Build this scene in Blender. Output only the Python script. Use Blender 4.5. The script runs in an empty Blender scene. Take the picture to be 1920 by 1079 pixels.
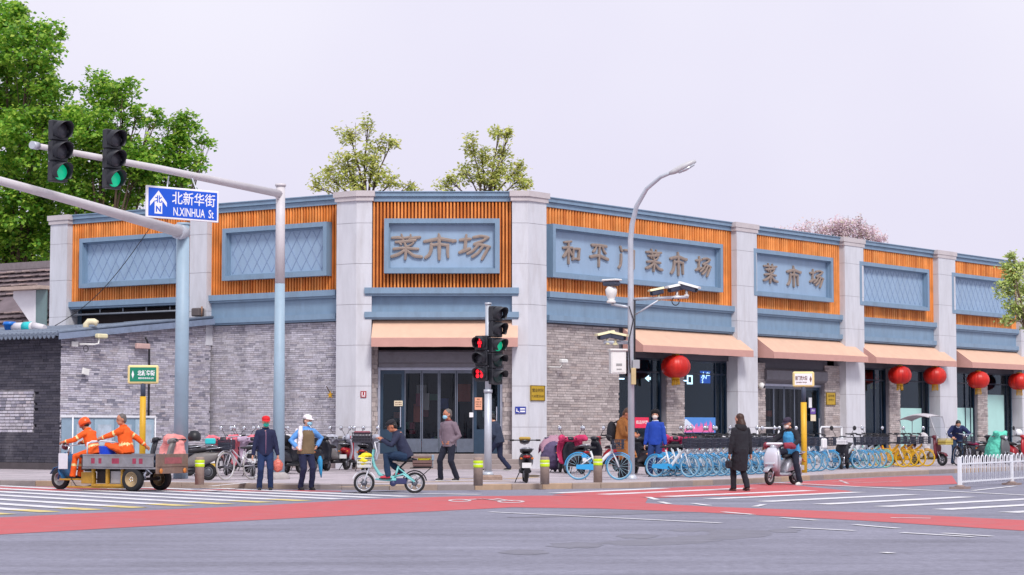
import bpy, math, random
from mathutils import Vector, Matrix, noise
R = math.radians
SC = bpy.context.scene
COL = SC.collection
random.seed(7)

# ------------------------------------------------------------------ camera
F_PX, HOR, CAMH = 3879.0, 803.0, 1.42
PITCH = math.atan((HOR - 539.5) / F_PX)
cam = bpy.data.cameras.new('camera'); cam_o = bpy.data.objects.new('camera', cam); COL.objects.link(cam_o)
cam.sensor_width = 36.0; cam.lens = F_PX / 1920 * 36.0
cam.clip_start = 0.5; cam.clip_end = 6000
cam_o.location = (0, 0, CAMH); cam_o.rotation_euler = (R(90) + PITCH, 0, 0)
SC.camera = cam_o

# ------------------------------------------------------------------ overcast daylight
SUN_EL, SUN_AZ = 48.0, 163.0            # soft light from behind the viewer
w = bpy.data.worlds.new('World'); SC.world = w; w.use_nodes = True
nt = w.node_tree; nt.nodes.clear()
sky = nt.nodes.new('ShaderNodeTexSky'); sky.sky_type = 'NISHITA'; sky.sun_disc = False
sky.sun_elevation = R(SUN_EL); sky.sun_rotation = R(SUN_AZ); sky.air_density = 1.0; sky.dust_density = 4.0
tc = nt.nodes.new('ShaderNodeTexCoord'); nz = nt.nodes.new('ShaderNodeTexNoise'); nz.inputs['Scale'].default_value = 2.2
nz.inputs['Detail'].default_value = 4.0
nt.links.new(tc.outputs['Generated'], nz.inputs['Vector'])
cr = nt.nodes.new('ShaderNodeValToRGB'); cr.color_ramp.elements[0].position = .3; cr.color_ramp.elements[1].position = .75
cr.color_ramp.elements[0].color = (4.6, 4.42, 5.4, 1); cr.color_ramp.elements[1].color = (5.6, 5.5, 6.0, 1)   # cloud deck
sp = nt.nodes.new('ShaderNodeSeparateXYZ'); nt.links.new(tc.outputs['Generated'], sp.inputs[0])
el = nt.nodes.new('ShaderNodeMapRange'); el.inputs['From Min'].default_value = 0.0; el.inputs['From Max'].default_value = .22; el.inputs['To Min'].default_value = -.22; el.inputs['To Max'].default_value = .12
nt.links.new(sp.outputs['Z'], el.inputs['Value'])
ad_ = nt.nodes.new('ShaderNodeMath'); ad_.operation = 'ADD'; nt.links.new(nz.outputs['Fac'], ad_.inputs[0]); nt.links.new(el.outputs[0], ad_.inputs[1])
nt.links.new(ad_.outputs[0], cr.inputs['Fac'])
mx = nt.nodes.new('ShaderNodeMix'); mx.data_type = 'RGBA'; mx.inputs['Factor'].default_value = 0.97
nt.links.new(sky.outputs[0], mx.inputs['A']); nt.links.new(cr.outputs[0], mx.inputs['B'])
bg = nt.nodes.new('ShaderNodeBackground'); bg.inputs['Strength'].default_value = 0.1
nt.links.new(mx.outputs['Result'], bg.inputs['Color'])
wo = nt.nodes.new('ShaderNodeOutputWorld'); nt.links.new(bg.outputs[0], wo.inputs[0])
sl = bpy.data.lights.new('sun', 'SUN'); sl.energy = 1.5; sl.angle = R(14); sl.color = (1.0, .965, .93)
so = bpy.data.objects.new('sun', sl); COL.objects.link(so)
so.rotation_euler = (R(90 - SUN_EL), 0, R(180 - SUN_AZ)); so.location = (0, 0, 40)
SC.view_settings.view_transform = 'Standard'; SC.view_settings.look = 'None'
SC.view_settings.exposure = 0.8; SC.view_settings.gamma = 1.0; SC.view_settings.use_curve_mapping = False
SC.cycles.max_bounces = 6; SC.cycles.transparent_max_bounces = 12

# ------------------------------------------------------------------ picking ground points, helpers
def ray(px, py):
    a = (px - 960) / F_PX; b = (539.5 - py) / F_PX
    c, s = math.cos(PITCH), math.sin(PITCH)
    return Vector((a, c - b * s, s + b * c))
def G(px, py, z=0.0):
    d = ray(px, py); t = (z - CAMH) / d.z
    return Vector((d.x * t, d.y * t, z))
def atY(px, py, Y):
    d = ray(px, py); t = Y / d.y
    return Vector((d.x * t, Y, CAMH + d.z * t))
def lin(c):
    c = c / 255.0
    return c / 12.92 if c <= .04045 else ((c + .055) / 1.055) ** 2.4
def S(r, g, b): return (lin(r), lin(g), lin(b))

class MB:
    def __init__(s): s.v = []; s.f = []; s.m = []; s.sm = []
    def add(s, vs, fs, mat=0, M=None, smooth=False):
        o = len(s.v)
        s.v += [tuple(M @ Vector(p)) for p in vs] if M is not None else [tuple(p) for p in vs]
        for f in fs: s.f.append([i + o for i in f]); s.m.append(mat); s.sm.append(smooth)
        return s
    def box(s, x0, x1, y0, y1, z0, z1, mat=0, M=None):
        vs = [(x0,y0,z0),(x1,y0,z0),(x1,y1,z0),(x0,y1,z0),(x0,y0,z1),(x1,y0,z1),(x1,y1,z1),(x0,y1,z1)]
        return s.add(vs, [(0,3,2,1),(4,5,6,7),(0,1,5,4),(1,2,6,5),(2,3,7,6),(3,0,4,7)], mat, M)
    def bbox(s, x0, x1, y0, y1, z0, z1, b=.01, mat=0, M=None):      # box with chamfered vertical+horizontal edges
        vs = []; 
        for z, k in ((z0, b), (z0 + b, 0), (z1 - b, 0), (z1, b)):
            vs += [(x0+b+k*.4,y0+k,z),(x1-b-k*.4,y0+k,z),(x1-k,y0+b+k*.4,z),(x1-k,y1-b-k*.4,z),(x1-b-k*.4,y1-k,z),(x0+b+k*.4,y1-k,z),(x0+k,y1-b-k*.4,z),(x0+k,y0+b+k*.4,z)]
        fs = [tuple(range(7,-1,-1)), tuple(range(24,32))]
        for j in range(3):
            for i in range(8): fs.append((j*8+i, j*8+(i+1)%8, j*8+8+(i+1)%8, j*8+8+i))
        return s.add(vs, fs, mat, M)
    def tube(s, pts, rad, n=8, mat=0, M=None, cap=True, sy=1.0, smooth=True):
        pts = [Vector(p) for p in pts]
        if not isinstance(rad, (list, tuple)): rad = [rad] * len(pts)
        vs = []; fs = []; ref = None
        for i, p in enumerate(pts):
            a = pts[max(0, i-1)]; b = pts[min(len(pts)-1, i+1)]; t = (b - a)
            t = t.normalized() if t.length > 1e-9 else Vector((0,0,1))
            if ref is None: ref = Vector((0,0,1)) if abs(t.z) < .9 else Vector((1,0,0))
            x = (ref - t * ref.dot(t))
            if x.length < 1e-6: x = t.orthogonal()
            x.normalize(); y = t.cross(x); ref = x
            for k in range(n):
                an = 2*math.pi*k/n
                vs.append(p + x*(math.cos(an)*rad[i]) + y*(math.sin(an)*rad[i]*sy))
        for i in range(len(pts)-1):
            for k in range(n): fs.append((i*n+k, i*n+(k+1)%n, (i+1)*n+(k+1)%n, (i+1)*n+k))
        s.add(vs, fs, mat, M, smooth)
        if cap:
            o = len(s.v) - len(vs); L = (len(pts)-1)*n
            s.f.append([o+k for k in range(n-1,-1,-1)]); s.m.append(mat); s.sm.append(False)
            s.f.append([o+L+k for k in range(n)]); s.m.append(mat); s.sm.append(False)
        return s
    def lathe(s, prof, n=16, mat=0, M=None, smooth=True, sx=1, sy=1, cap=True):
        vs = []; fs = []
        for r, z in prof:
            for k in range(n): vs.append((r*sx*math.cos(2*math.pi*k/n), r*sy*math.sin(2*math.pi*k/n), z))
        for i in range(len(prof)-1):
            for k in range(n): fs.append((i*n+k, i*n+(k+1)%n, (i+1)*n+(k+1)%n, (i+1)*n+k))
        if cap: fs.append(tuple(range(n-1,-1,-1))); fs.append(tuple((len(prof)-1)*n+k for k in range(n)))
        return s.add(vs, fs, mat, M, smooth)
    def ell(s, c, r, n=12, m=8, mat=0, M=None):
        if not isinstance(r, (list, tuple)): r = (r, r, r)
        T = Matrix.Translation(c) @ Matrix.Diagonal((r[0], r[1], r[2], 1))
        if M is not None: T = M @ T
        prof = [(max(.02, math.sin(math.pi*i/m)), -math.cos(math.pi*i/m)) for i in range(m+1)]
        return s.lathe(prof, n, mat, T)
    def torus(s, c, Rm, r, n=28, m=6, mat=0, M=None, a0=0, a1=360):      # ring in the xz plane (wheel axis = y)
        vs = []; fs = []; full = (a1 - a0 >= 360); N = n if full else n + 1
        for i in range(N):
            a = R(a0 + (a1 - a0) * i / n)
            for k in range(m):
                b = 2*math.pi*k/m; q = Rm + r*math.cos(b)
                vs.append((c[0]+q*math.cos(a), c[1]+r*math.sin(b), c[2]+q*math.sin(a)))
        for i in range(n):
            j = (i+1) % N
            for k in range(m): fs.append((i*m+k, i*m+(k+1)%m, j*m+(k+1)%m, j*m+k))
        return s.add(vs, fs, mat, M, True)
    def prism(s, poly, z0, z1, mat=0, M=None):
        n = len(poly); vs = [(x,y,z0) for x,y in poly] + [(x,y,z1) for x,y in poly]
        fs = [tuple(range(n-1,-1,-1)), tuple(range(n,2*n))] + [(i,(i+1)%n,n+(i+1)%n,n+i) for i in range(n)]
        return s.add(vs, fs, mat, M)
    def xprism(s, poly, y0, y1, mat=0, M=None):          # polygon in xz, extruded along y
        n = len(poly); vs = [(x,y0,z) for x,z in poly] + [(x,y1,z) for x,z in poly]
        fs = [tuple(range(n)), tuple(range(2*n-1,n-1,-1))] + [(i,n+i,n+(i+1)%n,(i+1)%n) for i in range(n)]
        return s.add(vs, fs, mat, M)
    def loft(s, secs, n=14, mat=0, M=None, p=2.6):     # sections along x: (x, zc, hw, hh)
        vs = []; fs = []
        for x, zc, hw, hh in secs:
            for k in range(n):
                a = 2*math.pi*(k+.5)/n; c, d = math.cos(a), math.sin(a)
                vs.append((x, hw*math.copysign(abs(c)**(2/p), c), zc + hh*math.copysign(abs(d)**(2/p), d)))
        for i in range(len(secs)-1):
            for k in range(n): fs.append((i*n+k, i*n+(k+1)%n, (i+1)*n+(k+1)%n, (i+1)*n+k))
        fs.append(tuple(range(n-1,-1,-1))); fs.append(tuple((len(secs)-1)*n+k for k in range(n)))
        return s.add(vs, fs, mat, M, True)
    def mesh(s, name, mats, origin=None):
        me = bpy.data.meshes.new(name)
        v = s.v if origin is None else [(a-origin[0], b-origin[1], c-origin[2]) for a,b,c in s.v]
        me.from_pydata(v, [], s.f)
        for m in (mats if isinstance(mats, (list, tuple)) else [mats]): me.materials.append(m)
        me.polygons.foreach_set('material_index', s.m); me.polygons.foreach_set('use_smooth', s.sm)
        me.update(); return me
    def build(s, name, mats, parent=None, origin=None, loc=None):
        if parent is not None and origin is None: origin = BAKED.get(parent.name)
        o = link(name, s.mesh(name, mats, origin), parent, loc)
        if origin is not None: BAKED[o.name] = origin
        return o

def link(name, me, parent=None, loc=None, rot=None):
    o = bpy.data.objects.new(name, me); COL.objects.link(o)
    if parent is not None: o.parent = parent
    if loc is not None: o.location = loc
    if rot is not None: o.rotation_euler = rot
    return o
def thing(name, label, cat, loc=(0,0,0), rz=0.0, group=None, baked=False):
    o = bpy.data.objects.new(name, None); COL.objects.link(o); o.empty_display_size = .2
    o.location = loc; o.rotation_euler = (0,0,rz)
    o['label'] = label; o['category'] = cat
    if group: o['group'] = group
    if baked: BAKED[o.name] = tuple(loc)
    return o
BAKED = {}
def org(o): return BAKED[o.name]
def tag(o, label, cat, group=None):
    o['label'] = label; o['category'] = cat
    if group: o['group'] = group
    return o
def struct(o): o['kind'] = 'structure'; return o
def copy_tree(o, parent=None):
    c = o.copy(); COL.objects.link(c); c.parent = parent
    for ch in KIDS(o): copy_tree(ch, c)
    return c
def KIDS(o): return list(o.children)

# ------------------------------------------------------------------ materials
MATS = {}
def mat(name, col, rough=.55, metal=0.0, var=.12, scale=6.0, bump=0.0, bscale=40.0, emit=0.0, spec=.5, stretch=None, dirt=0.0, dcol=(.05,.045,.04), coat=0.0):
    m = bpy.data.materials.new(name); m.use_nodes = True; t = m.node_tree; b = t.nodes['Principled BSDF']
    b.inputs['Roughness'].default_value = rough; b.inputs['Metallic'].default_value = metal
    b.inputs['Specular IOR Level'].default_value = spec; b.inputs['Coat Weight'].default_value = coat
    c4 = (*col, 1)
    b.inputs['Base Color'].default_value = c4
    if emit: b.inputs['Emission Color'].default_value = c4; b.inputs['Emission Strength'].default_value = emit
    tc = t.nodes.new('ShaderNodeTexCoord'); vec = tc.outputs['Object']
    if stretch:
        mp = t.nodes.new('ShaderNodeMapping'); mp.inputs['Scale'].default_value = stretch
        t.links.new(vec, mp.inputs['Vector']); vec = mp.outputs[0]
    if var:
        n = t.nodes.new('ShaderNodeTexNoise'); n.inputs['Scale'].default_value = scale; n.inputs['Detail'].default_value = 5; n.inputs['Roughness'].default_value = .65
        t.links.new(vec, n.inputs['Vector'])
        r = t.nodes.new('ShaderNodeMapRange'); r.inputs['From Min'].default_value = .25; r.inputs['From Max'].default_value = .75
        r.inputs['To Min'].default_value = 1 - var; r.inputs['To Max'].default_value = 1 + var
        t.links.new(n.outputs['Fac'], r.inputs['Value'])
        x = t.nodes.new('ShaderNodeMix'); x.data_type = 'RGBA'; x.blend_type = 'MULTIPLY'; x.inputs['Factor'].default_value = 1
        x.inputs['A'].default_value = c4; t.links.new(r.outputs[0], x.inputs['B']); last = x.outputs['Result']
        if dirt:
            n2 = t.nodes.new('ShaderNodeTexNoise'); n2.inputs['Scale'].default_value = scale * .45; n2.inputs['Detail'].default_value = 8; n2.inputs['Roughness'].default_value = .7
            t.links.new(vec, n2.inputs['Vector'])
            r2 = t.nodes.new('ShaderNodeMapRange'); r2.inputs['From Min'].default_value = .5; r2.inputs['From Max'].default_value = .72; r2.inputs['To Max'].default_value = dirt
            t.links.new(n2.outputs['Fac'], r2.inputs['Value'])
            y = t.nodes.new('ShaderNodeMix'); y.data_type = 'RGBA'; t.links.new(r2.outputs[0], y.inputs['Factor'])
            t.links.new(last, y.inputs['A']); y.inputs['B'].default_value = (*dcol, 1); last = y.outputs['Result']
        t.links.new(last, b.inputs['Base Color'])
    if bump:
        n = t.nodes.new('ShaderNodeTexNoise'); n.inputs['Scale'].default_value = bscale; n.inputs['Detail'].default_value = 4
        t.links.new(vec, n.inputs['Vector'])
        bp = t.nodes.new('ShaderNodeBump'); bp.inputs['Strength'].default_value = bump; bp.inputs['Distance'].default_value = .02
        t.links.new(n.outputs['Fac'], bp.inputs['Height']); t.links.new(bp.outputs[0], b.inputs['Normal'])
    return m
def K(name, *c, **k):
    if name not in MATS: MATS[name] = mat(name, S(*c), **k)
    return MATS[name]
def pal_mat(name, cols, rough=.8, bump=.3, noise_sc=14.0, translucent=0.0, seedmul=1.0, stain=None):
    """each separate piece (island / object) draws its own colour from a palette"""
    m = bpy.data.materials.new(name); m.use_nodes = True; t = m.node_tree; b = t.nodes['Principled BSDF']
    b.inputs['Roughness'].default_value = rough
    g = t.nodes.new('ShaderNodeNewGeometry'); oi = t.nodes.new('ShaderNodeObjectInfo')
    a = t.nodes.new('ShaderNodeMath'); a.operation = 'ADD'; t.links.new(g.outputs['Random Per Island'], a.inputs[0]); t.links.new(oi.outputs['Random'], a.inputs[1])
    fr = t.nodes.new('ShaderNodeMath'); fr.operation = 'FRACT'; t.links.new(a.outputs[0], fr.inputs[0])
    cr = t.nodes.new('ShaderNodeValToRGB'); e = cr.color_ramp.elements
    while len(e) < len(cols): e.new(.5)
    for i, c in enumerate(cols): e[i].position = i / max(1, len(cols) - 1); e[i].color = (*c, 1)
    t.links.new(fr.outputs[0], cr.inputs['Fac'])
    n = t.nodes.new('ShaderNodeTexNoise'); n.inputs['Scale'].default_value = noise_sc; n.inputs['Detail'].default_value = 5
    t.links.new(g.outputs['Position'], n.inputs['Vector'])
    r = t.nodes.new('ShaderNodeMapRange'); r.inputs['From Min'].default_value = .25; r.inputs['From Max'].default_value = .75; r.inputs['To Min'].default_value = .75; r.inputs['To Max'].default_value = 1.2
    t.links.new(n.outputs['Fac'], r.inputs['Value'])
    x = t.nodes.new('ShaderNodeMix'); x.data_type = 'RGBA'; x.blend_type = 'MULTIPLY'; x.inputs['Factor'].default_value = 1
    t.links.new(cr.outputs[0], x.inputs['A']); t.links.new(r.outputs[0], x.inputs['B']); last = x.outputs['Result']
    if stain:      # weathering with its own shape: big blotches and vertical runs
        sv, sc, lo, hi, amt, dc = stain
        mp = t.nodes.new('ShaderNodeMapping'); mp.inputs['Scale'].default_value = sv; t.links.new(g.outputs['Position'], mp.inputs['Vector'])
        n2 = t.nodes.new('ShaderNodeTexNoise'); n2.inputs['Scale'].default_value = sc; n2.inputs['Detail'].default_value = 6; n2.inputs['Roughness'].default_value = .6
        t.links.new(mp.outputs[0], n2.inputs['Vector'])
        r2 = t.nodes.new('ShaderNodeMapRange'); r2.inputs['From Min'].default_value = lo; r2.inputs['From Max'].default_value = hi; r2.inputs['To Max'].default_value = amt
        t.links.new(n2.outputs['Fac'], r2.inputs['Value'])
        y = t.nodes.new('ShaderNodeMix'); y.data_type = 'RGBA'; t.links.new(r2.outputs[0], y.inputs['Factor']); t.links.new(last, y.inputs['A']); y.inputs['B'].default_value = (*dc, 1)
        last = y.outputs['Result']
    t.links.new(last, b.inputs['Base Color'])
    if bump:
        bp = t.nodes.new('ShaderNodeBump'); bp.inputs['Strength'].default_value = bump; bp.inputs['Distance'].default_value = .01
        n3 = t.nodes.new('ShaderNodeTexNoise'); n3.inputs['Scale'].default_value = 60; t.links.new(g.outputs['Position'], n3.inputs['Vector'])
        t.links.new(n3.outputs['Fac'], bp.inputs['Height']); t.links.new(bp.outputs[0], b.inputs['Normal'])
    if translucent:
        tr = t.nodes.new('ShaderNodeBsdfTranslucent'); t.links.new(last, tr.inputs['Color'])
        ms = t.nodes.new('ShaderNodeMixShader'); ms.inputs[0].default_value = translucent
        out = t.nodes['Material Output']; t.links.new(b.outputs[0], ms.inputs[1]); t.links.new(tr.outputs[0], ms.inputs[2]); t.links.new(ms.outputs[0], out.inputs[0])
    return m
def glass_mat(name, tint, refl=.1, clear=.75):
    m = bpy.data.materials.new(name); m.use_nodes = True; t = m.node_tree; t.nodes.clear()
    tr = t.nodes.new('ShaderNodeBsdfTransparent'); tr.inputs[0].default_value = (*tint, 1)
    gl = t.nodes.new('ShaderNodeBsdfGlossy'); gl.inputs['Roughness'].default_value = .03; gl.inputs[0].default_value = (.9,.95,1,1)
    lw = t.nodes.new('ShaderNodeLayerWeight'); pw = t.nodes.new('ShaderNodeMath'); pw.operation = 'POWER'; pw.inputs[1].default_value = 5.0; t.links.new(lw.outputs['Facing'], pw.inputs[0])
    ad = t.nodes.new('ShaderNodeMath'); ad.operation = 'MULTIPLY_ADD'; ad.inputs[1].default_value = .6; ad.inputs[2].default_value = refl; t.links.new(pw.outputs[0], ad.inputs[0])
    ms = t.nodes.new('ShaderNodeMixShader'); t.links.new(ad.outputs[0], ms.inputs[0]); t.links.new(tr.outputs[0], ms.inputs[1]); t.links.new(gl.outputs[0], ms.inputs[2])
    o = t.nodes.new('ShaderNodeOutputMaterial'); t.links.new(ms.outputs[0], o.inputs[0]); return m

# ------------------------------------------------------------------ lettering
def text_mesh(txt, h, depth=.004, bold=0.0, w=None, align='CENTER', name='lettering'):
    """flat text, x right, y up in its own plane, as a mesh (built-in font)"""
    c = bpy.data.curves.new('t', 'FONT'); c.body = txt; c.size = 1; c.extrude = 0; c.offset = bold; c.align_x = align; c.resolution_u = 3
    o = bpy.data.objects.new('t', c); COL.objects.link(o)
    dg = bpy.context.evaluated_depsgraph_get(); me = bpy.data.meshes.new_from_object(o.evaluated_get(dg))
    bpy.data.objects.remove(o); bpy.data.curves.remove(c)
    xs = [v.co.x for v in me.vertices]; ys = [v.co.y for v in me.vertices]
    k = h / (max(ys) - min(ys)); kx = k if w is None else w / (max(xs) - min(xs)); cy = (max(ys)+min(ys))/2; cx = (max(xs)+min(xs))/2 if align == 'CENTER' else 0
    mb = MB(); mb.add([((v.co.x-cx)*kx, -depth, (v.co.y-cy)*k) for v in me.vertices], [tuple(p.vertices) for p in me.polygons])
    bpy.data.meshes.remove(me); return mb          # lies in xz, faces -y
def letters(parent, txt, h, material, M, w=None, bold=0.01, name='lettering'):
    mb = text_mesh(txt, h, 0, bold, w)
    mb.v = [tuple(M @ Vector(p)) for p in mb.v]
    return mb.build(name, material, parent, origin=BAKED.get(parent.name) if parent else None)
# ================================================================== GROUND
PZ = 0.13                                    # pavement height
def ground_mat():
    m = mat('asphalt', (.225,.225,.292), rough=.85, var=.14, scale=.5, bump=.25, bscale=220)
    t = m.node_tree; b = t.nodes['Principled BSDF']; last = b.inputs['Base Color'].links[0].from_socket
    tc = t.nodes.new('ShaderNodeTexCoord')
    n = t.nodes.new('ShaderNodeTexNoise'); n.inputs['Scale'].default_value = 9; n.inputs['Detail'].default_value = 9; n.inputs['Roughness'].default_value = .85
    t.links.new(tc.outputs['Object'], n.inputs['Vector'])
    r = t.nodes.new('ShaderNodeMapRange'); r.inputs['From Min'].default_value = .3; r.inputs['From Max'].default_value = .7; r.inputs['To Min'].default_value = .6; r.inputs['To Max'].default_value = 1.4
    t.links.new(n.outputs['Fac'], r.inputs['Value'])
    x = t.nodes.new('ShaderNodeMix'); x.data_type = 'RGBA'; x.blend_type = 'MULTIPLY'; x.inputs['Factor'].default_value = 1
    t.links.new(last, x.inputs['A']); t.links.new(r.outputs[0], x.inputs['B'])
    # long worn streaks
    mp = t.nodes.new('ShaderNodeMapping'); mp.inputs['Scale'].default_value = (.12, .9, 1); mp.inputs['Rotation'].default_value = (0,0,R(-8)); t.links.new(tc.outputs['Object'], mp.inputs['Vector'])
    n2 = t.nodes.new('ShaderNodeTexNoise'); n2.inputs['Scale'].default_value = 1.1; n2.inputs['Detail'].default_value = 7; n2.inputs['Roughness'].default_value = .7; t.links.new(mp.outputs[0], n2.inputs['Vector'])
    r2 = t.nodes.new('ShaderNodeMapRange'); r2.inputs['From Min'].default_value = .35; r2.inputs['From Max'].default_value = .7; r2.inputs['To Min'].default_value = .76; r2.inputs['To Max'].default_value = 1.14
    t.links.new(n2.outputs['Fac'], r2.inputs['Value'])
    y = t.nodes.new('ShaderNodeMix'); y.data_type = 'RGBA'; y.blend_type = 'MULTIPLY'; y.inputs['Factor'].default_value = 1
    t.links.new(x.outputs['Result'], y.inputs['A']); t.links.new(r2.outputs[0], y.inputs['B']); t.links.new(y.outputs['Result'], b.inputs['Base Color'])
    return m
def paint_mat(name, col, wear=.45, sc=3.0, under=(.2,.195,.215)):
    """worn road paint: the asphalt shows through where it has rubbed off"""
    m = mat(name, col, rough=.7, var=.1, scale=2.0, bump=.15, bscale=150); t = m.node_tree; b = t.nodes['Principled BSDF']; last = b.inputs['Base Color'].links[0].from_socket
    tc = t.nodes.new('ShaderNodeTexCoord'); n = t.nodes.new('ShaderNodeTexNoise'); n.inputs['Scale'].default_value = sc; n.inputs['Detail'].default_value = 9; n.inputs['Roughness'].default_value = .75
    t.links.new(tc.outputs['Object'], n.inputs['Vector'])
    r = t.nodes.new('ShaderNodeMapRange'); r.inputs['From Min'].default_value = .5; r.inputs['From Max'].default_value = .66; r.inputs['To Max'].default_value = wear
    t.links.new(n.outputs['Fac'], r.inputs['Value'])
    y = t.nodes.new('ShaderNodeMix'); y.data_type = 'RGBA'; t.links.new(r.outputs[0], y.inputs['Factor']); t.links.new(last, y.inputs['A']); y.inputs['B'].default_value = (*under, 1)
    t.links.new(y.outputs['Result'], b.inputs['Base Color']); return m
def sheet(name, pts, z, m, parent=None):
    mb = MB(); mb.add([(p.x, p.y, z) for p in pts], [tuple(range(len(pts)))]); return mb.build(name, m, parent)
ASPH = ground_mat()
g = MB(); g.add([(-1500,-300,0),(1500,-300,0),(1500,3000,0),(-1500,3000,0)], [(0,1,2,3)]); road = struct(g.build('road', ASPH))
WHITE = paint_mat('white_paint', (.72,.72,.76), .55, 2.2); YEL = paint_mat('yellow_paint', (.68,.55,.2), .6, 2.2)
RED = paint_mat('red_paint', (.49,.085,.095), .55, 1.6, (.34,.15,.165)); PATCH = mat('dark_patch', (.185,.184,.23), rough=.8, var=.2, scale=2, bump=.3, bscale=150)
def poly_px(name, pts, z, m): return sheet(name, [G(x, y) for x, y in pts], z, m, road)
# red cycle lanes
poly_px('cycle_lane', [(-150,1014),(0,1003),(480,976),(960,952),(1120,954),(1310,961),(1620,977),(1920,996),(2150,1010),(2150,991),(1920,976),(1700,965),(1490,956.5),(1330,950.5),(1210,944),(1215,934),(1150,929.5),(1010,930),(850,931.5),(660,938),(500,948),(250,959),(0,971),(-150,979)], .004, RED)
poly_px('cycle_lane', [(-150,910),(0,912),(160,914.5),(340,917.5),(640,921),(640,922.5),(330,921.5),(120,920.5),(0,920),(-150,918.5)], .004, RED)
poly_px('cycle_lane', [(1035,928.5),(1110,921),(1225,916.5),(1409,909),(1570,899.5),(1700,893.5),(1785,892.5),(1795,908),(1700,913),(1560,912.5),(1470,908.5),(1600,922),(1480,930.5),(1330,931),(1240,934)], .0056, RED)
def stripe(a, b, wid, z, m, name='crosswalk_stripe', ends=None):
    A, B = G(*a), G(*b); d = (B - A).normalized(); n = Vector((-d.y, d.x, 0)) * wid / 2
    return sheet(name, [A - n, B - n, B + n, A + n], z, m, road)
# zebra stripes of the right-hand crossing: parallel to the right-hand street
for a, b in [((1040,925.5),(1245,916.5)),((1130,928),(1405,916)),((1250,932),(1520,920.5)),((1332,936.5),(1610,923.5)),((1432,941.5),(1710,928)),((1540,946.5),(1815,932.5)),((1655,951),(1935,936)),((1765,956.5),(2060,940)),((1890,962),(2200,945))]:
    stripe(a, b, .42, .008, WHITE)
# zebra stripes of the left-hand crossing with yellow ends
vp = (-2190, 803.0)
for ex, ey in [(10,965.5),(95,961),(178,957),(262,953),(348,949.3),(425,946),(500,943),(570,940),(640,937),(705,934.5),(765,932)]:
    k = (ey - vp[1]) / (ex - vp[0])
    def at(x): return (x, ey + k * (x - ex))
    L = 620
    wy = 60 if ex < 600 else 1
    stripe(at(ex - L), at(ex - wy), .42, .008, WHITE)
    if ex < 600: stripe(at(ex - wy), at(ex), .42, .008, YEL)
stripe((660,924.5),(900,928),.3,.008,WHITE,'lane_line')
for a, b in [((918,961),(1352,982)),((1480,990),(1603,996.5)),((1602,985),(1685,992)),((1690,1000),(1826,1008)),((1768,1001),(1860,1007)),((1655,1037),(1673,1039))]: stripe(a, b, .12, .0095, WHITE, 'lane_line')
stripe((1452,905.5),(2050,936),.2,.0095,WHITE,'lane_line'); stripe((1824,921),(1905,912),.14,.0095,WHITE,'lane_line')
for a, b in [((1215,933),(1232,938)),((1355,961),(1412,966)),((1466,972),(1532,977)),((1670,972),(1745,973)),((1238,942),(1255,946)),((1415,951),(1432,947)),((1300,945),(1330,949))]: stripe(a, b, .13, .0095, WHITE, 'guide_mark')
# worn bicycle symbol on the red lane
WORNW = paint_mat('worn_white', (.6,.55,.58), .85, 5.0, (.47,.12,.13))
def ring_px(cx, cy, rx, ry, name='bicycle_symbol'):
    pts = [G(cx+rx*math.cos(2*math.pi*i/20), cy+ry*math.sin(2*math.pi*i/20)) for i in range(20)]; inn = [G(cx+rx*.72*math.cos(2*math.pi*i/20), cy+ry*.6*math.sin(2*math.pi*i/20)) for i in range(20)]
    mb = MB(); mb.add([(p.x,p.y,.0095) for p in pts+inn], [(i,(i+1)%20,20+(i+1)%20,20+i) for i in range(20)]); mb.build(name, WORNW, road)
ring_px(862,939.5,22,2.6); ring_px(958,941.5,26,2.6)
for a, b in [((870,939.5),(905,936.5)),((905,936.5),(945,941)),((880,937),(935,937.5)),((930,936.2),(960,941)),((1560,905),(1620,903)),((1600,907),(1690,903.5)),((1575,902),(1590,908))]: stripe(a, b, .09, .0135, WORNW, 'bicycle_symbol')
random.seed(3)
for k_, (cx, cy, rx, ry) in enumerate([(1390,1000,62,7),(1300,994,45,3.4),(1240,1016,120,6.5),(1350,1007,100,5),(1195,1006,40,4),(1080,1023,55,5.5),(985,1036,45,5),(1470,996,30,4),(1130,965,200,2.2)]):
    n = 22; pts = [G(cx+rx*(.75+.4*random.random())*math.cos(2*math.pi*i/n)+ry*2*math.sin(2*math.pi*i/n), cy+ry*(.75+.4*random.random())*math.sin(2*math.pi*i/n)-.03*rx*math.cos(2*math.pi*i/n)) for i in range(n)]
    sheet('asphalt_patch', pts, .0012 + .00031 * k_, PATCH, road)

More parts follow.
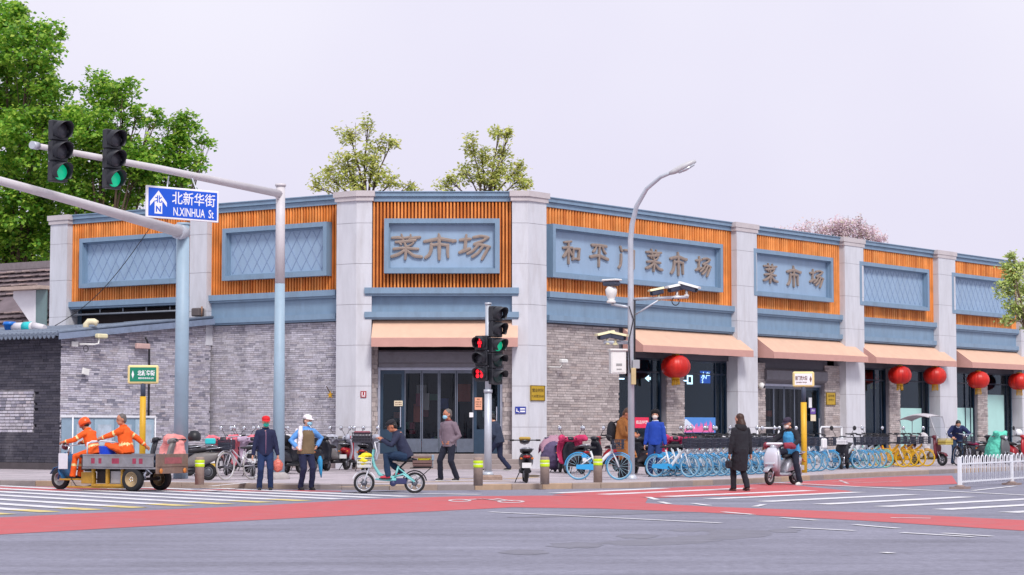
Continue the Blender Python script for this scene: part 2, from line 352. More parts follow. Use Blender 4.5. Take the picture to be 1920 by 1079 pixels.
# pavement with its kerb
KERB = [(-700,899),(-200,908.5),(0,911),(340,915.5),(640,918.8),(820,920),(960,918.6),(1073,917),(1180,915.5),(1300,911.5),(1409,907),(1640,894.3),(1790,887.6),(1920,882.3),(2200,871.5),(2800,855)]
kp = [G(x, y) for x, y in KERB]
def pave_mat():
    m = mat('paving', (.45,.405,.44), rough=.8, var=.16, scale=.8, bump=.2, bscale=90, dirt=.35, dcol=(.16,.14,.14)); t = m.node_tree; b = t.nodes['Principled BSDF']; last = b.inputs['Base Color'].links[0].from_socket
    tc = t.nodes.new('ShaderNodeTexCoord'); mp = t.nodes.new('ShaderNodeMapping'); mp.inputs['Rotation'].default_value = (0,0,R(-50)); t.links.new(tc.outputs['Object'], mp.inputs['Vector'])
    br = t.nodes.new('ShaderNodeTexBrick'); br.inputs['Scale'].default_value = 1; br.inputs['Brick Width'].default_value = .6; br.inputs['Row Height'].default_value = .3; br.inputs['Mortar Size'].default_value = .006
    br.inputs['Color1'].default_value = (.86,.86,.86,1); br.inputs['Color2'].default_value = (1.1,1.08,1.08,1); br.inputs['Mortar'].default_value = (.5,.48,.48,1)
    t.links.new(mp.outputs[0], br.inputs['Vector']); x = t.nodes.new('ShaderNodeMix'); x.data_type = 'RGBA'; x.blend_type = 'MULTIPLY'; x.inputs['Factor'].default_value = 1
    t.links.new(last, x.inputs['A']); t.links.new(br.outputs['Color'], x.inputs['B']); t.links.new(x.outputs['Result'], b.inputs['Base Color']); return m
pv = MB()
inner = [Vector((p.x, p.y, 0)) for p in kp]
inn = []
for i, p in enumerate(inner):
    a = inner[max(0,i-1)]; c = inner[min(len(inner)-1,i+1)]; d = (c-a).normalized(); inn.append(p + Vector((-d.y, d.x, 0))*.14)
poly = [(p.x, p.y) for p in inn] + [(140, 190), (140, 260), (-160, 260), (-160, 100)]
pv.add([(x, y, PZ) for x, y in poly], [tuple(range(len(poly)))])
pavement = struct(pv.build('pavement', pave_mat()))
KS = [K('kerb_granite_a',158,140,128,rough=.8,var=.15,scale=4,bump=.3), K('kerb_granite_b',140,130,128,rough=.8,var=.15,scale=4,bump=.3), K('kerb_granite_c',172,146,122,rough=.8,var=.15,scale=4,bump=.3)]
random.seed(5)
for i in range(len(kp)-1):
    A, B = kp[i], kp[i+1]; L = (B-A).length; n = max(1, round(L / .98)); 
    if i in (0, 1, len(kp)-2) : n = max(1, n // 6)
    drop = 0
    d = (B-A)/n; ang = math.atan2(d.y, d.x)
    for k in range(n):
        mb = MB(); mb.bbox(.004, d.length-.004, 0, .139, -.05, PZ+.004-drop, .012); mb.build('kerb_stone', KS[random.choice((0,0,1,1,2))], pavement, loc=(A+d*k)[:], origin=(0,0,0)).rotation_euler = (0,0,ang)
# painted parking bays and tactile strip on the pavement
PW = paint_mat('pavement_white', (.62,.6,.63), .7, 3.0, (.3,.275,.29)); TACT = paint_mat('tactile_tan', (.48,.34,.2), .6, 1.6, (.32,.28,.28))
def stripe_pv(a, b, wid, m, name):
    A, B = G(*a, PZ), G(*b, PZ); d = (B-A).normalized(); n = Vector((-d.y,d.x,0))*wid/2
    sheet(name, [A-n,B-n,B+n,A+n], PZ+.005, m, pavement)
for a, b in [((300,905),(480,898.5)),((330,891.5),(480,896)),((395,912),(470,905)),((535,898),(600,896)),((470,908),(620,909)),((1180,899.5),(1300,897)),((1195,892),(1290,900)),((0,892),(120,893.5)),((0,898),(110,899.5)),((0,885),(90,886))]: stripe_pv(a, b, .16, PW, 'parking_line')
for a, b in [((640,914),(760,910)),((700,905),(960,902.5)),((835,899),(930,897)),((950,898.5),(1010,895))]: stripe_pv(a, b, .4, TACT, 'tactile_strip')

# ================================================================== MARKET BUILDING
class Fac:
    def __init__(s, ox, oy, ux, uy):
        s.o = Vector((ox, oy, 0)); s.u = Vector((ux, uy, 0)).normalized(); s.n = Vector((s.u.y, -s.u.x, 0))
        s.M = Matrix(((s.u.x, -s.n.x, 0, ox), (s.u.y, -s.n.y, 0, oy), (0, 0, 1, 0), (0, 0, 0, 1)))   # local x along, y inward, z up
    def s(s, px, out=0.0, z=4.0):
        # pixel column -> distance along the facade (at height z)
        lo, hi = -40.0, 120.0
        for _ in range(50):
            m = (lo + hi) / 2; p = s.o + s.u * m + s.n * out
            dep = p.y * math.cos(PITCH) + (z - CAMH) * math.sin(PITCH)
            if 960 + F_PX * p.x / dep < px: lo = m
            else: hi = m
        return m
    def P(s, a, out, z): return s.o + s.u * a + s.n * out + Vector((0, 0, z))
    def T(s, a, out, z, rot=None): return Matrix.Translation(s.P(a, out, z)) @ s.M.to_3x3().to_4x4()
FC = Fac(-4.475, 66.0, 1, 0); FR = Fac(1.133, 67.6, .637, .771); FL = Fac(-15.65, 73.4, .835, -.550)
ZS0, ZS1, ZC1 = 5.88, 8.66, 8.98               # slats bottom, top, cornice top
ZL1, ZL2 = 5.64, 5.11; ZB = 4.87               # ledge 1 bottom, ledge 2 top / bottom
BLU = K('blue_grey_metal',124,150,174,rough=.45,var=.09,scale=3,dirt=.35,dcol=(.12,.15,.19),stretch=(1.5,1.5,.4))
BLU2 = K('blue_grey_board',147,172,198,rough=.5,var=.07,scale=2,dirt=.25,dcol=(.2,.25,.33),stretch=(1.5,1.5,.4))
STONE = K('pale_stone',204,205,212,rough=.75,var=.09,scale=2.5,bump=.15,bscale=60,dirt=.45,dcol=(.38,.35,.35),stretch=(1.6,1.6,.35))
DARKB = K('slat_backing',140,68,30,rough=.8,var=.2)
SLAT = pal_mat('orange_slat', [S(214,124,50),S(230,140,64),S(240,156,82),S(204,112,42)], rough=.55, bump=0, noise_sc=2.0)
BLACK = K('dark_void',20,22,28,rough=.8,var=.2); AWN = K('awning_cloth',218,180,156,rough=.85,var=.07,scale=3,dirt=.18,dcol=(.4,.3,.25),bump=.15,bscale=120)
AWN2 = K('awning_valance',196,150,140,rough=.85,var=.06,scale=4,bump=.15,bscale=120)
DKTEAL = K('dark_frame',18,36,56,rough=.35,var=.1); STEEL = K('pale_steel',176,180,196,rough=.4,metal=.3,var=.08,dirt=.2)
MORTAR = K('mortar',130,126,134,rough=.9,var=.15,scale=6,dirt=.3); CHARM = K('bronze_letters',146,130,120,rough=.6,var=.14,scale=6,bump=.1)
BRICK_L = pal_mat('grey_brick', [S(172,169,180),S(192,189,200),S(202,199,209),S(178,172,178),S(208,206,216),S(190,186,191),S(154,152,164),S(198,194,200)], stain=((.9,.9,.16), 1.2, .52, .7, .5, S(92,88,96)))
BRICK_P = pal_mat('pale_grey_brick', [S(174,171,182),S(190,187,198),S(197,194,205),S(182,178,188),S(168,164,171),S(202,200,210),S(186,178,184),S(146,144,158),S(194,190,204),S(124,124,138),S(178,174,188)], stain=((.7,.7,.3), 1.0, .58, .76, .3, S(110,108,118)))
BRICK_D = pal_mat('black_brick', [S(48,48,60),S(64,63,76),S(76,74,84),S(56,56,68)], stain=((1,1,1), .8, .62, .72, .45, S(110,108,116)))
BRICK_W = pal_mat('buff_brick', [S(162,152,150),S(184,174,172),S(146,136,136),S(194,184,182),S(172,158,154)], stain=((.6,.6,.3), 1.4, .58, .75, .4, S(96,90,92)))
random.seed(11)
market = thing('market_building', 'long grey and orange corner food market with stone pillars and carved panel signs', 'building', (0, 66, 0), baked=True)
def part(mb, name, m, parent=None): return mb.build(name, m, parent or market)

sR = {k: FR.s(v) for k, v in dict(p3a=1371,p3b=1408,p4a=1576,p4b=1609,p5a=1752,p5b=1782,p6a=1908,p6b=1936).items()}
sL = {k: FL.s(v) for k, v in dict(p1b=131,p2a=352,p2b=396).items()}
S0R = FR.s(1023); S1C = 4.475
S_END_R = sR['p6b'] + 16
S1L = FL.s(630)

# structural shell: upper walls stand behind the slats, lower walls are set back, the roof is flat
shell = MB()
shell.box(0, S1C, .14, .3, ZB, 8.8, M=FC.M); shell.box(S0R-.6, S_END_R, .14, .3, ZB, 8.8, M=FR.M); shell.box(-.6, sL['p2a']+.3, .14, .3, 5.62, 8.8, M=FL.M); shell.box(sL['p2a']+.302, S1L+.3, .14, .3, ZB, 8.8, M=FL.M)
shell.box(-.3, 0, .3, 14, 0, 8.6, M=FL.M); shell.box(S_END_R, S_END_R+.3, .14, 16, 0, 8.6, M=FR.M)
part(shell, 'wall', BLU)
backw = MB(); backw.box(-.3, 2.2, 13.7, 14, 0, 8.6, M=FL.M); part(backw, 'rear_wall', BLU); backw = MB(); backw.box(7.8, S_END_R, 15.7, 16, 0, 8.6, M=FR.M); part(backw, 'rear_wall', BLU)
rf = MB(); pl = [FL.P(-.3,-.3,0), FL.P(S1L,-.3,0), FC.P(.2,-.3,0), FC.P(S1C,-.3,0), FR.P(S0R,-.3,0), FR.P(S_END_R,-.3,0), FR.P(S_END_R,-16,0), FL.P(-.3,-14,0)]
rf.prism([(p.x,p.y) for p in pl], 8.3, 8.45); part(rf, 'roof', K('roof_felt',110,112,120))

def cornice(fac, a, b):
    mb = MB(); mb.box(a, b, -.16, .14, ZS1+.16, ZC1-.03, M=fac.M); mb.box(a, b, -.2, .2, ZC1-.03, ZC1, M=fac.M); mb.box(a, b, -.09, .14, ZS1, ZS1+.155, M=fac.M); part(mb, 'cornice', BLU)
def ledges(fac, a, b, out=.18, second=True, name='ledge'):
    mb = MB(); mb.box(a, b, -out, .14, ZL1+.05, ZS0, M=fac.M); mb.box(a+.02, b-.02, -out+.06, .14, ZL1-.02, ZL1+.048, M=fac.M); part(mb, name, BLU)
    if second:
        mb = MB(); mb.box(a, b, -.04, .14, ZL2, ZL1-.022, M=fac.M); part(mb, 'fascia', BLU)
        mb = MB(); mb.box(a, b, -out+.02, .14, ZB+.06, ZL2-.002, M=fac.M); mb.box(a+.02, b-.02, -out+.08, .14, ZB, ZB+.058, M=fac.M); part(mb, name, BLU)
SLAT_MESH = {}
N_SLAT = [0]
def slats(fac, a, b, pitch, stuff=False):
    n = max(1, round((b-a)/pitch)); pt = (b-a)/n
    bk = MB(); bk.box(a, b, .05, .138, ZS0, ZS1, M=fac.M); part(bk, 'slat_backing', DARKB)
    w = pt*.58
    prof = [(-w/2,.02),(-w/2,-.03),(-w*.28,-.055),(w*.28,-.055),(w/2,-.03),(w/2,.02)]
    if stuff:
        mb = MB()
        for i in range(n): mb.prism([(x+a+pt*(i+.5), y) for x, y in prof], ZS0+.004, ZS1-.004, M=fac.M)
        part(mb, 'slat_row', SLAT)['kind'] = 'stuff'; return
    key = round(w,4)
    if key not in SLAT_MESH:
        mb = MB(); mb.prism(prof, ZS0+.004, ZS1-.004); SLAT_MESH[key] = mb.mesh('slat', SLAT)
    for i in range(n):
        o = link('slat', SLAT_MESH[key], market); o.matrix_local = Matrix.Translation(fac.P(a+pt*(i+.5),0,0)-Vector(org(market))) @ fac.M.to_3x3().to_4x4(); N_SLAT[0] += 1
ZF0, ZF1 = 6.34, 8.09
def sign_panel(fac, a, b, lattice=False):
    fw = .15
    mb = MB(); mb.box(a, b, -.32, .02, ZF1-fw, ZF1, M=fac.M); mb.box(a, b, -.32, .02, ZF0, ZF0+fw, M=fac.M)
    mb.box(a, a+fw, -.32, .02, ZF0+fw, ZF1-fw, M=fac.M); mb.box(b-fw, b, -.32, .02, ZF0+fw, ZF1-fw, M=fac.M)
    mb.box(a+fw, a+fw+.04, -.2, .02, ZF0+fw, ZF1-fw, M=fac.M); mb.box(b-fw-.04, b-fw, -.2, .02, ZF0+fw, ZF1-fw, M=fac.M)
    mb.box(a+fw+.04, b-fw-.04, -.2, .02, ZF1-fw-.04, ZF1-fw, M=fac.M); mb.box(a+fw+.04, b-fw-.04, -.2, .02, ZF0+fw, ZF0+fw+.04, M=fac.M)
    fr = part(mb, 'sign_frame', BLU)
    bd = MB(); bd.box(a+fw+.04, b-fw-.04, -.085, .02, ZF0+fw+.04, ZF1-fw-.04, M=fac.M); part(bd, 'sign_board', BLU2, fr)
    if lattice:      # raised diamond ribs clipped to the board
        x0, x1, z0, z1 = a+fw+.09, b-fw-.09, ZF0+fw+.09, ZF1-fw-.09; mb = MB(); st = .42; H = z1-z0; W = x1-x0; sl = .62
        for sg in (1, -1):
            k = -H*sl
            while k < W + H*sl:
                t0, t1 = 0.0, 1.0; xa = (k if sg == 1 else k); xb = xa + sg*H*sl; dx = xb-xa
                if sg == -1: xa, xb = k, k - H*sl; dx = xb-xa
                if dx > 0: t0 = max(t0, (0-xa)/dx); t1 = min(t1, (W-xa)/dx)
                else: t0 = max(t0, (W-xa)/dx); t1 = min(t1, (0-xa)/dx)
                if t1 - t0 > .04:
                    p0 = Vector((x0+xa+dx*t0, 0, z0+H*t0)); p1 = Vector((x0+xa+dx*t1, 0, z0+H*t1)); d = (p1-p0).normalized(); nn = Vector((d.z,0,-d.x))*.011; y = -.097 if sg == 1 else -.0945
                    vs = [p0-nn, p1-nn, p1+nn, p0+nn]; vs = [v+Vector((0,-.08,0)) for v in vs] + [v+Vector((0,y,0)) for v in vs]
                    mb.add(vs, [(4,5,6,7),(0,1,5,4),(1,2,6,5),(2,3,7,6),(3,0,4,7)], M=fac.M)
                k += st
        part(mb, 'lattice', K('lattice_rib',134,155,186,rough=.5), fr)
    return fr
def lower_wall(fac, a, b, z0, z1, depth=.1):
    mb = MB(); mb.box(a, b, depth, depth+.12, z0, z1, M=fac.M); return part(mb, 'brick_backing', MORTAR)

BR_MESH = {}
def bricks(fac, a, b, z0, z1, y, m, holes=(), bl=(.2,.36), bh=.068, jt=.009, clip=None):
    """courses of separate bricks; returns (s, z, length) of each"""
    out = []; z = z0; row = 0
    while z + bh*.5 < z1:
        x = a - random.random()*.2
        while x < b:
            L = random.choice([bl[0], (bl[0]+bl[1])/2, bl[1]]); xa, xb = max(x, a), min(x+L-jt, b)
            zt = min(z+bh-jt, z1)
            if xb - xa > .04 and zt - z > .02 and not any(h[0]-.01 < (xa+xb)/2 < h[1]+.01 and h[2] < z+bh/2 < h[3] for h in holes) and (clip is None or z+bh < clip((xa+xb)/2)):
                out.append((xa, xb, z, zt, y - random.random()*.014))
            x += L
        z += bh; row += 1
    return out
def lay(fac, lst, m, parent, budget, key=lambda q: 0, name='brick'):
    lst = sorted(lst, key=key); mb = MB(); org_ = Vector(org(parent)) if parent.name in BAKED else Vector()
    for i, (xa, xb, z0, z1, y) in enumerate(lst):
        if i < budget:
            kx = (round(xb-xa, 2), round(z1-z0, 3), m.name)
            if kx not in BR_MESH:
                q = MB(); hx, hz = kx[0]/2, kx[1]/2; e = .006
                q.add([(-hx,.05,-hz),(hx,.05,-hz),(hx,.05,hz),(-hx,.05,hz),(-hx,.006,-hz),(hx,.006,-hz),(hx,.006,hz),(-hx,.006,hz),(-hx+e,0,-hz+e),(hx-e,0,-hz+e),(hx-e,0,hz-e),(-hx+e,0,hz-e)],
                      [(0,1,5,4),(1,2,6,5),(2,3,7,6),(3,0,4,7),(4,5,9,8),(5,6,10,9),(6,7,11,10),(7,4,8,11),(8,9,10,11)]); BR_MESH[kx] = q.mesh(name, m)
            o = link(name, BR_MESH[kx], parent); o.matrix_local = Matrix.Translation(fac.P((xa+xb)/2, -y, (z0+z1)/2) - org_) @ fac.M.to_3x3().to_4x4()
        else:
            mb.add([(xa,y+.05,z0),(xb,y+.05,z0),(xb,y+.05,z1),(xa,y+.05,z1),(xa,y,z0),(xb,y,z0),(xb,y,z1),(xa,y,z1)], [(0,1,5,4),(1,2,6,5),(2,3,7,6),(3,0,4,7),(4,5,6,7)], M=fac.M)
    if mb.v: mb.build('brickwork', m, parent)['kind'] = 'stuff'

# ---- pillars: stacked stone panels with open joints under a moulded cap
def pillar(poly, z0=0.0, top=8.86, joints=(1.45,2.75,4.05,5.35,6.65,7.95), cap=True):
    c = Vector((sum(p.x for p in poly)/len(poly), sum(p.y for p in poly)/len(poly), 0))
    def ins(k): return [((p-c).x*(1-k/max(.3,(p-c).length))+c.x, (p-c).y*(1-k/max(.3,(p-c).length))+c.y) for p in poly]
    mb = MB(); mb.prism(ins(.02), z0, top); pl = part(mb, 'pillar', K('stone_joint',150,144,150))
    zz = [z0] + [j for j in joints if j > z0+.3] + [top-.001]
    for i in range(len(zz)-1):
        mb = MB(); mb.prism(ins(random.random()*.004), zz[i]+(.006 if i else 0), zz[i+1]-.006); part(mb, 'stone_block', STONE, pl)
    if cap:
        cp = MB(); cp.prism(ins(-.07), top-.2, top-.06); cp.prism(ins(-.125), top-.059, top+.12); part(cp, 'pillar_cap', K('cap_stone',196,188,190,rough=.75,var=.08,scale=3,dirt=.3,dcol=(.35,.32,.31)), pl)
    return pl
def fpoly(fac, a, b, o0, o1): return [fac.P(a,o1,0), fac.P(b,o1,0), fac.P(b,o0,0), fac.P(a,o0,0)]
for k in ('3','4','5','6'):
    a, b = sR['p%sa'%k], sR['p%sb'%k]
    # the left face of the pillar is seen too: its front starts where that face ends
    out = .3; a2 = a + .0
    fa = FR.s({'3':1383,'4':1586,'5':1762,'6':1916}[k], .3)
    pillar(fpoly(FR, fa, b+.0, -.25, out))
for k, (f0, f1) in {'1':(91,123),'2':(354,386)}.items():
    a, b = FL.s(f0, .3), FL.s(f1, .3); pillar(fpoly(FL, a, b, -.25, .3), z0=4.2)
AY = 65.72
def bent(arx, fac, inx, fpx):
    ar = Vector((ray(arx,500).x/ray(arx,500).y*AY, AY, 0)); ip = Vector((ray(inx,500).x/ray(inx,500).y*AY, AY, 0))
    sgn = 1 if fac is FR else -1; e = ar.copy()
    # walk along the facade direction until the pixel column is reached
    k = 0.0
    while k < 2.5:
        e = ar + fac.u*sgn*k
        if (960+F_PX*e.x/e.y - fpx)*sgn >= 0: break
        k += .01
    back = .95
    if fac is FR: return [ip, ar, e, e - fac.n*back, ip + Vector((0, back*.7, 0))]
    return [e, ar, ip, ip + Vector((0, back*.7, 0)), e - fac.n*back]
pillar(bent(668, FL, 697, 630)); pillar(bent(990, FR, 960, 1025))

# ---- upper storey of every bay
cornice(FC, -.02, S1C+.02); ledges(FC, -.22, S1C+.22, .36); slats(FC, 0, S1C, .113)
cornice(FL, -.05, S1L+.1); 
slats(FL, sL['p1b']-.05, sL['p2a']+.1, .118); slats(FL, sL['p2b']-.05, S1L+.05, .118)
ledges(FL, sL['p1b']-.15, sL['p2a']+.15, .2, second=False); ledges(FL, sL['p2b']-.08, S1L+.1, .2)
cornice(FR, S0R-.1, S_END_R)
bays = [(S0R-.02, FR.s(1373), .152), (sR['p3b']-.02, sR['p4a']+.1, .152), (sR['p4b']-.02, sR['p5a']+.1, .16), (sR['p5b']-.02, sR['p6a']+.2, .16), (sR['p6b'], S_END_R, .2)]
for i, (a, b, pt) in enumerate(bays): slats(FR, a, b, pt, stuff=(i > 1)); ledges(FR, a, b, .2)
def spx(fac, x0, x1, out=.32): return fac.s(x0, out, 7), fac.s(x1, out, 7)
fr_c = sign_panel(FC, *spx(FC, 720, 937)); fr_r1 = sign_panel(FR, *spx(FR, 1037, 1356)); fr_r2 = sign_panel(FR, *spx(FR, 1414.5, 1563))
sign_panel(FR, *spx(FR, 1613, 1743), lattice=True); sign_panel(FR, *spx(FR, 1786, 1903), lattice=True); sign_panel(FL, *spx(FL, 148, 336), lattice=True); sign_panel(FL, *spx(FL, 416, 612), lattice=True)

# ---- carved characters (brush strokes: polyline x,y in a unit square with half widths)
GLY = {
'cai': [[(.05,.84,.045),(.25,.86,.055),(.36,.82,.045)],[(.34,.98,.03),(.37,.86,.045),(.4,.76,.04)],[(.42,.84,.04),(.58,.86,.045)],[(.62,.97,.03),(.63,.86,.04),(.58,.76,.04)],[(.62,.82,.045),(.78,.85,.055),(.92,.87,.045)],
        [(.16,.68,.045),(.4,.7,.055),(.62,.73,.055),(.78,.75,.045)],[(.44,.66,.035),(.47,.56,.045)],[(.28,.66,.03),(.34,.58,.035)],[(.72,.66,.03),(.62,.56,.035),(.5,.5,.03)],
        [(.1,.42,.05),(.35,.46,.05),(.6,.44,.05),(.86,.42,.05)],[(.48,.54,.05),(.48,.3,.05),(.46,.03,.045)],[(.42,.36,.045),(.26,.22,.06),(.03,.13,.055)],[(.54,.34,.045),(.72,.16,.06),(.97,.12,.055)]],
'shi': [[(.46,1.0,.03),(.48,.86,.07)],[(.02,.7,.05),(.22,.75,.06),(.5,.82,.06),(.78,.75,.06),(.98,.72,.05)],[(.03,.68,.04),(.08,.74,.05)],[(.97,.76,.04),(.88,.69,.05)],
        [(.24,.62,.055),(.24,.4,.06),(.18,.2,.06),(.05,.08,.05)],[(.24,.56,.05),(.48,.6,.055),(.74,.56,.05)],[(.48,.74,.06),(.48,.4,.065),(.48,.02,.05)],[(.74,.58,.055),(.73,.3,.05),(.75,.1,.045)]],
'chang': [[(.04,.76,.05),(.2,.78,.06),(.38,.8,.05)],[(.24,.96,.04),(.22,.7,.06),(.2,.42,.06)],[(.02,.28,.05),(.2,.38,.07),(.36,.44,.05)],
          [(.46,.86,.05),(.7,.92,.05),(.94,.86,.045)],[(.92,.86,.05),(.74,.72,.05),(.5,.62,.05)],[(.48,.6,.05),(.74,.58,.05),(.98,.5,.05)],[(.95,.52,.05),(.84,.28,.055),(.72,.02,.045)],
          [(.6,.56,.045),(.46,.36,.05),(.27,.24,.05)],[(.78,.56,.045),(.62,.28,.05),(.42,.12,.055)]],
'he': [[(.08,.9,.04),(.3,.93,.05),(.5,.96,.04)],[(.02,.66,.05),(.28,.7,.05),(.56,.7,.045)],[(.32,.92,.05),(.32,.5,.05),(.33,.02,.045)],[(.28,.62,.05),(.16,.42,.06),(.03,.28,.05)],[(.36,.6,.05),(.46,.46,.05),(.52,.4,.05)],
       [(.6,.66,.05),(.6,.42,.05),(.56,.2,.045)],[(.58,.66,.045),(.78,.68,.05),(.98,.68,.05)],[(.95,.66,.05),(.93,.44,.05),(.9,.22,.05)],[(.58,.24,.05),(.76,.27,.045),(.94,.24,.05)]],
'ping': [[(.1,.9,.06),(.5,.92,.06),(.88,.9,.06)],[(.32,.84,.04),(.26,.7,.05),(.16,.62,.04)],[(.66,.84,.04),(.72,.7,.05),(.84,.6,.045)],[(.02,.4,.06),(.25,.46,.06),(.5,.5,.06),(.72,.42,.06),(.96,.36,.06)],[(.5,.86,.05),(.48,.5,.05),(.46,.02,.045)]],
'men': [[(.12,.97,.05),(.16,.84,.06),(.22,.76,.04)],[(.16,.64,.05),(.16,.4,.055),(.13,.18,.05),(.02,.06,.05)],[(.34,.84,.045),(.6,.85,.045),(.9,.84,.05)],[(.88,.84,.055),(.86,.5,.05),(.86,.06,.05),(.76,.1,.04)]],
}
def glyph(name, fac, s, z, wd, ht, parent, base=-.05, dep=.07, yb=.09):
    mb = MB()
    for q, st in enumerate(GLY[name]):
        pts = [Vector((p[0]*wd, p[1]*ht)) for p in st]; rad = [p[2]*ht*1.06 for p in st]
        # densify
        P = []; Rr = []
        for i in range(len(pts)-1):
            for k in range(5): t = k/5; P.append(pts[i].lerp(pts[i+1], t)); Rr.append(rad[i]*(1-t)+rad[i+1]*t)
        P.append(pts[-1]); Rr.append(rad[-1]*.9)
        for _ in range(2): P = [P[0]] + [(P[i-1]+P[i]*2+P[i+1])/4 for i in range(1,len(P)-1)] + [P[-1]]
        Lf = []; Rt = []
        for i in range(len(P)):
            d = (P[min(i+1,len(P)-1)]-P[max(i-1,0)]).normalized(); n = Vector((-d.y, d.x)); Lf.append(P[i]+n*Rr[i]); Rt.append(P[i]-n*Rr[i])
        d0 = (P[1]-P[0]).normalized(); d1 = (P[-1]-P[-2]).normalized(); n0 = Vector((-d0.y,d0.x)); n1 = Vector((-d1.y,d1.x))
        capE = [P[-1]+n1*Rr[-1]*math.cos(a)+d1*Rr[-1]*.8*math.sin(a) for a in (R(45),R(90),R(135))]
        capS = [P[0]-n0*Rr[0]*math.cos(a)-d0*Rr[0]*.8*math.sin(a) for a in (R(45),R(90),R(135))]
        out = Lf + capE + Rt[::-1] + capS
        y = -yb-dep - q*.0015; n = len(out)
        vs = [(s+p.x, -yb+.006, z+p.y) for p in out] + [(s+p.x, y+.012, z+p.y) for p in out]
        cx = sum(p.x for p in out)/n
        nl = len(Lf)
        # front is slightly domed: centre line raised
        ctr = [(s+p.x, y, z+p.y) for p in P]; vs += ctr
        fs = [(i,(i+1)%n,n+(i+1)%n,n+i) for i in range(n)]
        for i in range(nl-1):
            fs.append((n+i, n+i+1, 2*n+i+1, 2*n+i)); j = nl+3+(nl-1-i); fs.append((n+j, n+j-1, 2*n+i+1, 2*n+i))
        e = nl-1
        for k in range(nl-1, nl+3): fs.append((n+k, n+k+1, 2*n+e))
        for k in range(n-4, n): fs.append((n+k, n+(k+1)%n, 2*n))
        mb.add(vs, fs, 0, fac.M)
    return mb.build('carved_character', CHARM, parent)
def gl_px(nm, fac, x0, x1, z0, z1, parent):
    a, b = fac.s(x0, .07, 7), fac.s(x1, .07, 7); glyph(nm, fac, a, z0, b-a, z1-z0, parent)
for nm, x0, x1 in (('cai',732,793),('shi',794,856),('chang',860,920)): gl_px(nm, FC, x0, x1, 6.77, 7.62, fr_c)
for nm, x0, x1, z0, z1 in (('he',1053,1085,6.83,7.63),('ping',1104,1139,6.83,7.64),('men',1157,1190,6.83,7.64),('cai',1208,1240,6.85,7.66),('shi',1254,1286,6.8,7.64),('chang',1302,1331,6.86,7.6)): gl_px(nm, FR, x0, x1, z0, z1, fr_r1)
for nm, x0, x1, z0, z1 in (('cai',1429,1456,6.85,7.62),('shi',1473,1500,6.8,7.62),('chang',1516,1542,6.87,7.6)): gl_px(nm, FR, x0, x1, z0, z1, fr_r2)
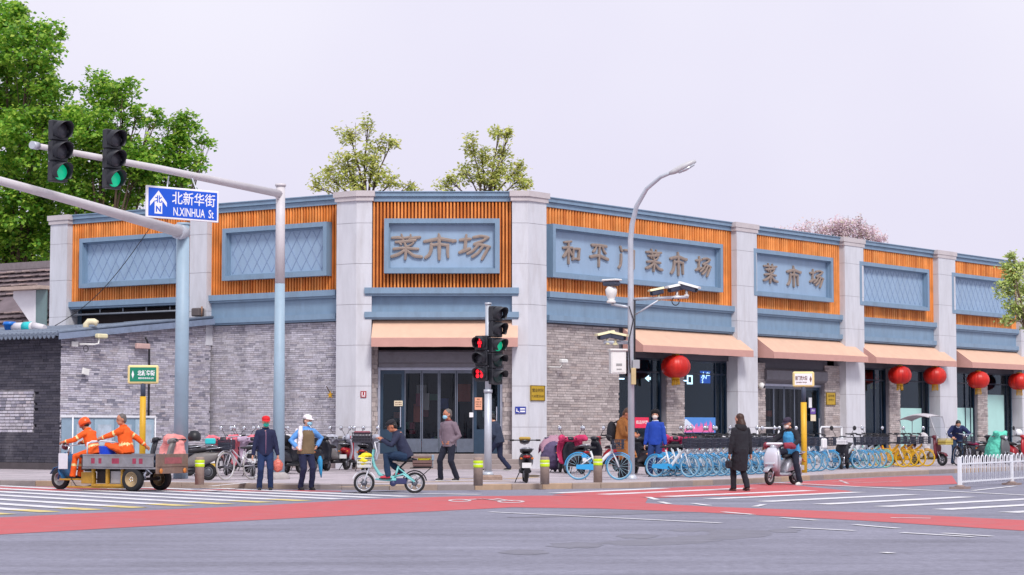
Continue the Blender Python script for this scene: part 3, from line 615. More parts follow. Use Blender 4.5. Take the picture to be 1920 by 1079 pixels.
# ---- ground floor of the market
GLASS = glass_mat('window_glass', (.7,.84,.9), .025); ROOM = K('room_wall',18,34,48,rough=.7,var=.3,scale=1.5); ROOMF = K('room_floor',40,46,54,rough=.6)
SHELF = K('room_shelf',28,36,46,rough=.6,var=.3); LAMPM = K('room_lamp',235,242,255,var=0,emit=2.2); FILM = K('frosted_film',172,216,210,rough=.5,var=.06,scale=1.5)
def window(fac, a, b, z0=.4, z1=3.86, rec=.22, mull=(), film=None, deep=2.6, shelves=True):
    fw = .07; mb = MB()
    mb.box(a, b, rec-.05, rec+.05, z1-fw, z1, M=fac.M); mb.box(a, b, rec-.05, rec+.05, z0, z0+fw, M=fac.M)
    mb.box(a, a+fw, rec-.05, rec+.05, z0+fw, z1-fw, M=fac.M); mb.box(b-fw, b, rec-.05, rec+.05, z0+fw, z1-fw, M=fac.M)
    for k in mull: mb.box(a+(b-a)*k-.025, a+(b-a)*k+.025, rec-.04, rec+.04, z0+fw, z1-fw, M=fac.M)
    mb.box(a+fw, b-fw, rec-.035, rec+.035, z1-.52, z1-.46, M=fac.M)
    fr = part(mb, 'window', DKTEAL)
    gp = MB(); gp.box(a+fw, b-fw, rec-.006, rec+.006, z0+fw, z1-fw, M=fac.M); part(gp, 'pane', GLASS, fr)
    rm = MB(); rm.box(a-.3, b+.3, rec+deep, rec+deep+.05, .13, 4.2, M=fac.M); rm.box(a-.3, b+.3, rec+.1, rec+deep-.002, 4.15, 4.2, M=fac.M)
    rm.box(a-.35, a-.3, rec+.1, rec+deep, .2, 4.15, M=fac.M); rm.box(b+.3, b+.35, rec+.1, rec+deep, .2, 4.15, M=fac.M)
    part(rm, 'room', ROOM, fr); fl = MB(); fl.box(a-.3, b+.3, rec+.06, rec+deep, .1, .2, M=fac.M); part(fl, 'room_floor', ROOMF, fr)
    if shelves:
        sh = MB(); rnd = random.Random(int(a*100))
        for z in (.9, 1.5, 2.1): sh.box(a+.1, b-.1, rec+deep-.6, rec+deep-.1, z, z+.05, M=fac.M)
        part(sh, 'shelf', SHELF, fr)
        gd = MB(); 
        for z in (.95, 1.55, 2.15):
            x = a+.15
            while x < b-.3:
                ww = .1+rnd.random()*.22; gd.box(x, x+ww, rec+deep-.55, rec+deep-.2, z, z+.12+rnd.random()*.32, mat=rnd.randrange(5), M=fac.M); x += ww+.03
        part(gd, 'goods', [K('goods_a',190,90,60), K('goods_b',70,120,90), K('goods_c',200,190,170), K('goods_d',60,80,130), K('goods_e',150,60,70)], fr)['kind'] = 'stuff'
    lp = MB(); 
    for q in range(2): lp.box(a+.5+q*.3, a+1.5+q*.5 if b-a > 2.2 else b-.2, rec+.7+q*1.1, rec+.76+q*1.1, 3.12+.12*q, 3.16+.12*q, M=fac.M)
    part(lp, 'lamp_tube', LAMPM, fr)
    ct = MB(); ct.box(a+.1, b-.4, rec+1.2, rec+1.7, .2, 1.05, M=fac.M); part(ct, 'counter', K('counter_teal',110,160,168,rough=.4,var=.15), fr)
    dc = MB(); dc.bbox(a+(b-a)*.45, b-.3, rec+1.9, rec+2.4, 1.1, 2.35, .03, 0, fac.M); part(dc, 'display_case', K('lit_case',150,205,215,rough=.4,var=.35,scale=3,emit=.22), fr)
    if film:
        f0, f1, fz0, fz1 = film; fb = MB(); fb.box(a+(b-a)*f0, a+(b-a)*f1, rec-.012, rec-.009, fz0, fz1, M=fac.M); part(fb, 'frosted_film', FILM, fr)
    return fr
def lintel(fac, a, b, z0=3.86, z1=ZB, rec=.1):
    mb = MB(); mb.box(a, b, rec, rec+.3, z0, z1, M=fac.M); part(mb, 'lintel', K('lintel_grey',92,92,102,rough=.7,var=.1))
def plinth(fac, a, b, z=.55):
    mb = MB(); mb.bbox(a, b, -.02, .13, 0, z, .02, M=fac.M); part(mb, 'plinth', K('plinth_stone',160,146,146,rough=.8,var=.12,scale=3,dirt=.4))
# brick faces: left bay, right bay, narrow strips
bw = lower_wall(FL, sL['p2b']-.1, S1L+.1, 0, ZB)
bl_ = bricks(FL, sL['p2b']-.1, S1L+.05, .5, ZB, .04, BRICK_L)
lay(FL, bl_, BRICK_L, bw, 150, key=lambda q: -q[0]*.3 - abs(q[2]-2.6)*-.2)
plinth(FL, sL['p2b']-.1, S1L+.1, .5)
aW1, bW1 = FR.s(1158,-.1,2.5), FR.s(1243,-.1,2.5); aW2, bW2 = FR.s(1279,-.1,2.5), FR.s(1366,-.1,2.5)
bw = lower_wall(FR, S0R-.3, aW1, 0, ZB)
br_ = bricks(FR, S0R-.3, aW1, .5, ZB, .04, BRICK_W, bl=(.24,.44), bh=.085)
lay(FR, br_, BRICK_W, bw, 110, key=lambda q: abs(q[2]-2.4) + .2*q[0])
plinth(FR, S0R-.3, aW1, .5)
def pier(fac, a, b, z0=.13, z1=3.86, y=.0, budget=0):
    bwk = MB(); bwk.box(a, b, y+.05, y+.3, z0, z1, M=fac.M); p_ = part(bwk, 'brick_pier', MORTAR)
    lay(fac, bricks(fac, a, b, z0, z1, y, BRICK_W, bl=(.24,.44), bh=.085), BRICK_W, p_, budget); return p_
pier(FR, bW1+.1, aW2, budget=10)
lintel(FR, aW1, sR['p3a']+.2)
w1 = window(FR, aW1, bW1, mull=(.42,.82)); w2 = window(FR, aW2, bW2, mull=(.76,.88))
# second bay: shuttered doorway
d2a, d2b = FR.s(1431,-.1,2), FR.s(1543,-.1,2)
pier(FR, sR['p3b']-.05, d2a, budget=10); pier(FR, d2b, sR['p4a']-.02, budget=10); lintel(FR, d2a-.3, d2b+.3, 3.3, ZB, .06)
# third, fourth bays
for lo, m0, m1, hi, nx in ((1611,1664,1684,1750,'p5a'),(1786,1830,1848,1906,'p6a')):
    a, b, c, d = FR.s(lo,-.1,2.5), FR.s(m0,-.1,2.5), FR.s(m1,-.1,2.5), FR.s(hi,-.1,2.5)
    pier(FR, b, c, budget=10); lintel(FR, a-.1, d+.4)
    window(FR, a, b, mull=(.62,.84), film=None if lo < 1700 else (.08,.95,.6,2.3)); window(FR, c, d, mull=(.74,.87), film=(.04,.72,.6,2.25) if lo < 1700 else (.06,.66,.6,2.9))
window(FR, sR['p6b']+.3, sR['p6b']+8); lintel(FR, sR['p6b'], S_END_R)

# doors --------------------------------------------------------------
PVC = glass_mat('pvc_curtain', (.66,.72,.84), .03); PVCF = K('pvc_frame',96,104,120,rough=.4,var=.15,dirt=.25); DOORB = K('door_blue',38,62,84,rough=.4,var=.15)
def doorway(fac, a, b, zb, zt, rec, cuts, ncur, box_h=.5, leafs=True, box_out=.12):
    mb = MB(); mb.box(a-.07, a, rec-.12, rec+.1, zb, zt, M=fac.M); mb.box(b, b+.07, rec-.12, rec+.1, zb, zt, M=fac.M); mb.box(a, b, rec-.1, rec+.1, zt-.09, zt, M=fac.M)
    dr = part(mb, 'entrance', STEEL)
    sh = MB()
    prof = [(-box_out,zt+.1),(-box_out-.06,zt+.16),(-box_out-.06,zt+box_h-.06),(-box_out,zt+box_h),(.3,zt+box_h),(.3,zt+.002),(.1,zt+.002)]
    vs = [(a-.05, y, z) for y, z in prof] + [(b+.05, y, z) for y, z in prof]; n = len(prof)
    sh.add(vs, [tuple(range(n)), tuple(range(2*n-1,n-1,-1))] + [(i,n+i,n+(i+1)%n,(i+1)%n) for i in range(n)], 0, fac.M)
    part(sh, 'roller_shutter_box', K('shutter_grey',112,110,118,rough=.5,metal=.2,var=.1,dirt=.3), dr)
    c0, c1 = a+(b-a)*cuts[0], a+(b-a)*cuts[1]; zt2 = zt-.09
    def leaf(x0, x1):
        q = MB(); q.box(x0, x0+.09, rec-.03, rec+.03, zb, zt2, M=fac.M); q.box(x1-.09, x1, rec-.03, rec+.03, zb, zt2, M=fac.M); q.box(x0+.09, x1-.09, rec-.03, rec+.03, zt2-.12, zt2, M=fac.M)
        q.box(x0+.09, x1-.09, rec-.03, rec+.03, zb, zb+.78, M=fac.M); l_ = part(q, 'door_leaf', DOORB, dr)
        p = MB(); p.box(x0+.09, x1-.09, rec-.006, rec+.006, zb+.78, zt2-.12, M=fac.M); part(p, 'door_pane', GLASS, dr)
        hd = MB(); hd.box(x1-.13, x1-.1, rec-.1, rec-.06, zb+.85, zb+1.5, M=fac.M); part(hd, 'door_handle', STEEL, dr)
    if cuts[0] > .02: leaf(a, c0)
    if cuts[1] < .98: leaf(c1, b)
    for i in range(ncur):
        x0 = c0+(c1-c0)*i/ncur+.008; x1 = c0+(c1-c0)*(i+1)/ncur-.008; yy = rec-.04+.015*(i%2); e = .035
        q = MB(); q.box(x0, x0+e, yy-.012, yy+.012, zb+.05, zt2, M=fac.M); q.box(x1-e, x1, yy-.012, yy+.012, zb+.05, zt2, M=fac.M); q.box(x0+e, x1-e, yy-.012, yy+.012, zb+.05, zb+.48, M=fac.M); q.box(x0+e, x1-e, yy-.012, yy+.012, zt2-.1, zt2, M=fac.M)
        part(q, 'curtain_frame', PVCF, dr)
        q = MB(); nn = 8; vs = []; rnd = random.Random(i*7+int(a*10))
        for k in range(nn+1):
            dy = (rnd.random()-.5)*.03
            for z in (zb+.48, zb+1.2, zt2-.1): vs.append((x0+e+(x1-x0-2*e)*k/nn, yy+dy+(rnd.random()-.5)*.012, z))
        q.add(vs, [(3*k+j,3*k+3+j,3*k+4+j,3*k+1+j) for k in range(nn) for j in (0,1)], 0, fac.M, True); part(q, 'plastic_curtain', PVC, dr)
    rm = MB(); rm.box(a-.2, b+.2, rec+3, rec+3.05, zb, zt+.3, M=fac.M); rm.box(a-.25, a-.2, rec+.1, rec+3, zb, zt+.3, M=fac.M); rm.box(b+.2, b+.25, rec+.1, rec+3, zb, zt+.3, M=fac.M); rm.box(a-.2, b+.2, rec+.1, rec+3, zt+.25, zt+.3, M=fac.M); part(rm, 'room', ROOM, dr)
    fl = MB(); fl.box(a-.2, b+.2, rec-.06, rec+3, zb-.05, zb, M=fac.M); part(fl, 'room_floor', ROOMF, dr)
    gd = MB(); rnd = random.Random(4)
    for k in range(26):
        x = a+rnd.random()*(b-a-.4); z = zb+rnd.random()*1.9; gd.box(x, x+.15+rnd.random()*.3, rec+1.8+rnd.random(), rec+2.9, z, z+.1+rnd.random()*.5, mat=k%5, M=fac.M)
    part(gd, 'goods', [K('goods_a',0,0,0), K('goods_b',0,0,0), K('goods_c',0,0,0), K('goods_d',0,0,0), K('goods_e',0,0,0)], dr)['kind'] = 'stuff'
    return dr
dca, dcb = FC.s(713,-.3,2), FC.s(938,-.3,2); DZ = .60
door_c = doorway(FC, dca, dcb, DZ, 3.36, .32, (.2,.78), 4, box_h=.55, box_out=-.1)
mb = MB(); mb.box(-.4, dca-.07, .14, .5, DZ, ZB, M=FC.M); mb.box(dcb+.07, S1C+.4, .14, .5, DZ, ZB, M=FC.M); cw = part(mb, 'brick_backing', MORTAR)
lay(FC, bricks(FC, -.4, dca-.07, DZ, 4.3, .09, BRICK_W, bl=(.2,.3), bh=.15) + bricks(FC, dcb+.07, S1C+.4, DZ, 4.3, .09, BRICK_W, bl=(.2,.3), bh=.15), BRICK_W, cw, 0)
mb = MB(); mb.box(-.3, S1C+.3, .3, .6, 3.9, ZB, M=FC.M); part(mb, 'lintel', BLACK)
STEPM = K('step_stone',150,138,136,rough=.8,var=.12,scale=3,dirt=.35)
for i, (o, z0, z1) in enumerate(((.95,.0,.28),(.6,.0,.44),(.25,.0,.60))):
    mb = MB(); mb.bbox(-.55+.1*i, S1C+.55-.1*i, -o, .5 if i == 2 else -o+.345, z0, z1, .015, M=FC.M); part(mb, 'step', STEPM)
door_2 = doorway(FR, d2a, d2b, .3, 3.1, .28, (.05,.74), 4, box_h=.55, box_out=.05)
mb = MB(); mb.bbox(d2a-.3, d2b+.3, -.5, .3, 0, .3, .015, M=FR.M); part(mb, 'step', STEPM)

# awnings ------------------------------------------------------------
def awning(fac, a, b, zt=4.84, zf=4.24, zb=4.0, out=.87, off=.02):
    mb = MB(); P = lambda s, y, z: (s, -y, z)
    mb.add([P(a,off,zt),P(b,off,zt),P(b,out,zf),P(a,out,zf),P(a,off,zt-.03),P(b,off,zt-.03),P(b,out-.02,zf-.035),P(a,out-.02,zf-.035)], [(0,1,2,3),(7,6,5,4)], 0, fac.M)
    aw = part(mb, 'awning', AWN)
    v = MB(); N = 14; rnd = random.Random(int(a*50)); vs = []
    for i in range(N+1):
        x = a+(b-a)*i/N; vs += [P(x,out,zf),P(x,out+.012*rnd.random(),zb+.01*rnd.random())]
    v.add(vs, [(2*i,2*i+2,2*i+3,2*i+1) for i in range(N)], 0, fac.M); v.box(a+.01, b-.01, -out+.03, -out+.06, zb+.02, zf-.05, M=fac.M); part(v, 'valance', AWN2, aw)
    for x, d in ((a,.012),(b,-.012)):
        sd = MB(); sd.add([P(x,off,zt),P(x,out,zf),P(x,out,zb),P(x,off,zb+.05),P(x+d,off,zt-.02),P(x+d,out-.01,zf-.02),P(x+d,out-.01,zb),P(x+d,off,zb+.05)], [(0,1,2,3),(7,6,5,4),(3,2,6,7)], 0, fac.M); part(sd, 'side_panel', AWN2, aw)
    fr = MB()
    for k in range(4):
        x = a+.15+(b-a-.3)*k/3; fr.tube([fac.P(x,off+.02,zb+.05),fac.P(x,out-.06,zb+.06)], .015, 6)
    part(fr, 'awning_arm', STEEL, aw); return aw
awning(FC, FC.s(696,.87,4.2), FC.s(971,.87,4.2), 4.85, 4.26, 3.97)
for x0, x1 in ((1205.6,1413),(1451,1628),(1643,1794),(1823,1960)): awning(FR, FR.s(x0,.87,4.1), FR.s(x1,.87,4.1))
# recess under the first left bay, with a service pipe
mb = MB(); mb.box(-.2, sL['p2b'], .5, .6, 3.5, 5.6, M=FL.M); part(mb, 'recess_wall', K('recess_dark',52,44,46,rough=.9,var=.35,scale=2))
mb = MB(); mb.tube([FL.P(sL['p1b']-.1,.05,5.42), FL.P(sL['p2a']+.2,.05,5.42)], .035, 8)
for k in range(5): mb.tube([FL.P(sL['p1b']+.4+k*1.1,.05,5.42), FL.P(sL['p1b']+.4+k*1.1,.05,5.62)], .02, 6)
part(mb, 'service_pipe', K('pipe_grey',140,146,156,rough=.4,metal=.3))

# ================================================================== GREY BRICK HOUSE (left)
A_ = Vector(((118-960)/F_PX*64.2, 64.2, 0)); E_ = FL.P(FL.s(396,.05,3), .05, 0); gd_ = E_-A_
FG = Fac(A_.x, A_.y, gd_.x, gd_.y); GL_ = gd_.length
FD = Fac(A_.x, A_.y, .835, -.55)               # dark street wall runs to the left of the corner (negative s)
house = thing('brick_house', 'low grey brick house with blackened left wall and tiled roof beside the market', 'house', A_[:], baked=True)
def zr(s): return 4.30 + (5.02-4.30)*s/GL_
mb = MB(); mb.add([(.03,.09,0),(GL_,.09,0),(GL_,.09,zr(GL_)),(.03,.09,zr(0)),(.3,.3,0),(GL_,.3,0),(GL_,.3,zr(GL_)),(.3,.3,zr(0))], [(0,1,2,3),(7,6,5,4),(0,3,7,4),(1,5,6,2),(3,2,6,7)], 0, FG.M); gw = mb.build('gable_wall', MORTAR, house)
lst = bricks(FG, .0, GL_, 0.1, 5.1, .05, BRICK_P, clip=zr)
lay(FG, lst, BRICK_P, gw, 300, key=lambda q: q[0]*.5 + abs(q[2]-2.9))
HX0, HX1 = FD.s(-6,0,2), FD.s(62,0,2)
mb = MB(); mb.box(-14, -.3, .1, .3, 0, 4.3, M=FD.M); dw = mb.build('street_wall', K('black_mortar',44,44,54,rough=.9,var=.2), house)
lst = bricks(FD, -9, -.085, .35, 4.3, .05, BRICK_D, bl=(.24,.44), bh=.085, holes=((HX0,HX1,1.27,2.66),))
lay(FD, lst, BRICK_D, dw, 0)
mb = MB(); mb.box(HX0, HX1, .06, .105, 1.27, 2.66, M=FD.M); blk = mb.build('blocked_window', K('rough_mortar',120,118,124,rough=.9,var=.35,scale=9,dirt=.5), house)
lay(FD, [q for q in bricks(FD, HX0+.02, HX1-.02, 1.29, 2.64, .035, BRICK_P, bl=(.2,.28), bh=.1, jt=.025)], BRICK_P, blk, 0)
mb = MB(); mb.box(-14, .02, -.03, .1, 0, .34, M=FD.M); mb.build('plinth', K('dark_plinth',78,72,76,rough=.9,var=.2,scale=3), house)
# roof: rows of round tiles running up the slope, drip ends at the eave, rake board over the gable
ROOFT = K('roof_tile_grey',112,124,142,rough=.7,var=.2,scale=5,dirt=.35,dcol=(.09,.1,.12))
slope = (5.02-4.30)/GL_; ez = zr(0)+.06
rs = MB()
def RP(s, g_, dz=0): return A_ + FD.u*s + FG.u*g_ + Vector((0,0,ez+slope*g_+dz))
for qa, qb in ((-14,.12),):
    pts = [RP(qa,-.35),RP(qb,-.35),RP(qb,GL_-.1),RP(qa,GL_-.1)]; rs.add(pts+[p-Vector((0,0,.06)) for p in pts], [(0,1,2,3),(7,6,5,4),(0,4,5,1),(1,5,6,2),(2,6,7,3),(3,7,4,0)])
roof_h = rs.build('roof', ROOFT, house)
tile = MB(); tile.tube([(0,0,0),FG.u*1.1+Vector((0,0,slope*1.1))], .062, 8, sy=1)
tm = tile.mesh('roof_tile', ROOFT)
random.seed(21)
for i in range(34):
    s = .06-i*.19
    for k in range(6 if i < 14 else 3):
        g_ = -.38 + k*1.08
        if g_ > GL_-1: break
        o = link('roof_tile', tm, roof_h, loc=(RP(s, g_, .012+.012*(k%2)+random.random()*.008)-A_)[:])
    dp = MB(); c0 = RP(s-.095,-.39,-.02); dp.add([c0-FD.u*.085, c0+FD.u*.085, c0+FD.u*.06-Vector((0,0,.07)), c0-Vector((0,0,.12)), c0-FD.u*.06-Vector((0,0,.07))], [(0,1,2,3,4)]); dp.add([c0-FD.u*.085+FG.u*.03, c0+FD.u*.085+FG.u*.03, c0+FD.u*.06-Vector((0,0,.07))+FG.u*.03, c0-Vector((0,0,.12))+FG.u*.03, c0-FD.u*.06-Vector((0,0,.07))+FG.u*.03], [(4,3,2,1,0)])
    dp.build('drip_tile', ROOFT, roof_h, origin=A_[:])
rk = MB(); p0, p1 = RP(.16,-.36), RP(.16,GL_-.1); n_ = FG.n
for a, b, t0, t1 in ((p0,p1,-.17,.02),):
    vs = [a+n_*.02+Vector((0,0,t0)), b+n_*.02+Vector((0,0,t0)), b+n_*.02+Vector((0,0,t1)), a+n_*.02+Vector((0,0,t1)), a+n_*.1+Vector((0,0,t0)), b+n_*.1+Vector((0,0,t0)), b+n_*.1+Vector((0,0,t1)), a+n_*.1+Vector((0,0,t1))]
    rk.add(vs, [(0,3,2,1),(4,5,6,7),(0,1,5,4),(1,2,6,5),(2,3,7,6),(3,0,4,7)])
rk.build('rake_board', K('rake_blue',126,140,164,rough=.6,var=.12,dirt=.3), roof_h)
rl = MB(); rl.tube([RP(.1,-.36,.06)+n_*.03, RP(.1,GL_*.5,.09)+n_*.02, RP(.1,GL_-.1,.07)+n_*.03], .055, 8); rl.build('rake_ridge', ROOFT, roof_h)

# ================================================================== OLD TILED HOUSE FAR LEFT
FO = Fac(-32, 92, .835, -.55)
old = thing('old_tiled_house', 'old house with weathered grey-pink tile roof and a plastic-covered dormer, far left behind', 'house', (-32, 92, 0), baked=True)
TILO = pal_mat('old_tile', [S(150,134,134),S(176,156,152),S(128,116,120),S(166,150,146),S(190,172,166)], noise_sc=3)
mb = MB(); mb.box(-6, 16, 3, 12, 0, 5.2, M=FO.M); mb.build('wall', K('old_wall',150,140,138,rough=.9,var=.2,scale=2,dirt=.4), old)
mb = MB(); mb.add([(-7,2.4,5.0),(17,2.4,5.0),(17,8.6,8.9),(-7,8.6,8.9),(17,14.5,5.2),(-7,14.5,5.2)], [(0,1,2,3),(3,2,4,5)], 0, FO.M); oroof = mb.build('roof', K('old_felt',112,100,106,rough=.9,var=.25,scale=1,dirt=.3), old)
mb = MB()
for i in range(44):
    for k in range(16):
        if (i*.5-6) > 4.5+k*.32 and k > 6: continue
        x = -6.5+i*.5; t0 = k/16; y = 2.3+6*t0; z = 5.03+3.8*t0; mb.box(x, x+.45, y-.02, y+.44, z+.01+.02*(i%2), z+.07+.02*(i%2), M=FO.M @ Matrix.Translation((0,0,0)))
mb.build('roof_tiles', TILO, oroof)['kind'] = 'stuff'
mb = MB(); mb.box(-7, 17, 8.4, 8.9, 8.8, 9.12, M=FO.M); mb.build('ridge', K('ridge_grey',126,118,122,rough=.9,var=.2), old)
dm = MB(); dm.box(10.3, 12.7, 2.6, 6, 7.3, 7.45, M=FO.M); dmo = dm.build('dormer', K('dormer_roof',178,160,150,rough=.9,var=.2), old)
dm = MB(); dm.add([(10.6,3.1,7.0),(11.95,3.1,5.6),(11.95,3.1,7.29),(10.6,3.1,7.29),(10.6,4.6,7.0),(11.95,4.6,5.6),(11.95,4.6,7.29),(10.6,4.6,7.29)], [(0,1,2,3),(7,6,5,4),(0,4,5,1),(3,7,4,0)], 0, FO.M); dm.box(11.95,12.03,3.04,3.12,5.6,7.29,M=FO.M); dm.build('plastic_sheet', K('plastic_sheet',226,226,232,rough=.3,var=.08,scale=2), dmo)
dm = MB(); dm.box(12.03,12.65,3.06,3.12,5.6,7.29,M=FO.M); dm.build('dormer_pane', K('dormer_glass',110,134,136,rough=.2), dmo)

p0, p1 = FR.P(FR.s(1323,-.4,9), -.4, 9.0), FR.P(FR.s(1362,-.4,9), -.4, 8.95)
mb = MB(); mb.tube([p0-Vector((0,0,.3)), p0+Vector((0,0,.06)), p1+Vector((0,0,.02))], .02, 6); tag(mb.build('roof_pipe', K('pipe_grey',140,146,156), None), 'thin bent pipe on the roof parapet left of the third pillar', 'pipe')
# things lying on the low roof
def on_roof(px, g_): # point on the low roof below pixel column
    best = min((abs(960+F_PX*RP(s*.05,g_).x/RP(s*.05,g_).y-px), s) for s in range(-160,4)); return RP(best[1]*.05, g_)
p = on_roof(55, 2.2)
t = thing('roof_duct', 'white round duct with a turquoise band lying on the low tiled roof', 'duct', (p.x,p.y,p.z+.0), math.atan2(FD.u.y,FD.u.x))
mb = MB(); mb.tube([(-.9,0,.16),(.2,0,.16)], .15, 14); mb.build('duct_pipe', K('duct_white',214,210,216,var=.08), t)
mb = MB(); mb.tube([(-.25,0,.16),(.1,0,.16)], .163, 14); mb.build('band', K('duct_cyan',40,196,200,var=.08), t)
mb = MB(); mb.tube([(.2,0,.16),(.7,0,.1)], [.14,.1], 14); mb.build('duct_elbow', K('duct_white',214,210,216), t)
p = on_roof(22, 2.2)
t = tag(MB().lathe([(.14,0),(.2,.22),(.24,.24),(.22,.3),(.2,.34)],14).build('plastic_drum', K('drum_blue',20,110,200,rough=.35), None, loc=(p.x-.1,p.y,p.z)), 'bright blue plastic drum on the low tiled roof beside the duct', 'drum')
p = on_roof(160, .9)
mb = MB(); mb.tube([(0,0,0),(0,0,.2),(.08,0,.3),(.25,0,.3),(.36,0,.24)],[.1,.1,.1,.1,.09],10); tag(mb.build('vent_pipe', K('vent_cream',224,214,180,var=.08), None, loc=(p.x,p.y,p.z)), 'cream curved vent pipe sticking out of the low tiled roof', 'vent')
p = FL.P(FL.s(372,.5,5.2), .55, zr(GL_)+.12)
t = thing('flood_lamp', 'small grey floodlight on the roof edge beside the second stone pillar', 'lamp', p[:], -.6)
mb = MB(); mb.bbox(-.16,.2,-.15,.15,.02,.3,.03); mb.build('lamp_body', K('lamp_grey',92,84,84,rough=.5,dirt=.3), t); mb = MB(); mb.tube([(.18,0,0),(.2,0,.35)],.03,8); mb.build('bracket', K('rust',150,110,84), t)

# slack cable from the roof to the panel
a, b = FL.P(FL.s(100,.3,4.7),.45,4.95), FL.P(FL.s(283,.3,7),.32,8.35)
mb = MB(); mb.tube([a.lerp(b, k/12)+Vector((0,0,-.5*math.sin(math.pi*k/12))) for k in range(13)], .014, 5); tag(mb.build('cable', K('cable_black',52,48,50), None), 'thin dark cable hanging across the leftmost lattice panel', 'cable')

# ================================================================== TREES
BARK = K('bark',92,76,62,rough=.9,var=.3,scale=8,bump=.4)
LEAFG = pal_mat('leaf_green', [S(78,140,44),S(124,178,56),S(172,208,74),S(94,158,50),S(200,222,96),S(146,192,64),S(60,118,46)], rough=.55, bump=0, noise_sc=.5, translucent=.5)
LEAFY = pal_mat('leaf_olive', [S(168,184,84),S(204,208,112),S(188,196,88),S(220,216,136),S(150,170,84),S(226,216,148)], rough=.6, bump=0, noise_sc=.8, translucent=.35)
LEAFP = pal_mat('blossom', [S(226,202,214),S(238,218,228),S(212,184,198),S(222,200,200),S(200,192,168),S(244,228,236)], rough=.7, bump=0, noise_sc=.8, translucent=.3)
LEAFN = pal_mat('leaf_pale', [S(168,192,92),S(200,214,120),S(180,198,136),S(220,224,148),S(148,176,104)], rough=.6, bump=0, noise_sc=.8, translucent=.35)
def tree(name, label, base, blobs, m, leaf=.17, dens=90, trunk=.22, group=None, seed=1, twig=True, fork=.45, gap=.35, cat='tree', shape=.55):
    rnd = random.Random(seed); base = Vector(base)
    t = thing(name, label, cat, base[:], 0, group)
    top = max(blobs, key=lambda b: b[0].z)[0] - base
    cxy = sum((b[0]-base for b in blobs), Vector())/len(blobs)
    knee = Vector((cxy.x*.35, cxy.y*.35, min(b[0].z for b in blobs)-base.z-.6 if fork is None else top.z*fork))
    tr = MB(); tr.tube([(0,0,-.2), knee*.5+Vector((rnd.uniform(-.1,.1),rnd.uniform(-.1,.1),0)), knee], [trunk, trunk*.8, trunk*.65], 10); 
    tk = tr.build('trunk', BARK, t)
    lb = MB(); lf = MB()
    for c, r in blobs:
        c = c - base; mid = knee.lerp(c, .5)+Vector((rnd.uniform(-.2,.2),rnd.uniform(-.2,.2),.25))
        lb.tube([knee, mid, c], [trunk*.45, trunk*.28, trunk*.1], 6)
        for k in range(9):
            d = Vector((rnd.gauss(0,1),rnd.gauss(0,1),rnd.gauss(0,.8)+.3)).normalized(); e = c + d*r*rnd.uniform(.6,1.0); s0 = mid.lerp(c, rnd.uniform(.4,1)); lb.tube([s0, s0.lerp(e,.5)+Vector((0,0,.08*r)), e], [trunk*.1, trunk*.06, .008], 5)
        # leaves sit in little sprays around twig ends, leaving gaps between sprays
        ns = max(6, int(r*r*dens*.34))
        for k in range(ns):
            d = Vector((rnd.gauss(0,1),rnd.gauss(0,1),rnd.gauss(0,1))).normalized(); sc = c + Vector((d.x,d.y,d.z*.85))*r*(rnd.random()**gap)
            sr = rnd.uniform(.22,.5)*min(1.0,.45+r*.4); 
            for q in range(int(10+22*sr/.4)):
                dd = Vector((rnd.gauss(0,sr*.55),rnd.gauss(0,sr*.55),rnd.gauss(0,sr*.42))); p = sc+dd
                n = (Vector((rnd.gauss(0,.7),rnd.gauss(0,.7)-.3,1.0)) ).normalized(); u = n.orthogonal().normalized(); u.rotate(Matrix.Rotation(rnd.random()*6.28,3,n)); v = n.cross(u); L = leaf*rnd.uniform(.65,1.25); W = L*shape
                lf.add([p, p+u*L*.5+v*W*.5+n*L*.06, p+u*L-n*L*.12, p+u*L*.5-v*W*.5+n*L*.06], [(0,1,2),(0,2,3)])
    lb.build('branches', BARK, tk); cr = lf.build('crown', m, t); return t
def B(px, py, rpx, Y, dy=0): return (atY(px, py, Y+dy), rpx*Y/F_PX)
tree('tree', 'tall dense green tree at the far left edge, rising above the lattice panel', (-27,110,0), [B(-30,60,90,108),B(55,95,62,106),B(20,170,90,108,2),B(90,160,42,106),B(-40,260,120,110),B(60,260,75,107,-1),B(120,230,55,108),B(20,380,95,108),B(110,350,60,110),B(-30,460,90,110),B(70,455,70,109),B(10,25,40,108),B(95,60,32,107),B(45,500,60,112)], LEAFG, .25, 85, .32, seed=3, fork=.3, shape=.8)
tree('tree', 'green tree with a ragged stepped top behind the traffic signal heads, second from left', (-21.5,106,0), [B(165,240,62,105),B(195,180,42,106),B(235,175,32,105),B(255,215,28,105),B(200,290,65,106),B(130,330,60,106),B(255,290,45,105),B(215,370,60,107),B(150,410,60,107),B(185,148,22,106),B(270,345,40,106),B(285,220,20,106)], LEAFG, .235, 85, .24, seed=5, fork=.35, shape=.8)
tree('tree', 'smaller light green tree spreading right, behind the blue street name board', (-18.6,108,0), [B(315,245,34,107),B(350,235,28,107),B(335,285,40,107),B(385,265,18,107),B(300,290,35,107),B(375,300,20,106),B(310,340,45,108),B(280,320,30,107),B(345,330,28,107),B(345,218,16,107)], LEAFG, .225, 85, .18, seed=8, fork=.4, shape=.8)
tree('tree', 'sparse yellow-green tree above the roof, left of the entrance bay', (-6.3,90,0), [B(655,250,26,90),B(690,235,16,90),B(650,300,34,90),B(710,275,24,90),B(735,268,14,90),B(690,300,26,90),B(620,335,30,90),B(665,340,34,90),B(710,335,30,90),B(590,352,16,90),B(735,345,20,90),B(770,350,18,90)], LEAFY, .18, 115, .15, seed=12, fork=.72, gap=.6)
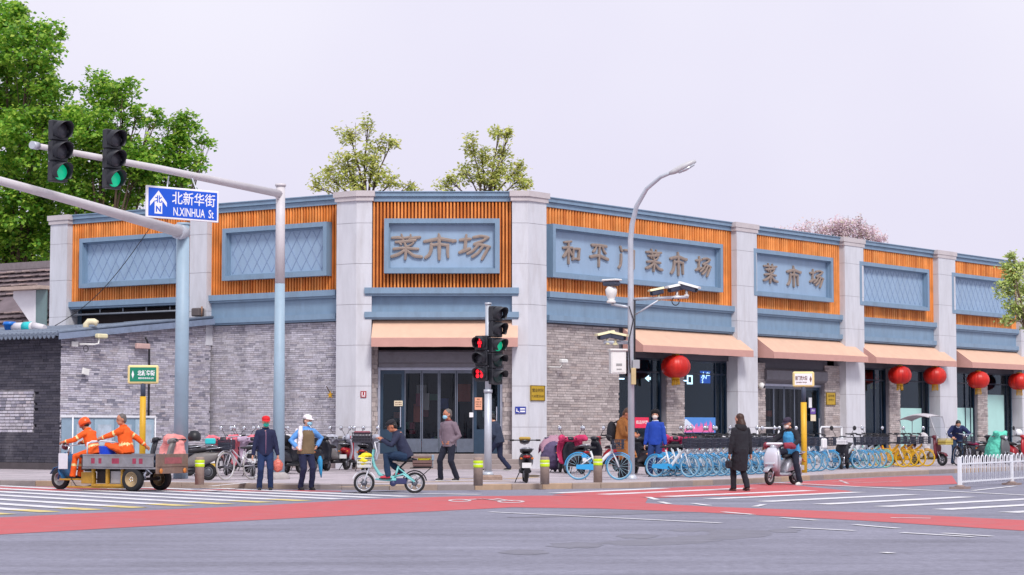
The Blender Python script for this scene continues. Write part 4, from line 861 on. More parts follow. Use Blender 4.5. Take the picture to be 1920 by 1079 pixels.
tree('tree', 'sparse olive tree above the roof, right of the entrance bay', (-1.5,92,0), [B(885,270,20,92),B(935,252,20,92),B(955,250,10,92),B(905,300,30,92),B(945,285,20,92),B(940,320,28,92),B(880,330,28,92),B(845,340,18,92),B(835,350,16,92),B(975,335,26,92),B(915,345,30,92),B(985,350,14,92),B(975,312,12,92)], LEAFY, .18, 115, .15, seed=15, fork=.72, gap=.6)
tree('blossom_tree', 'broad pinkish blossoming tree showing over the roof behind the right-hand bays', (17.5,108,0), [B(1560,440,36,108),B(1600,435,34,108),B(1630,445,26,108),B(1525,440,30,108),B(1490,440,24,108),B(1460,440,18,108),B(1650,455,18,108),B(1580,425,20,108),B(1615,425,18,108)], LEAFP, .14, 160, .2, seed=18, fork=.6)
tree('tree', 'young pale green tree cut by the right edge in front of the last panel', (20.6,81,0), [B(1900,520,22,82),B(1885,545,20,82),B(1905,580,24,82),B(1925,540,30,82),B(1930,600,26,82),B(1890,500,12,82),B(1912,497,10,82),B(1898,478,8,82),B(1885,600,12,82)], LEAFN, .17, 260, .07, seed=22, fork=.6, gap=.6)
# ================================================================== BUILDERS FOR THINGS ON THE STREET
def sweep(mb, secs, n=14, mat=0, p=2.6, M=None):      # sections (x, z, half width, half thickness, path angle in degrees)
    vs = []; fs = []
    for x, z, hw, ht, an in secs:
        nx, nz_ = -math.sin(R(an)), math.cos(R(an))
        for k in range(n):
            a = 2*math.pi*(k+.5)/n; c, d = math.cos(a), math.sin(a)
            u = hw*math.copysign(abs(c)**(2/p), c); v = ht*math.copysign(abs(d)**(2/p), d); vs.append((x+nx*v, u, z+nz_*v))
    for i in range(len(secs)-1):
        for k in range(n): fs.append((i*n+k, i*n+(k+1)%n, (i+1)*n+(k+1)%n, (i+1)*n+k))
    fs.append(tuple(range(n-1,-1,-1))); fs.append(tuple((len(secs)-1)*n+k for k in range(n)))
    return mb.add(vs, fs, mat, M, True)
def blob(mb, name, mats, parent=None, voxel=.012, smooth=4, ratio=None, wrinkle=0.0, wsc=9.0, matfn=None, origin=None):
    """melt overlapping closed shapes into one continuous skin"""
    me = mb.mesh('b', []); o = bpy.data.objects.new('b', me); COL.objects.link(o)
    m = o.modifiers.new('r', 'REMESH'); m.mode = 'VOXEL'; m.voxel_size = voxel
    if smooth: q = o.modifiers.new('s', 'SMOOTH'); q.factor = .5; q.iterations = smooth
    if ratio: d = o.modifiers.new('d', 'DECIMATE'); d.ratio = ratio
    dg = bpy.context.evaluated_depsgraph_get(); r = bpy.data.meshes.new_from_object(o.evaluated_get(dg)); bpy.data.objects.remove(o); bpy.data.meshes.remove(me)
    r.name = name; r.materials.clear()
    for x in (mats if isinstance(mats, (list, tuple)) else [mats]): r.materials.append(x)
    if wrinkle:
        r.update(); nr = [v.normal.copy() for v in r.vertices]
        for v, n in zip(r.vertices, nr): v.co += n * (noise.noise(v.co*wsc + Vector((parent.location.x if parent else 0,3,1))) * .65 + noise.noise(v.co*wsc*2.3)*.35) * wrinkle
    sm = [True]*len(r.polygons); r.polygons.foreach_set('use_smooth', sm)
    r.polygons.foreach_set('material_index', [min(len(r.materials)-1, matfn(p.center)) if matfn else 0 for p in r.polygons])
    r.update(); return link(name, r, parent)
def heading(front, rear, z=PZ):
    a, b = G(*front, z), G(*rear, z); d = a - b; return (a+b)/2, math.atan2(d.y, d.x)

RUB = K('rubber',28,28,32,rough=.8,var=.2); CHR = K('chrome',190,194,204,rough=.25,metal=.8,var=.06); BLK = K('black_plastic',30,31,38,rough=.42,var=.15,dirt=.15,dcol=(.12,.11,.1)); SIL = K('silver_paint',176,178,188,rough=.35,metal=.35,var=.06)
WHT = K('white_enamel',226,228,234,rough=.35,var=.05,dirt=.15,dcol=(.4,.38,.36)); GLW = K('mirror_glass',230,234,240,rough=.08,metal=.9,var=0); REDL = K('red_lens',150,20,24,rough=.25,var=.05); CLRL = K('clear_lens',200,206,214,rough=.12,metal=.3,var=.05)
PLATE = K('plate_white',222,222,224,rough=.5,var=.04); SADL = K('saddle',34,34,40,rough=.6,var=.2); GRID = K('dark_wire',58,62,78,rough=.5,metal=.3,var=.15)

# ---- bicycles -------------------------------------------------------
WHEELS = {}
def wheel_meshes(Rw, tyre, rim, rt=.02, spokes=16, hub=.035, disc=None):
    k = (Rw, tyre.name, rim.name, rt, spokes)
    if k in WHEELS: return WHEELS[k]
    a = MB().torus((0,0,0), Rw-rt, rt, 32, 7).mesh('tyre', tyre)
    b = MB().torus((0,0,0), Rw-rt*2.1, rt*.55, 32, 6).mesh('rim', rim)
    c = MB()
    for i in range(spokes):
        an = 2*math.pi*i/spokes; e = (Rw-rt*2.2); y = .022*(1 if i%2 else -1); an2 = an + .25*(1 if i%4 < 2 else -1); c.tube([(hub*math.cos(an2),y,hub*math.sin(an2)),(e*math.cos(an),0,e*math.sin(an))], .0032 if spokes > 8 else .018, 4)
    c = c.mesh('spokes', rim); d = MB().lathe([(.02,-.05),(hub,-.03),(hub*.7,0),(hub,.03),(.02,.05)], 10, 0, Matrix.Rotation(R(90),4,'X')).mesh('hub', K('hub_metal',120,122,132,rough=.35,metal=.6))
    WHEELS[k] = (a,b,c,d); return WHEELS[k]
def wheel(parent, x, z, ms, name='wheel', y=0, rot=None):
    o = link(name, ms[0], parent, (x,y,z), rot)
    for n_, m in zip(('rim','spokes','hub'), ms[1:]): link(n_, m, o)
    return o
def bicycle(name, label, col, tyre, rim, fork, guard, loc, rz, group=None, Rw=.3, basket=True, style='share', steer=0.0, rack=False, cat='bicycle'):
    t = thing(name, label, cat, loc, rz, group); ms = wheel_meshes(Rw, tyre, rim)
    wheel(t, -.5, Rw, ms); wheel(t, .52, Rw, ms, rot=(0,0,steer))
    f = MB(); bb = (-.06,0,Rw-.02); hd = (.36,0,.72); hd2 = (.33,0,.84); st = (-.2,0,.72)
    if style == 'share':
        f.tube([hd, (.2,0,.6), (-.02,0,Rw+.03), bb], [.036,.042,.045,.04], 8, sy=.8); f.tube([bb, st], .026, 8); f.tube([(-.5,.05,Rw),(-.17,.035,.56)], .014, 6); f.tube([(-.5,-.05,Rw),(-.17,-.035,.56)], .014, 6); f.tube([(-.5,.05,Rw), bb],.015,6); f.tube([(-.5,-.05,Rw), bb],.015,6)
    else:
        f.tube([hd, (.12,0,.5), bb], .02, 8); f.tube([(.34,0,.8),(.05,0,.6),(-.13,0,.5)], .017, 8); f.tube([bb, st], .018, 8); f.tube([(-.5,.05,Rw),(-.16,.03,.6)], .011, 6); f.tube([(-.5,-.05,Rw),(-.16,-.03,.6)], .011, 6); f.tube([(-.5,.05,Rw), bb],.012,6); f.tube([(-.5,-.05,Rw), bb],.012,6)
    f.tube([(.35,0,.69),(.322,0,.88)], .028, 8); f.build('frame', col, t)
    k = MB(); c, s_ = math.cos(steer), math.sin(steer)
    for y in (.055,-.055): k.tube([(.36,y*.6,.69),(.4,y,.62),(.52,y,Rw)], .014, 6)
    k.build('fork', fork, t)
    if guard:
        gd = MB(); gd.xprism([(-.56,Rw-.05),(-.54,Rw+.05),(-.1,Rw+.07),(.02,Rw+.05),(.05,Rw-.03),(-.02,Rw-.09),(-.45,Rw-.06)], -.085, -.06); gd.build('chain_guard', guard, t)
    mg = MB(); mg.torus((-.5,0,Rw), Rw+.022, .014, 16, 5, 0, None, 20, 175); mg.torus((.52,0,Rw), Rw+.022, .014, 14, 5, 0, None, 40, 170); mg.build('mudguard', guard or col, t)
    h = MB(); h.tube([(.322,0,.88),(.31,0,1.06)], .016, 6); h.tube([(.16,-.28,1.11),(.24,-.25,1.1),(.315,-.1,1.07),(.315,.1,1.07),(.24,.25,1.1),(.16,.28,1.11)], .014, 6); h.build('handlebar', BLK if style == 'share' else CHR, t)
    for s in (1,-1): MB().tube([(.24,s*.25,1.1),(.12,s*.29,1.11)], .021, 7).build('grip', RUB, t)
    sd = MB(); sweep(sd, [(-.34,.79,.075,.02,0),(-.28,.8,.09,.032,0),(-.18,.8,.06,.03,0),(-.06,.8,.022,.02,0)], 10); sd.tube([st,(-.21,0,.79)], .014, 6); sd.build('saddle', SADL, t)
    if basket:
        b = MB(); x0, x1, z0, z1, hw = .37, .66, .77, 1.0, .18
        for z, k in ((z0,.85),(z0+.07,.9),(z0+.14,.95),(z1,1.0)):
            b.tube([(x0,-hw*k,z),(x1-.05+(z-z0)*.2,-hw*k,z),(x1-.05+(z-z0)*.2,hw*k,z),(x0,hw*k,z),(x0,-hw*k,z)], .008, 4)
        for i in range(9):
            y = -hw+2*hw*i/8; b.box(x1-.055, x1-.045, y*.85-.008, y*.85+.008, z0, z1-.005); b.box(x0-.005, x0+.005, y*.85-.008, y*.85+.008, z0, z1-.005)
        for i in range(6):
            x = x0+(x1-x0-.05)*i/5
            for s in (1,-1): b.box(x-.008, x+.008, s*hw*.92-.005, s*hw*.92+.005, z0, z1-.005)
        b.box(x0, x1-.05, -hw*.85, hw*.85, z0-.006, z0+.006); b.build('basket', GRID, t)
    pd = MB(); pd.tube([(-.06,.07,Rw-.02),(-.06,-.1,Rw-.02)], .018, 6); pd.tube([(-.06,-.1,Rw-.02),(.06,-.1,Rw-.12)], .01, 5); pd.box(.02,.11,-.19,-.1,Rw-.135,Rw-.11); pd.tube([(-.06,.08,Rw-.02),(-.17,.1,Rw+.07)], .01, 5); pd.box(-.22,-.13,.1,.19,Rw+.06,Rw+.085); pd.build('crank', BLK, t)
    MB().tube([(-.42,.07,Rw-.02),(-.36,.2,.01)], .009, 5).build('kickstand', BLK, t)
    lk = MB(); lk.bbox(-.42,-.3,-.05,.05,Rw+.22,Rw+.3,.01); lk.build('lock_box', guard or BLK, t)
    if rack: 
        r_ = MB()
        for y in (-.07,0,.07): r_.tube([(-.22,y,.66),(-.78,y,.66)], .007, 5)
        r_.tube([(-.75,.07,.66),(-.5,.06,Rw)],.007,5); r_.tube([(-.75,-.07,.66),(-.5,-.06,Rw)],.007,5); r_.build('rack', CHR, t)
    return t

# ---- scooters -------------------------------------------------------
def quilt(parent, col, name='wind_quilt', mitts=True, wid=.36, low=.3, wr=.02):
    # padded apron hung over the leg shield: a folded sheet with a thick hem, hooded mitts over the grips
    rnd = random.Random(int(abs(parent.location.x)*97)); ph = rnd.random()*6; N, Mv = 16, 12; q = MB()
    for lay_, off in ((0, 0.0),):
        vs = []
        for i in range(N+1):
            u = -1+2*i/N
            for j in range(Mv+1):
                v = j/Mv; w_ = wid*(1.0-.12*v+.1*math.sin(v*3)); z = 1.02-.1*u*u*(1-v)-(1.02-low)*v+.03*math.sin(u*5+ph)*v
                x = .42+.13*math.sin(min(1,v*1.6)*1.5)-.16*u*u*(.5+.5*v)+.022*math.sin(u*9+ph)*v+.014*math.sin(u*17+v*6+ph); vs.append((x, u*w_, z))
        q.add(vs, [(i*(Mv+1)+j,(i+1)*(Mv+1)+j,(i+1)*(Mv+1)+j+1,i*(Mv+1)+j+1) for i in range(N) for j in range(Mv)], 0, None, True)
    o = q.build(name, col, parent); sm = o.modifiers.new('s','SOLIDIFY'); sm.thickness = .035; sm.offset = 0
    q = MB(); q.ell((.4,0,.97),(.13,.24,.085)); hood = blob(q, 'quilt_top', col, o, .02, 3, None, .02, 9)
    if mitts:
        for s in (1,-1):
            q = MB(); q.tube([(.4,s*.16,.98),(.3,s*.26,1.01),(.17,s*.36,1.01),(.06,s*.4,.97)], [.07,.095,.1,.055], 10, sy=.8); q.tube([(.3,s*.27,1.0),(.28,s*.3,.86)],[.07,.05],8); blob(q, 'mitt', col, o, .02, 3, None, .024, 11)
    return o
def scooter(name, label, body, loc, rz, group=None, trim=None, seat=None, mirrors=True, box=None, quiltc=None, plate=True, rimc=None, cat='scooter', shield=True, bars=1.0, style='scooter', Rw=.21):
    trim = trim or BLK; t = thing(name, label, cat, loc, rz, group)
    ms = wheel_meshes(Rw, RUB, rimc or K('scooter_rim',120,122,130,rough=.4,metal=.5), .045, 6, .05); wheel(t, -.52, Rw, ms); wheel(t, .66, Rw, ms)
    b = MB(); sweep(b, [(-.86,.66,.05,.03,0),(-.72,.6,.12,.1,0),(-.45,.54,.17,.17,0),(-.2,.5,.17,.18,0),(-.04,.44,.15,.14,0),(.02,.36,.13,.06,0)]); b.build('rear_body', body, t)
    fl = MB(); sweep(fl, [(-.2,.27,.13,.06,0),(.05,.26,.15,.05,0),(.3,.26,.15,.05,0),(.4,.3,.14,.05,30)]); fl.build('floorboard', trim, t)
    if shield:
        s_ = MB(); sweep(s_, [(.4,.26,.14,.05,60),(.46,.45,.19,.05,70),(.46,.65,.21,.055,95),(.42,.82,.16,.06,105),(.37,.95,.09,.06,110)]); s_.build('leg_shield', body, t)
        fm = MB(); sweep(fm, [(.86,.33,.07,.012,-60),(.78,.42,.09,.016,-35),(.66,.455,.095,.018,0),(.52,.4,.09,.016,40),(.46,.3,.07,.012,65)], 10); fm.build('front_fender', body, t)
    fk = MB()
    for y in (.075,-.075): fk.tube([(.46,y*.8,.55),(.66,y,Rw)], .02, 7)
    fk.build('fork', CHR, t)
    hs = MB(); sweep(hs, [(.26,.98,.07,.03,0),(.34,.99,.13,.06,0),(.44,.97,.12,.07,0),(.5,.95,.08,.05,0)]); hd = hs.build('headset', body, t)
    hl = MB(); hl.lathe([(.0,0),(.05,.0),(.065,.02),(.05,.045)], 12, 0, Matrix.Translation((.475,0,.95)) @ Matrix.Rotation(R(90),4,'Y')); hl.build('headlight', CLRL, hd)
    hb = MB(); hb.tube([(.2,-.34*bars,1.0),(.3,-.2,1.0),(.33,0,1.0),(.3,.2,1.0),(.2,.34*bars,1.0)], .014, 7); hb.build('handlebar', BLK, t)
    for s in (1,-1):
        MB().tube([(.25,s*.27*bars,1.0),(.17,s*.36*bars,1.0)], .021, 8).build('grip', RUB, t)
        MB().tube([(.3,s*.25*bars,1.01),(.2,s*.4*bars,.985)], .006, 5).build('brake_lever', CHR, t)
        if mirrors:
            m = MB(); m.tube([(.27,s*.22,1.02),(.3,s*.3,1.18),(.27,s*.34,1.24)], .008, 6); mo = m.build('mirror_stalk', BLK, t)
            q = MB(); q.ell((.262,s*.36,1.29),(.016,.06,.075),12,8); q.build('mirror', BLK, mo); q = MB(); q.ell((.248,s*.36,1.29),(.006,.052,.066),12,8); q.build('mirror_glass', GLW, mo)
    sd = MB(); sweep(sd, [(-.82,.77,.1,.035,0),(-.7,.79,.14,.05,0),(-.45,.76,.15,.05,0),(-.3,.74,.14,.055,0),(-.1,.72,.1,.045,0),(-.02,.7,.07,.03,0)]); sd.build('seat', seat or SADL, t)
    rf_ = MB(); sweep(rf_, [(-.82,.24,.06,.01,75),(-.8,.38,.07,.014,100),(-.74,.5,.08,.016,120)], 10); rr = rf_.build('rear_fender', trim, t)
    if plate: MB().box(-.855,-.845,-.11,.11,.36,.48).build('number_plate', PLATE, rr)
    q = MB(); q.ell((-.87,0,.62),(.03,.09,.035)); q.build('tail_light', REDL, t)
    for s in (1,-1): q = MB(); q.ell((-.84,s*.13,.58),(.03,.035,.025)); q.build('indicator', K('amber_lens',200,110,30,rough=.3), t)
    gr = MB(); gr.tube([(-.5,.15,.77),(-.8,.16,.8),(-.93,.1,.82),(-.93,-.1,.82),(-.8,-.16,.8),(-.5,-.15,.77)], .011, 6); gr.build('grab_rail', CHR, t)
    MB().tube([(-.18,.15,.24),(-.3,.26,.01)], .012, 6).build('kickstand', BLK, t)
    q = MB(); q.lathe([(.07,-.07),(.1,-.05),(.1,.05),(.07,.07)], 14, 0, Matrix.Translation((-.52,0,Rw)) @ Matrix.Rotation(R(90),4,'X')); q.build('hub_motor', K('motor_grey',96,98,106,rough=.4,metal=.5), t)
    if box == 'case':
        c = MB(); c.bbox(-1.02,-.68,-.2,.2,.83,1.12,.04); bo = c.build('rear_case', BLK, t); q = MB(); q.bbox(-1.03,-.67,-.21,.21,1.0,1.03,.006); q.build('case_rim', SIL, bo)
    if box == 'crate': crate(t, -.85, .84)
    if quiltc: quilt(t, quiltc)
    return t
def crate(t, x, z, col=None, w=.26, d=.18, h=.26):
    c = MB(); c.box(x-d,x+d,-w,w,z,z+.02)
    for zz in (z+.02,z+.1,z+.18,z+h-.03): 
        for s in (1,-1): c.box(x-d,x+d,s*w-.01,s*w+.01,zz,zz+.03); c.box(x+s*d-.01,x+s*d+.01,-w+.012,w-.012,zz,zz+.03)
    for i in range(7):
        y = -w+.02+(2*w-.04)*i/6
        for s in (1,-1): c.box(x+s*d-.008,x+s*d+.008,y-.012,y+.012,z+.02,z+h)
    c.box(x-d+.02,x+d-.02,-w+.02,w-.02,z+.03,z+h*.7); return c.build('crate', col or BLK, t)

# ---- people ---------------------------------------------------------
SKIN = K('skin',206,152,126,rough=.55,var=.07,scale=12); SKIN2 = K('skin_tan',184,120,92,rough=.55,var=.08,scale=12)
HAIRB = K('hair_black',26,24,26,rough=.5,var=.25,scale=40); HAIRG = K('hair_grey',96,90,88,rough=.6,var=.3,scale=40); MASKB = K('mask_blue',150,200,222,rough=.7,var=.05); EYEM = K('eye_dark',34,26,24,rough=.3,var=0)
def ik(a, b, l1, l2, hint):
    a, b = Vector(a), Vector(b); d = b-a; L = min(d.length, (l1+l2)*.998); d = d.normalized()*L; b2 = a+d; x = (l1*l1-l2*l2+L*L)/(2*L); h = math.sqrt(max(0, l1*l1-x*x)); hn = Vector(hint); hn -= d.normalized()*hn.dot(d.normalized()); hn.normalize()
    return a+d.normalized()*x+hn*h, b2
def hand(mb, wrist, elbow, s, palm_n=None, curl=.5, k=1.0):
    d = (wrist-elbow).normalized(); n = Vector(palm_n) if palm_n else Vector((0,-s,0)); n -= d*n.dot(d)
    n = n.normalized() if n.length > 1e-3 else d.orthogonal().normalized(); w = d.cross(n).normalized()*s
    c = wrist+d*.05*k; mb.tube([wrist-d*.02, wrist+d*.03*k, wrist+d*.085*k], [.027*k,.034*k,.034*k], 8, sy=.55 if abs(w.z)<.7 else 1.6)
    for i, (o, L) in enumerate(((-.03,.062),(-.01,.074),(.01,.07),(.03,.052))):
        p0 = wrist+d*.08*k+w*o*k; p1 = p0+(d*math.cos(curl*.7)+n*math.sin(curl*.7))*L*.5*k; p2 = p1+(d*math.cos(curl*1.9)+n*math.sin(curl*1.9))*L*.5*k; mb.tube([p0-d*.02*k,p0,p1,p2], [.0115*k,.0115*k,.0105*k,.009*k], 6)
    p0 = wrist+d*.02*k-w*.03*k; p1 = p0+(d*.7-w*.6+n*.3)*.035*k; p2 = p1+(d*.9-w*.1+n*.4)*.03*k; mb.tube([p0+w*.01*k,p0,p1,p2], [.013*k,.013*k,.012*k,.01*k], 6)
def person(label, loc, rz, H=1.7, pelvis=(0,0,.93), lean=0, sidelean=0, twist=0, hl=(.05,.3,.8), hr=(.05,-.3,.8), fl=(0,.1,.08), fr=(0,-.1,.08), kh=(1,0,0), khr=None, el=(-1,.3,-.2), er=(-1,-.3,-.2),
           head=(0,0), top=None, legs=None, shoe=None, skin=None, hair=None, hairstyle='short', mask=None, hat=None, vest=None, coat=None, bands=None, foot_dir=0, curl=.6, collar=None, bulk=1.0, topmat=None, scarf=None, cat='person', toe=None, palmn=None):
    t = thing('person', label, cat, loc, rz); k = H/1.7; skin = skin or SKIN; P = Vector(pelvis)
    L_, S_ = R(lean), R(sidelean); up = Vector((math.sin(L_)*math.cos(S_), math.sin(S_), math.cos(L_)*math.cos(S_))).normalized()
    side = Vector((-math.sin(R(twist)), math.cos(R(twist)), 0)); side = (side - up*side.dot(up)).normalized(); fwd = side.cross(up).normalized()
    N = P+up*.5*k; shL = N-up*.075*k+side*.172*k; shR = N-up*.075*k-side*.172*k; hipL = P+Vector((0,.09*k,-.03)); hipR = P+Vector((0,-.09*k,-.03))
    eL, wL = ik(shL, hl, .29*k, .25*k, el); eR, wR = ik(shR, hr, .29*k, .25*k, er); kL, aL = ik(hipL, fl, .44*k, .43*k, kh); kR, aR = ik(hipR, fr, .44*k, .43*k, khr or kh)
    hy, hp = R(head[0]), R(head[1]); hf = Vector((math.cos(hy)*math.cos(hp), math.sin(hy)*math.cos(hp), -math.sin(hp))); 
    # head yaw is relative to the trunk
    hf = (fwd*hf.x + side*hf.y + Vector((0,0,1))*hf.z).normalized(); hu = (Vector((0,0,1))*.75+up*.25); hu = (hu-hf*hu.dot(hf)).normalized(); hs = hu.cross(hf)
    nk = N+up*.05*k; hc = nk+hu*.12*k+hf*.025*k
    MH = Matrix(((hf.x,hs.x,hu.x,hc.x),(hf.y,hs.y,hu.y,hc.y),(hf.z,hs.z,hu.z,hc.z),(0,0,0,1))) @ Matrix.Scale(k*1.07,4)
    # --- the body: one continuous skin
    b = MB(); b.tube([P-up*.08*k,P+up*.05*k,P+up*.22*k,P+up*.38*k,N-up*.03*k,N+up*.02*k], [.13*k,.135*k,.12*k,.135*k,.12*k,.06*k], 12)
    for sh, e, w_, h, kn, a, s in ((shL,eL,wL,hipL,kL,aL,1),(shR,eR,wR,hipR,kR,aR,-1)):
        b.tube([N-up*.04*k, sh, sh.lerp(e,.5), e, e.lerp(w_,.4), w_], [.07*k,.055*k,.045*k,.038*k,.037*k,.026*k], 9); b.tube([h+(P-h)*.4, h, h.lerp(kn,.5), kn, kn.lerp(a,.35), a], [.09*k,.085*k,.07*k,.052*k,.052*k,.036*k], 9)
        td = Vector((math.cos(R(foot_dir)),math.sin(R(foot_dir)),0)) if not toe else Vector(toe).normalized(); b.tube([a, a+td*.04*k-Vector((0,0,.04*k)), a+td*.12*k-Vector((0,0,.055*k))], [.034*k,.026*k,.018*k], 8)
        hand(b, w_, e, s, palmn, curl, k)
    b.tube([N-up*.02*k, nk, hc-hu*.04*k], [.058*k,.052*k,.05*k], 10)
    b.ell((0,0,.025),(.098,.078,.1),16,12,0,MH); b.ell((.03,0,-.05),(.066,.058,.062),14,10,0,MH); b.ell((.098,0,-.012),(.018,.014,.026),8,6,0,MH); b.ell((.08,0,.03),(.02,.05,.014),8,6,0,MH); b.ell((.085,0,-.058),(.014,.024,.008),8,6,0,MH)
    for s in (1,-1): b.ell((-.005,s*.08,-.005),(.02,.012,.03),8,6,0,MH)
    blob(b, 'body', skin, t, .0085, 2, .3)
    for s in (1,-1):
        q = MB(); q.ell((.089,s*.032,.012),(.008,.013,.007),8,6,0,MH); q.build('eye', EYEM, t); q = MB(); q.ell((.093,s*.033,.036),(.006,.02,.005),8,6,0,MH); q.build('eyebrow', hair or HAIRB, t)
    if hairstyle != 'none':
        q = MB(); q.ell((-.02,0,.045),(.096,.084,.092),14,10,0,MH); q.ell((-.05,0,0),(.06,.078,.085),12,8,0,MH)
        if hairstyle == 'long': q.tube([MH@Vector((-.03,0,.02)), MH@Vector((-.07,0,-.1)), MH@Vector((-.09,0,-.22)), MH@Vector((-.08,0,-.3))], [.085*k,.09*k,.08*k,.05*k], 12); q.ell((-.01,.06,-.03),(.05,.028,.1),10,8,0,MH); q.ell((-.01,-.06,-.03),(.05,.028,.1),10,8,0,MH)
        blob(q, 'hair', hair or HAIRB, t, .009, 2, None, .006, 40)
    if mask:
        q = MB(); q.ell((.062,0,-.045),(.058,.064,.052),14,10,0,MH); q.ell((.1,0,-.03),(.02,.03,.03),10,8,0,MH); blob(q, 'face_mask', mask, t, .007, 2)
        q = MB()
        for s in (1,-1): q.tube([MH@Vector((.06,s*.068,-.03)), MH@Vector((0,s*.088,.0))], .003, 4)
        q.build('mask_loop', WHT, t)
    if hat:
        kind, hm = hat
        q = MB()
        if kind in ('cap','flat'):
            q.lathe([(.09,.05),(.098,.07),(.092,.1),(.072,.128),(.03,.142),(.005,.144)], 18, 0, MH @ Matrix.Translation((-.008,0,0)) @ Matrix.Diagonal((1.12,.95,1.02,1))); c = q.build('cap', hm, t)
            v = MB(); n = 10; vs = []
            for i in range(n+1):
                a = R(-75+150*i/n); vs += [MH@Vector((.1*math.cos(a)*.95,.088*math.sin(a),.058)), MH@Vector(((.1+.075*math.cos(a*1.1))*math.cos(a)*.98+.01,.095*math.sin(a),.058-.02*math.cos(a))), MH@Vector((.1*math.cos(a)*.95,.088*math.sin(a),.066)), MH@Vector(((.1+.075*math.cos(a*1.1))*math.cos(a)*.98+.01,.095*math.sin(a),.046))]
            v.add(vs, [f for i in range(n) for f in ((4*i+2,4*i+6,4*i+5,4*i+1)[::-1],(4*i,4*i+4,4*i+7,4*i+3),(4*i+1,4*i+5,4*i+7,4*i+3))]); v.build('cap_visor', hm, c)
        elif kind == 'helmet':
            q.lathe([(.1,-.03),(.118,.0),(.12,.05),(.108,.1),(.07,.14),(.02,.155),(.003,.156)], 20, 0, MH @ Matrix.Translation((-.015,0,0)) @ Matrix.Diagonal((1.12,1,1,1))); c = q.build('helmet', hm, t)
            v = MB(); v.torus((0,0,0),.121,.008,24,6,0, MH @ Matrix.Translation((-.015,0,-.02)) @ Matrix.Diagonal((1.12,1,1,1)) @ Matrix.Rotation(R(90),4,'X')); v.build('helmet_rim', K('helmet_rim',176,60,20,rough=.4), c)
            v = MB(); v.tube([MH@Vector((.02,.085,-.02)), MH@Vector((.05,.06,-.1)), MH@Vector((.055,0,-.118)), MH@Vector((.05,-.06,-.1)), MH@Vector((.02,-.085,-.02))], .006, 5); v.build('chin_strap', BLK, c)
        elif kind == 'fur': q.ell((-.015,0,.075),(.125,.115,.085),16,10,0,MH); q.ell((-.02,.085,.03),(.06,.03,.06),10,8,0,MH); q.ell((-.02,-.085,.03),(.06,.03,.06),10,8,0,MH); blob(q, 'fur_hat', hm, t, .01, 1, None, .012, 45)
    # --- clothes
    bk = bulk
    if top:
        j = MB(); j.tube([P-up*(.1 if not coat else .05)*k,P+up*.04*k,P+up*.2*k,P+up*.36*k,N-up*.04*k,N+up*.035*k], [.145*k*bk,.146*k*bk,.138*k*bk,.142*k*bk,.122*k*bk,.066*k], 16, sy=1.2)
        j.ell(tuple(N-up*.1*k), (.12*k*bk,.155*k*bk,.1*k), 12, 8); j.ell(tuple(P+up*.0), (.14*k*bk,.172*k*bk,.1*k),12,8)
        for sh, e, w_ in ((shL,eL,wL),(shR,eR,wR)): j.tube([N-up*.07*k, sh, sh.lerp(e,.5), e, e.lerp(w_,.5), w_], [.09*k,.079*k*bk,.068*k*bk,.06*k*bk,.054*k*bk,.043*k*bk], 10)
        if coat:      # skirts of a long coat follow the legs
            md = (kL+kR)/2; hem = coat
            hp_ = (hipL+hipR)/2; z1 = P.z-hem; q1 = hp_.lerp(md, .45); q2 = hp_.lerp(md, .95); q3 = q2+(q2-q1)*.35
            j.tube([P+up*.05, q1, q2, q2.lerp(q3,max(0,min(1,(hem-.45)/.25)))], [.165*k*bk,.18*k*bk,.2*k*bk,.21*k*bk], 16); j.ell(tuple(q1),(.16*k*bk,.2*k*bk,.14),12,8)
        fn = None
        if bands:     # reflective tape round the arms, waist
            segs = [(shL.lerp(eL,.62),(eL-shL).normalized(),.022,.13),(shR.lerp(eR,.62),(eR-shR).normalized(),.022,.13),(eL.lerp(wL,.72),(wL-eL).normalized(),.018,.1),(eR.lerp(wR,.72),(wR-eR).normalized(),.018,.1),(P+up*.1*k,up,.022,.3)]
            def fn(c):
                for o, d, hw, rr in segs:
                    q_ = c-o; z = q_.dot(d)
                    if abs(z) < hw and (q_-d*z).length < rr: return 1
                return 0
        blob(j, 'coat' if coat else 'jacket', [top]+([bands] if bands else []), t, .013, 3, .6, .015, 12, fn)
        c = MB(); c.torus((0,0,0), .068*k, .02*k, 18, 7, 0, Matrix.Translation(N+up*.03*k) @ up.to_track_quat('Z','X').to_matrix().to_4x4() @ Matrix.Rotation(R(90),4,'X')); c.build('collar', collar or top, t)
        # front closure
        zp = MB(); zp.tube([P-up*.05*k+fwd*.17*k*bk, P+up*.18*k+fwd*.168*k*bk, P+up*.36*k+fwd*.168*k*bk, N-up*.01*k+fwd*.1*k], .006, 5)
        if topmat: zp.build('zip', topmat, t)
    if vest:
        v = MB(); v.tube([P-up*.09*k,P+up*.04*k,P+up*.2*k,P+up*.36*k,N-up*.03*k], [.162*k*bk,.163*k*bk,.155*k*bk,.152*k*bk,.118*k*bk], 16, sy=1.2); v.ell(tuple(N-up*.09*k), (.135*k*bk,.165*k*bk,.1*k),12,8); v.ell(tuple(P+up*.02), (.15*k*bk,.185*k*bk,.1*k),12,8); blob(v, 'vest', vest, t, .013, 3, .6, .013, 12)
    if scarf: q = MB(); q.torus((0,0,0), .085*k, .045*k, 18, 8, 0, Matrix.Translation(N+up*.03*k) @ Matrix.Rotation(R(90),4,'X')); q.ell(tuple(N-up*.02*k-fwd*.06*k),(.11*k,.13*k,.1*k)); blob(q, 'hood', scarf, t, .012, 2, None, .012, 14)
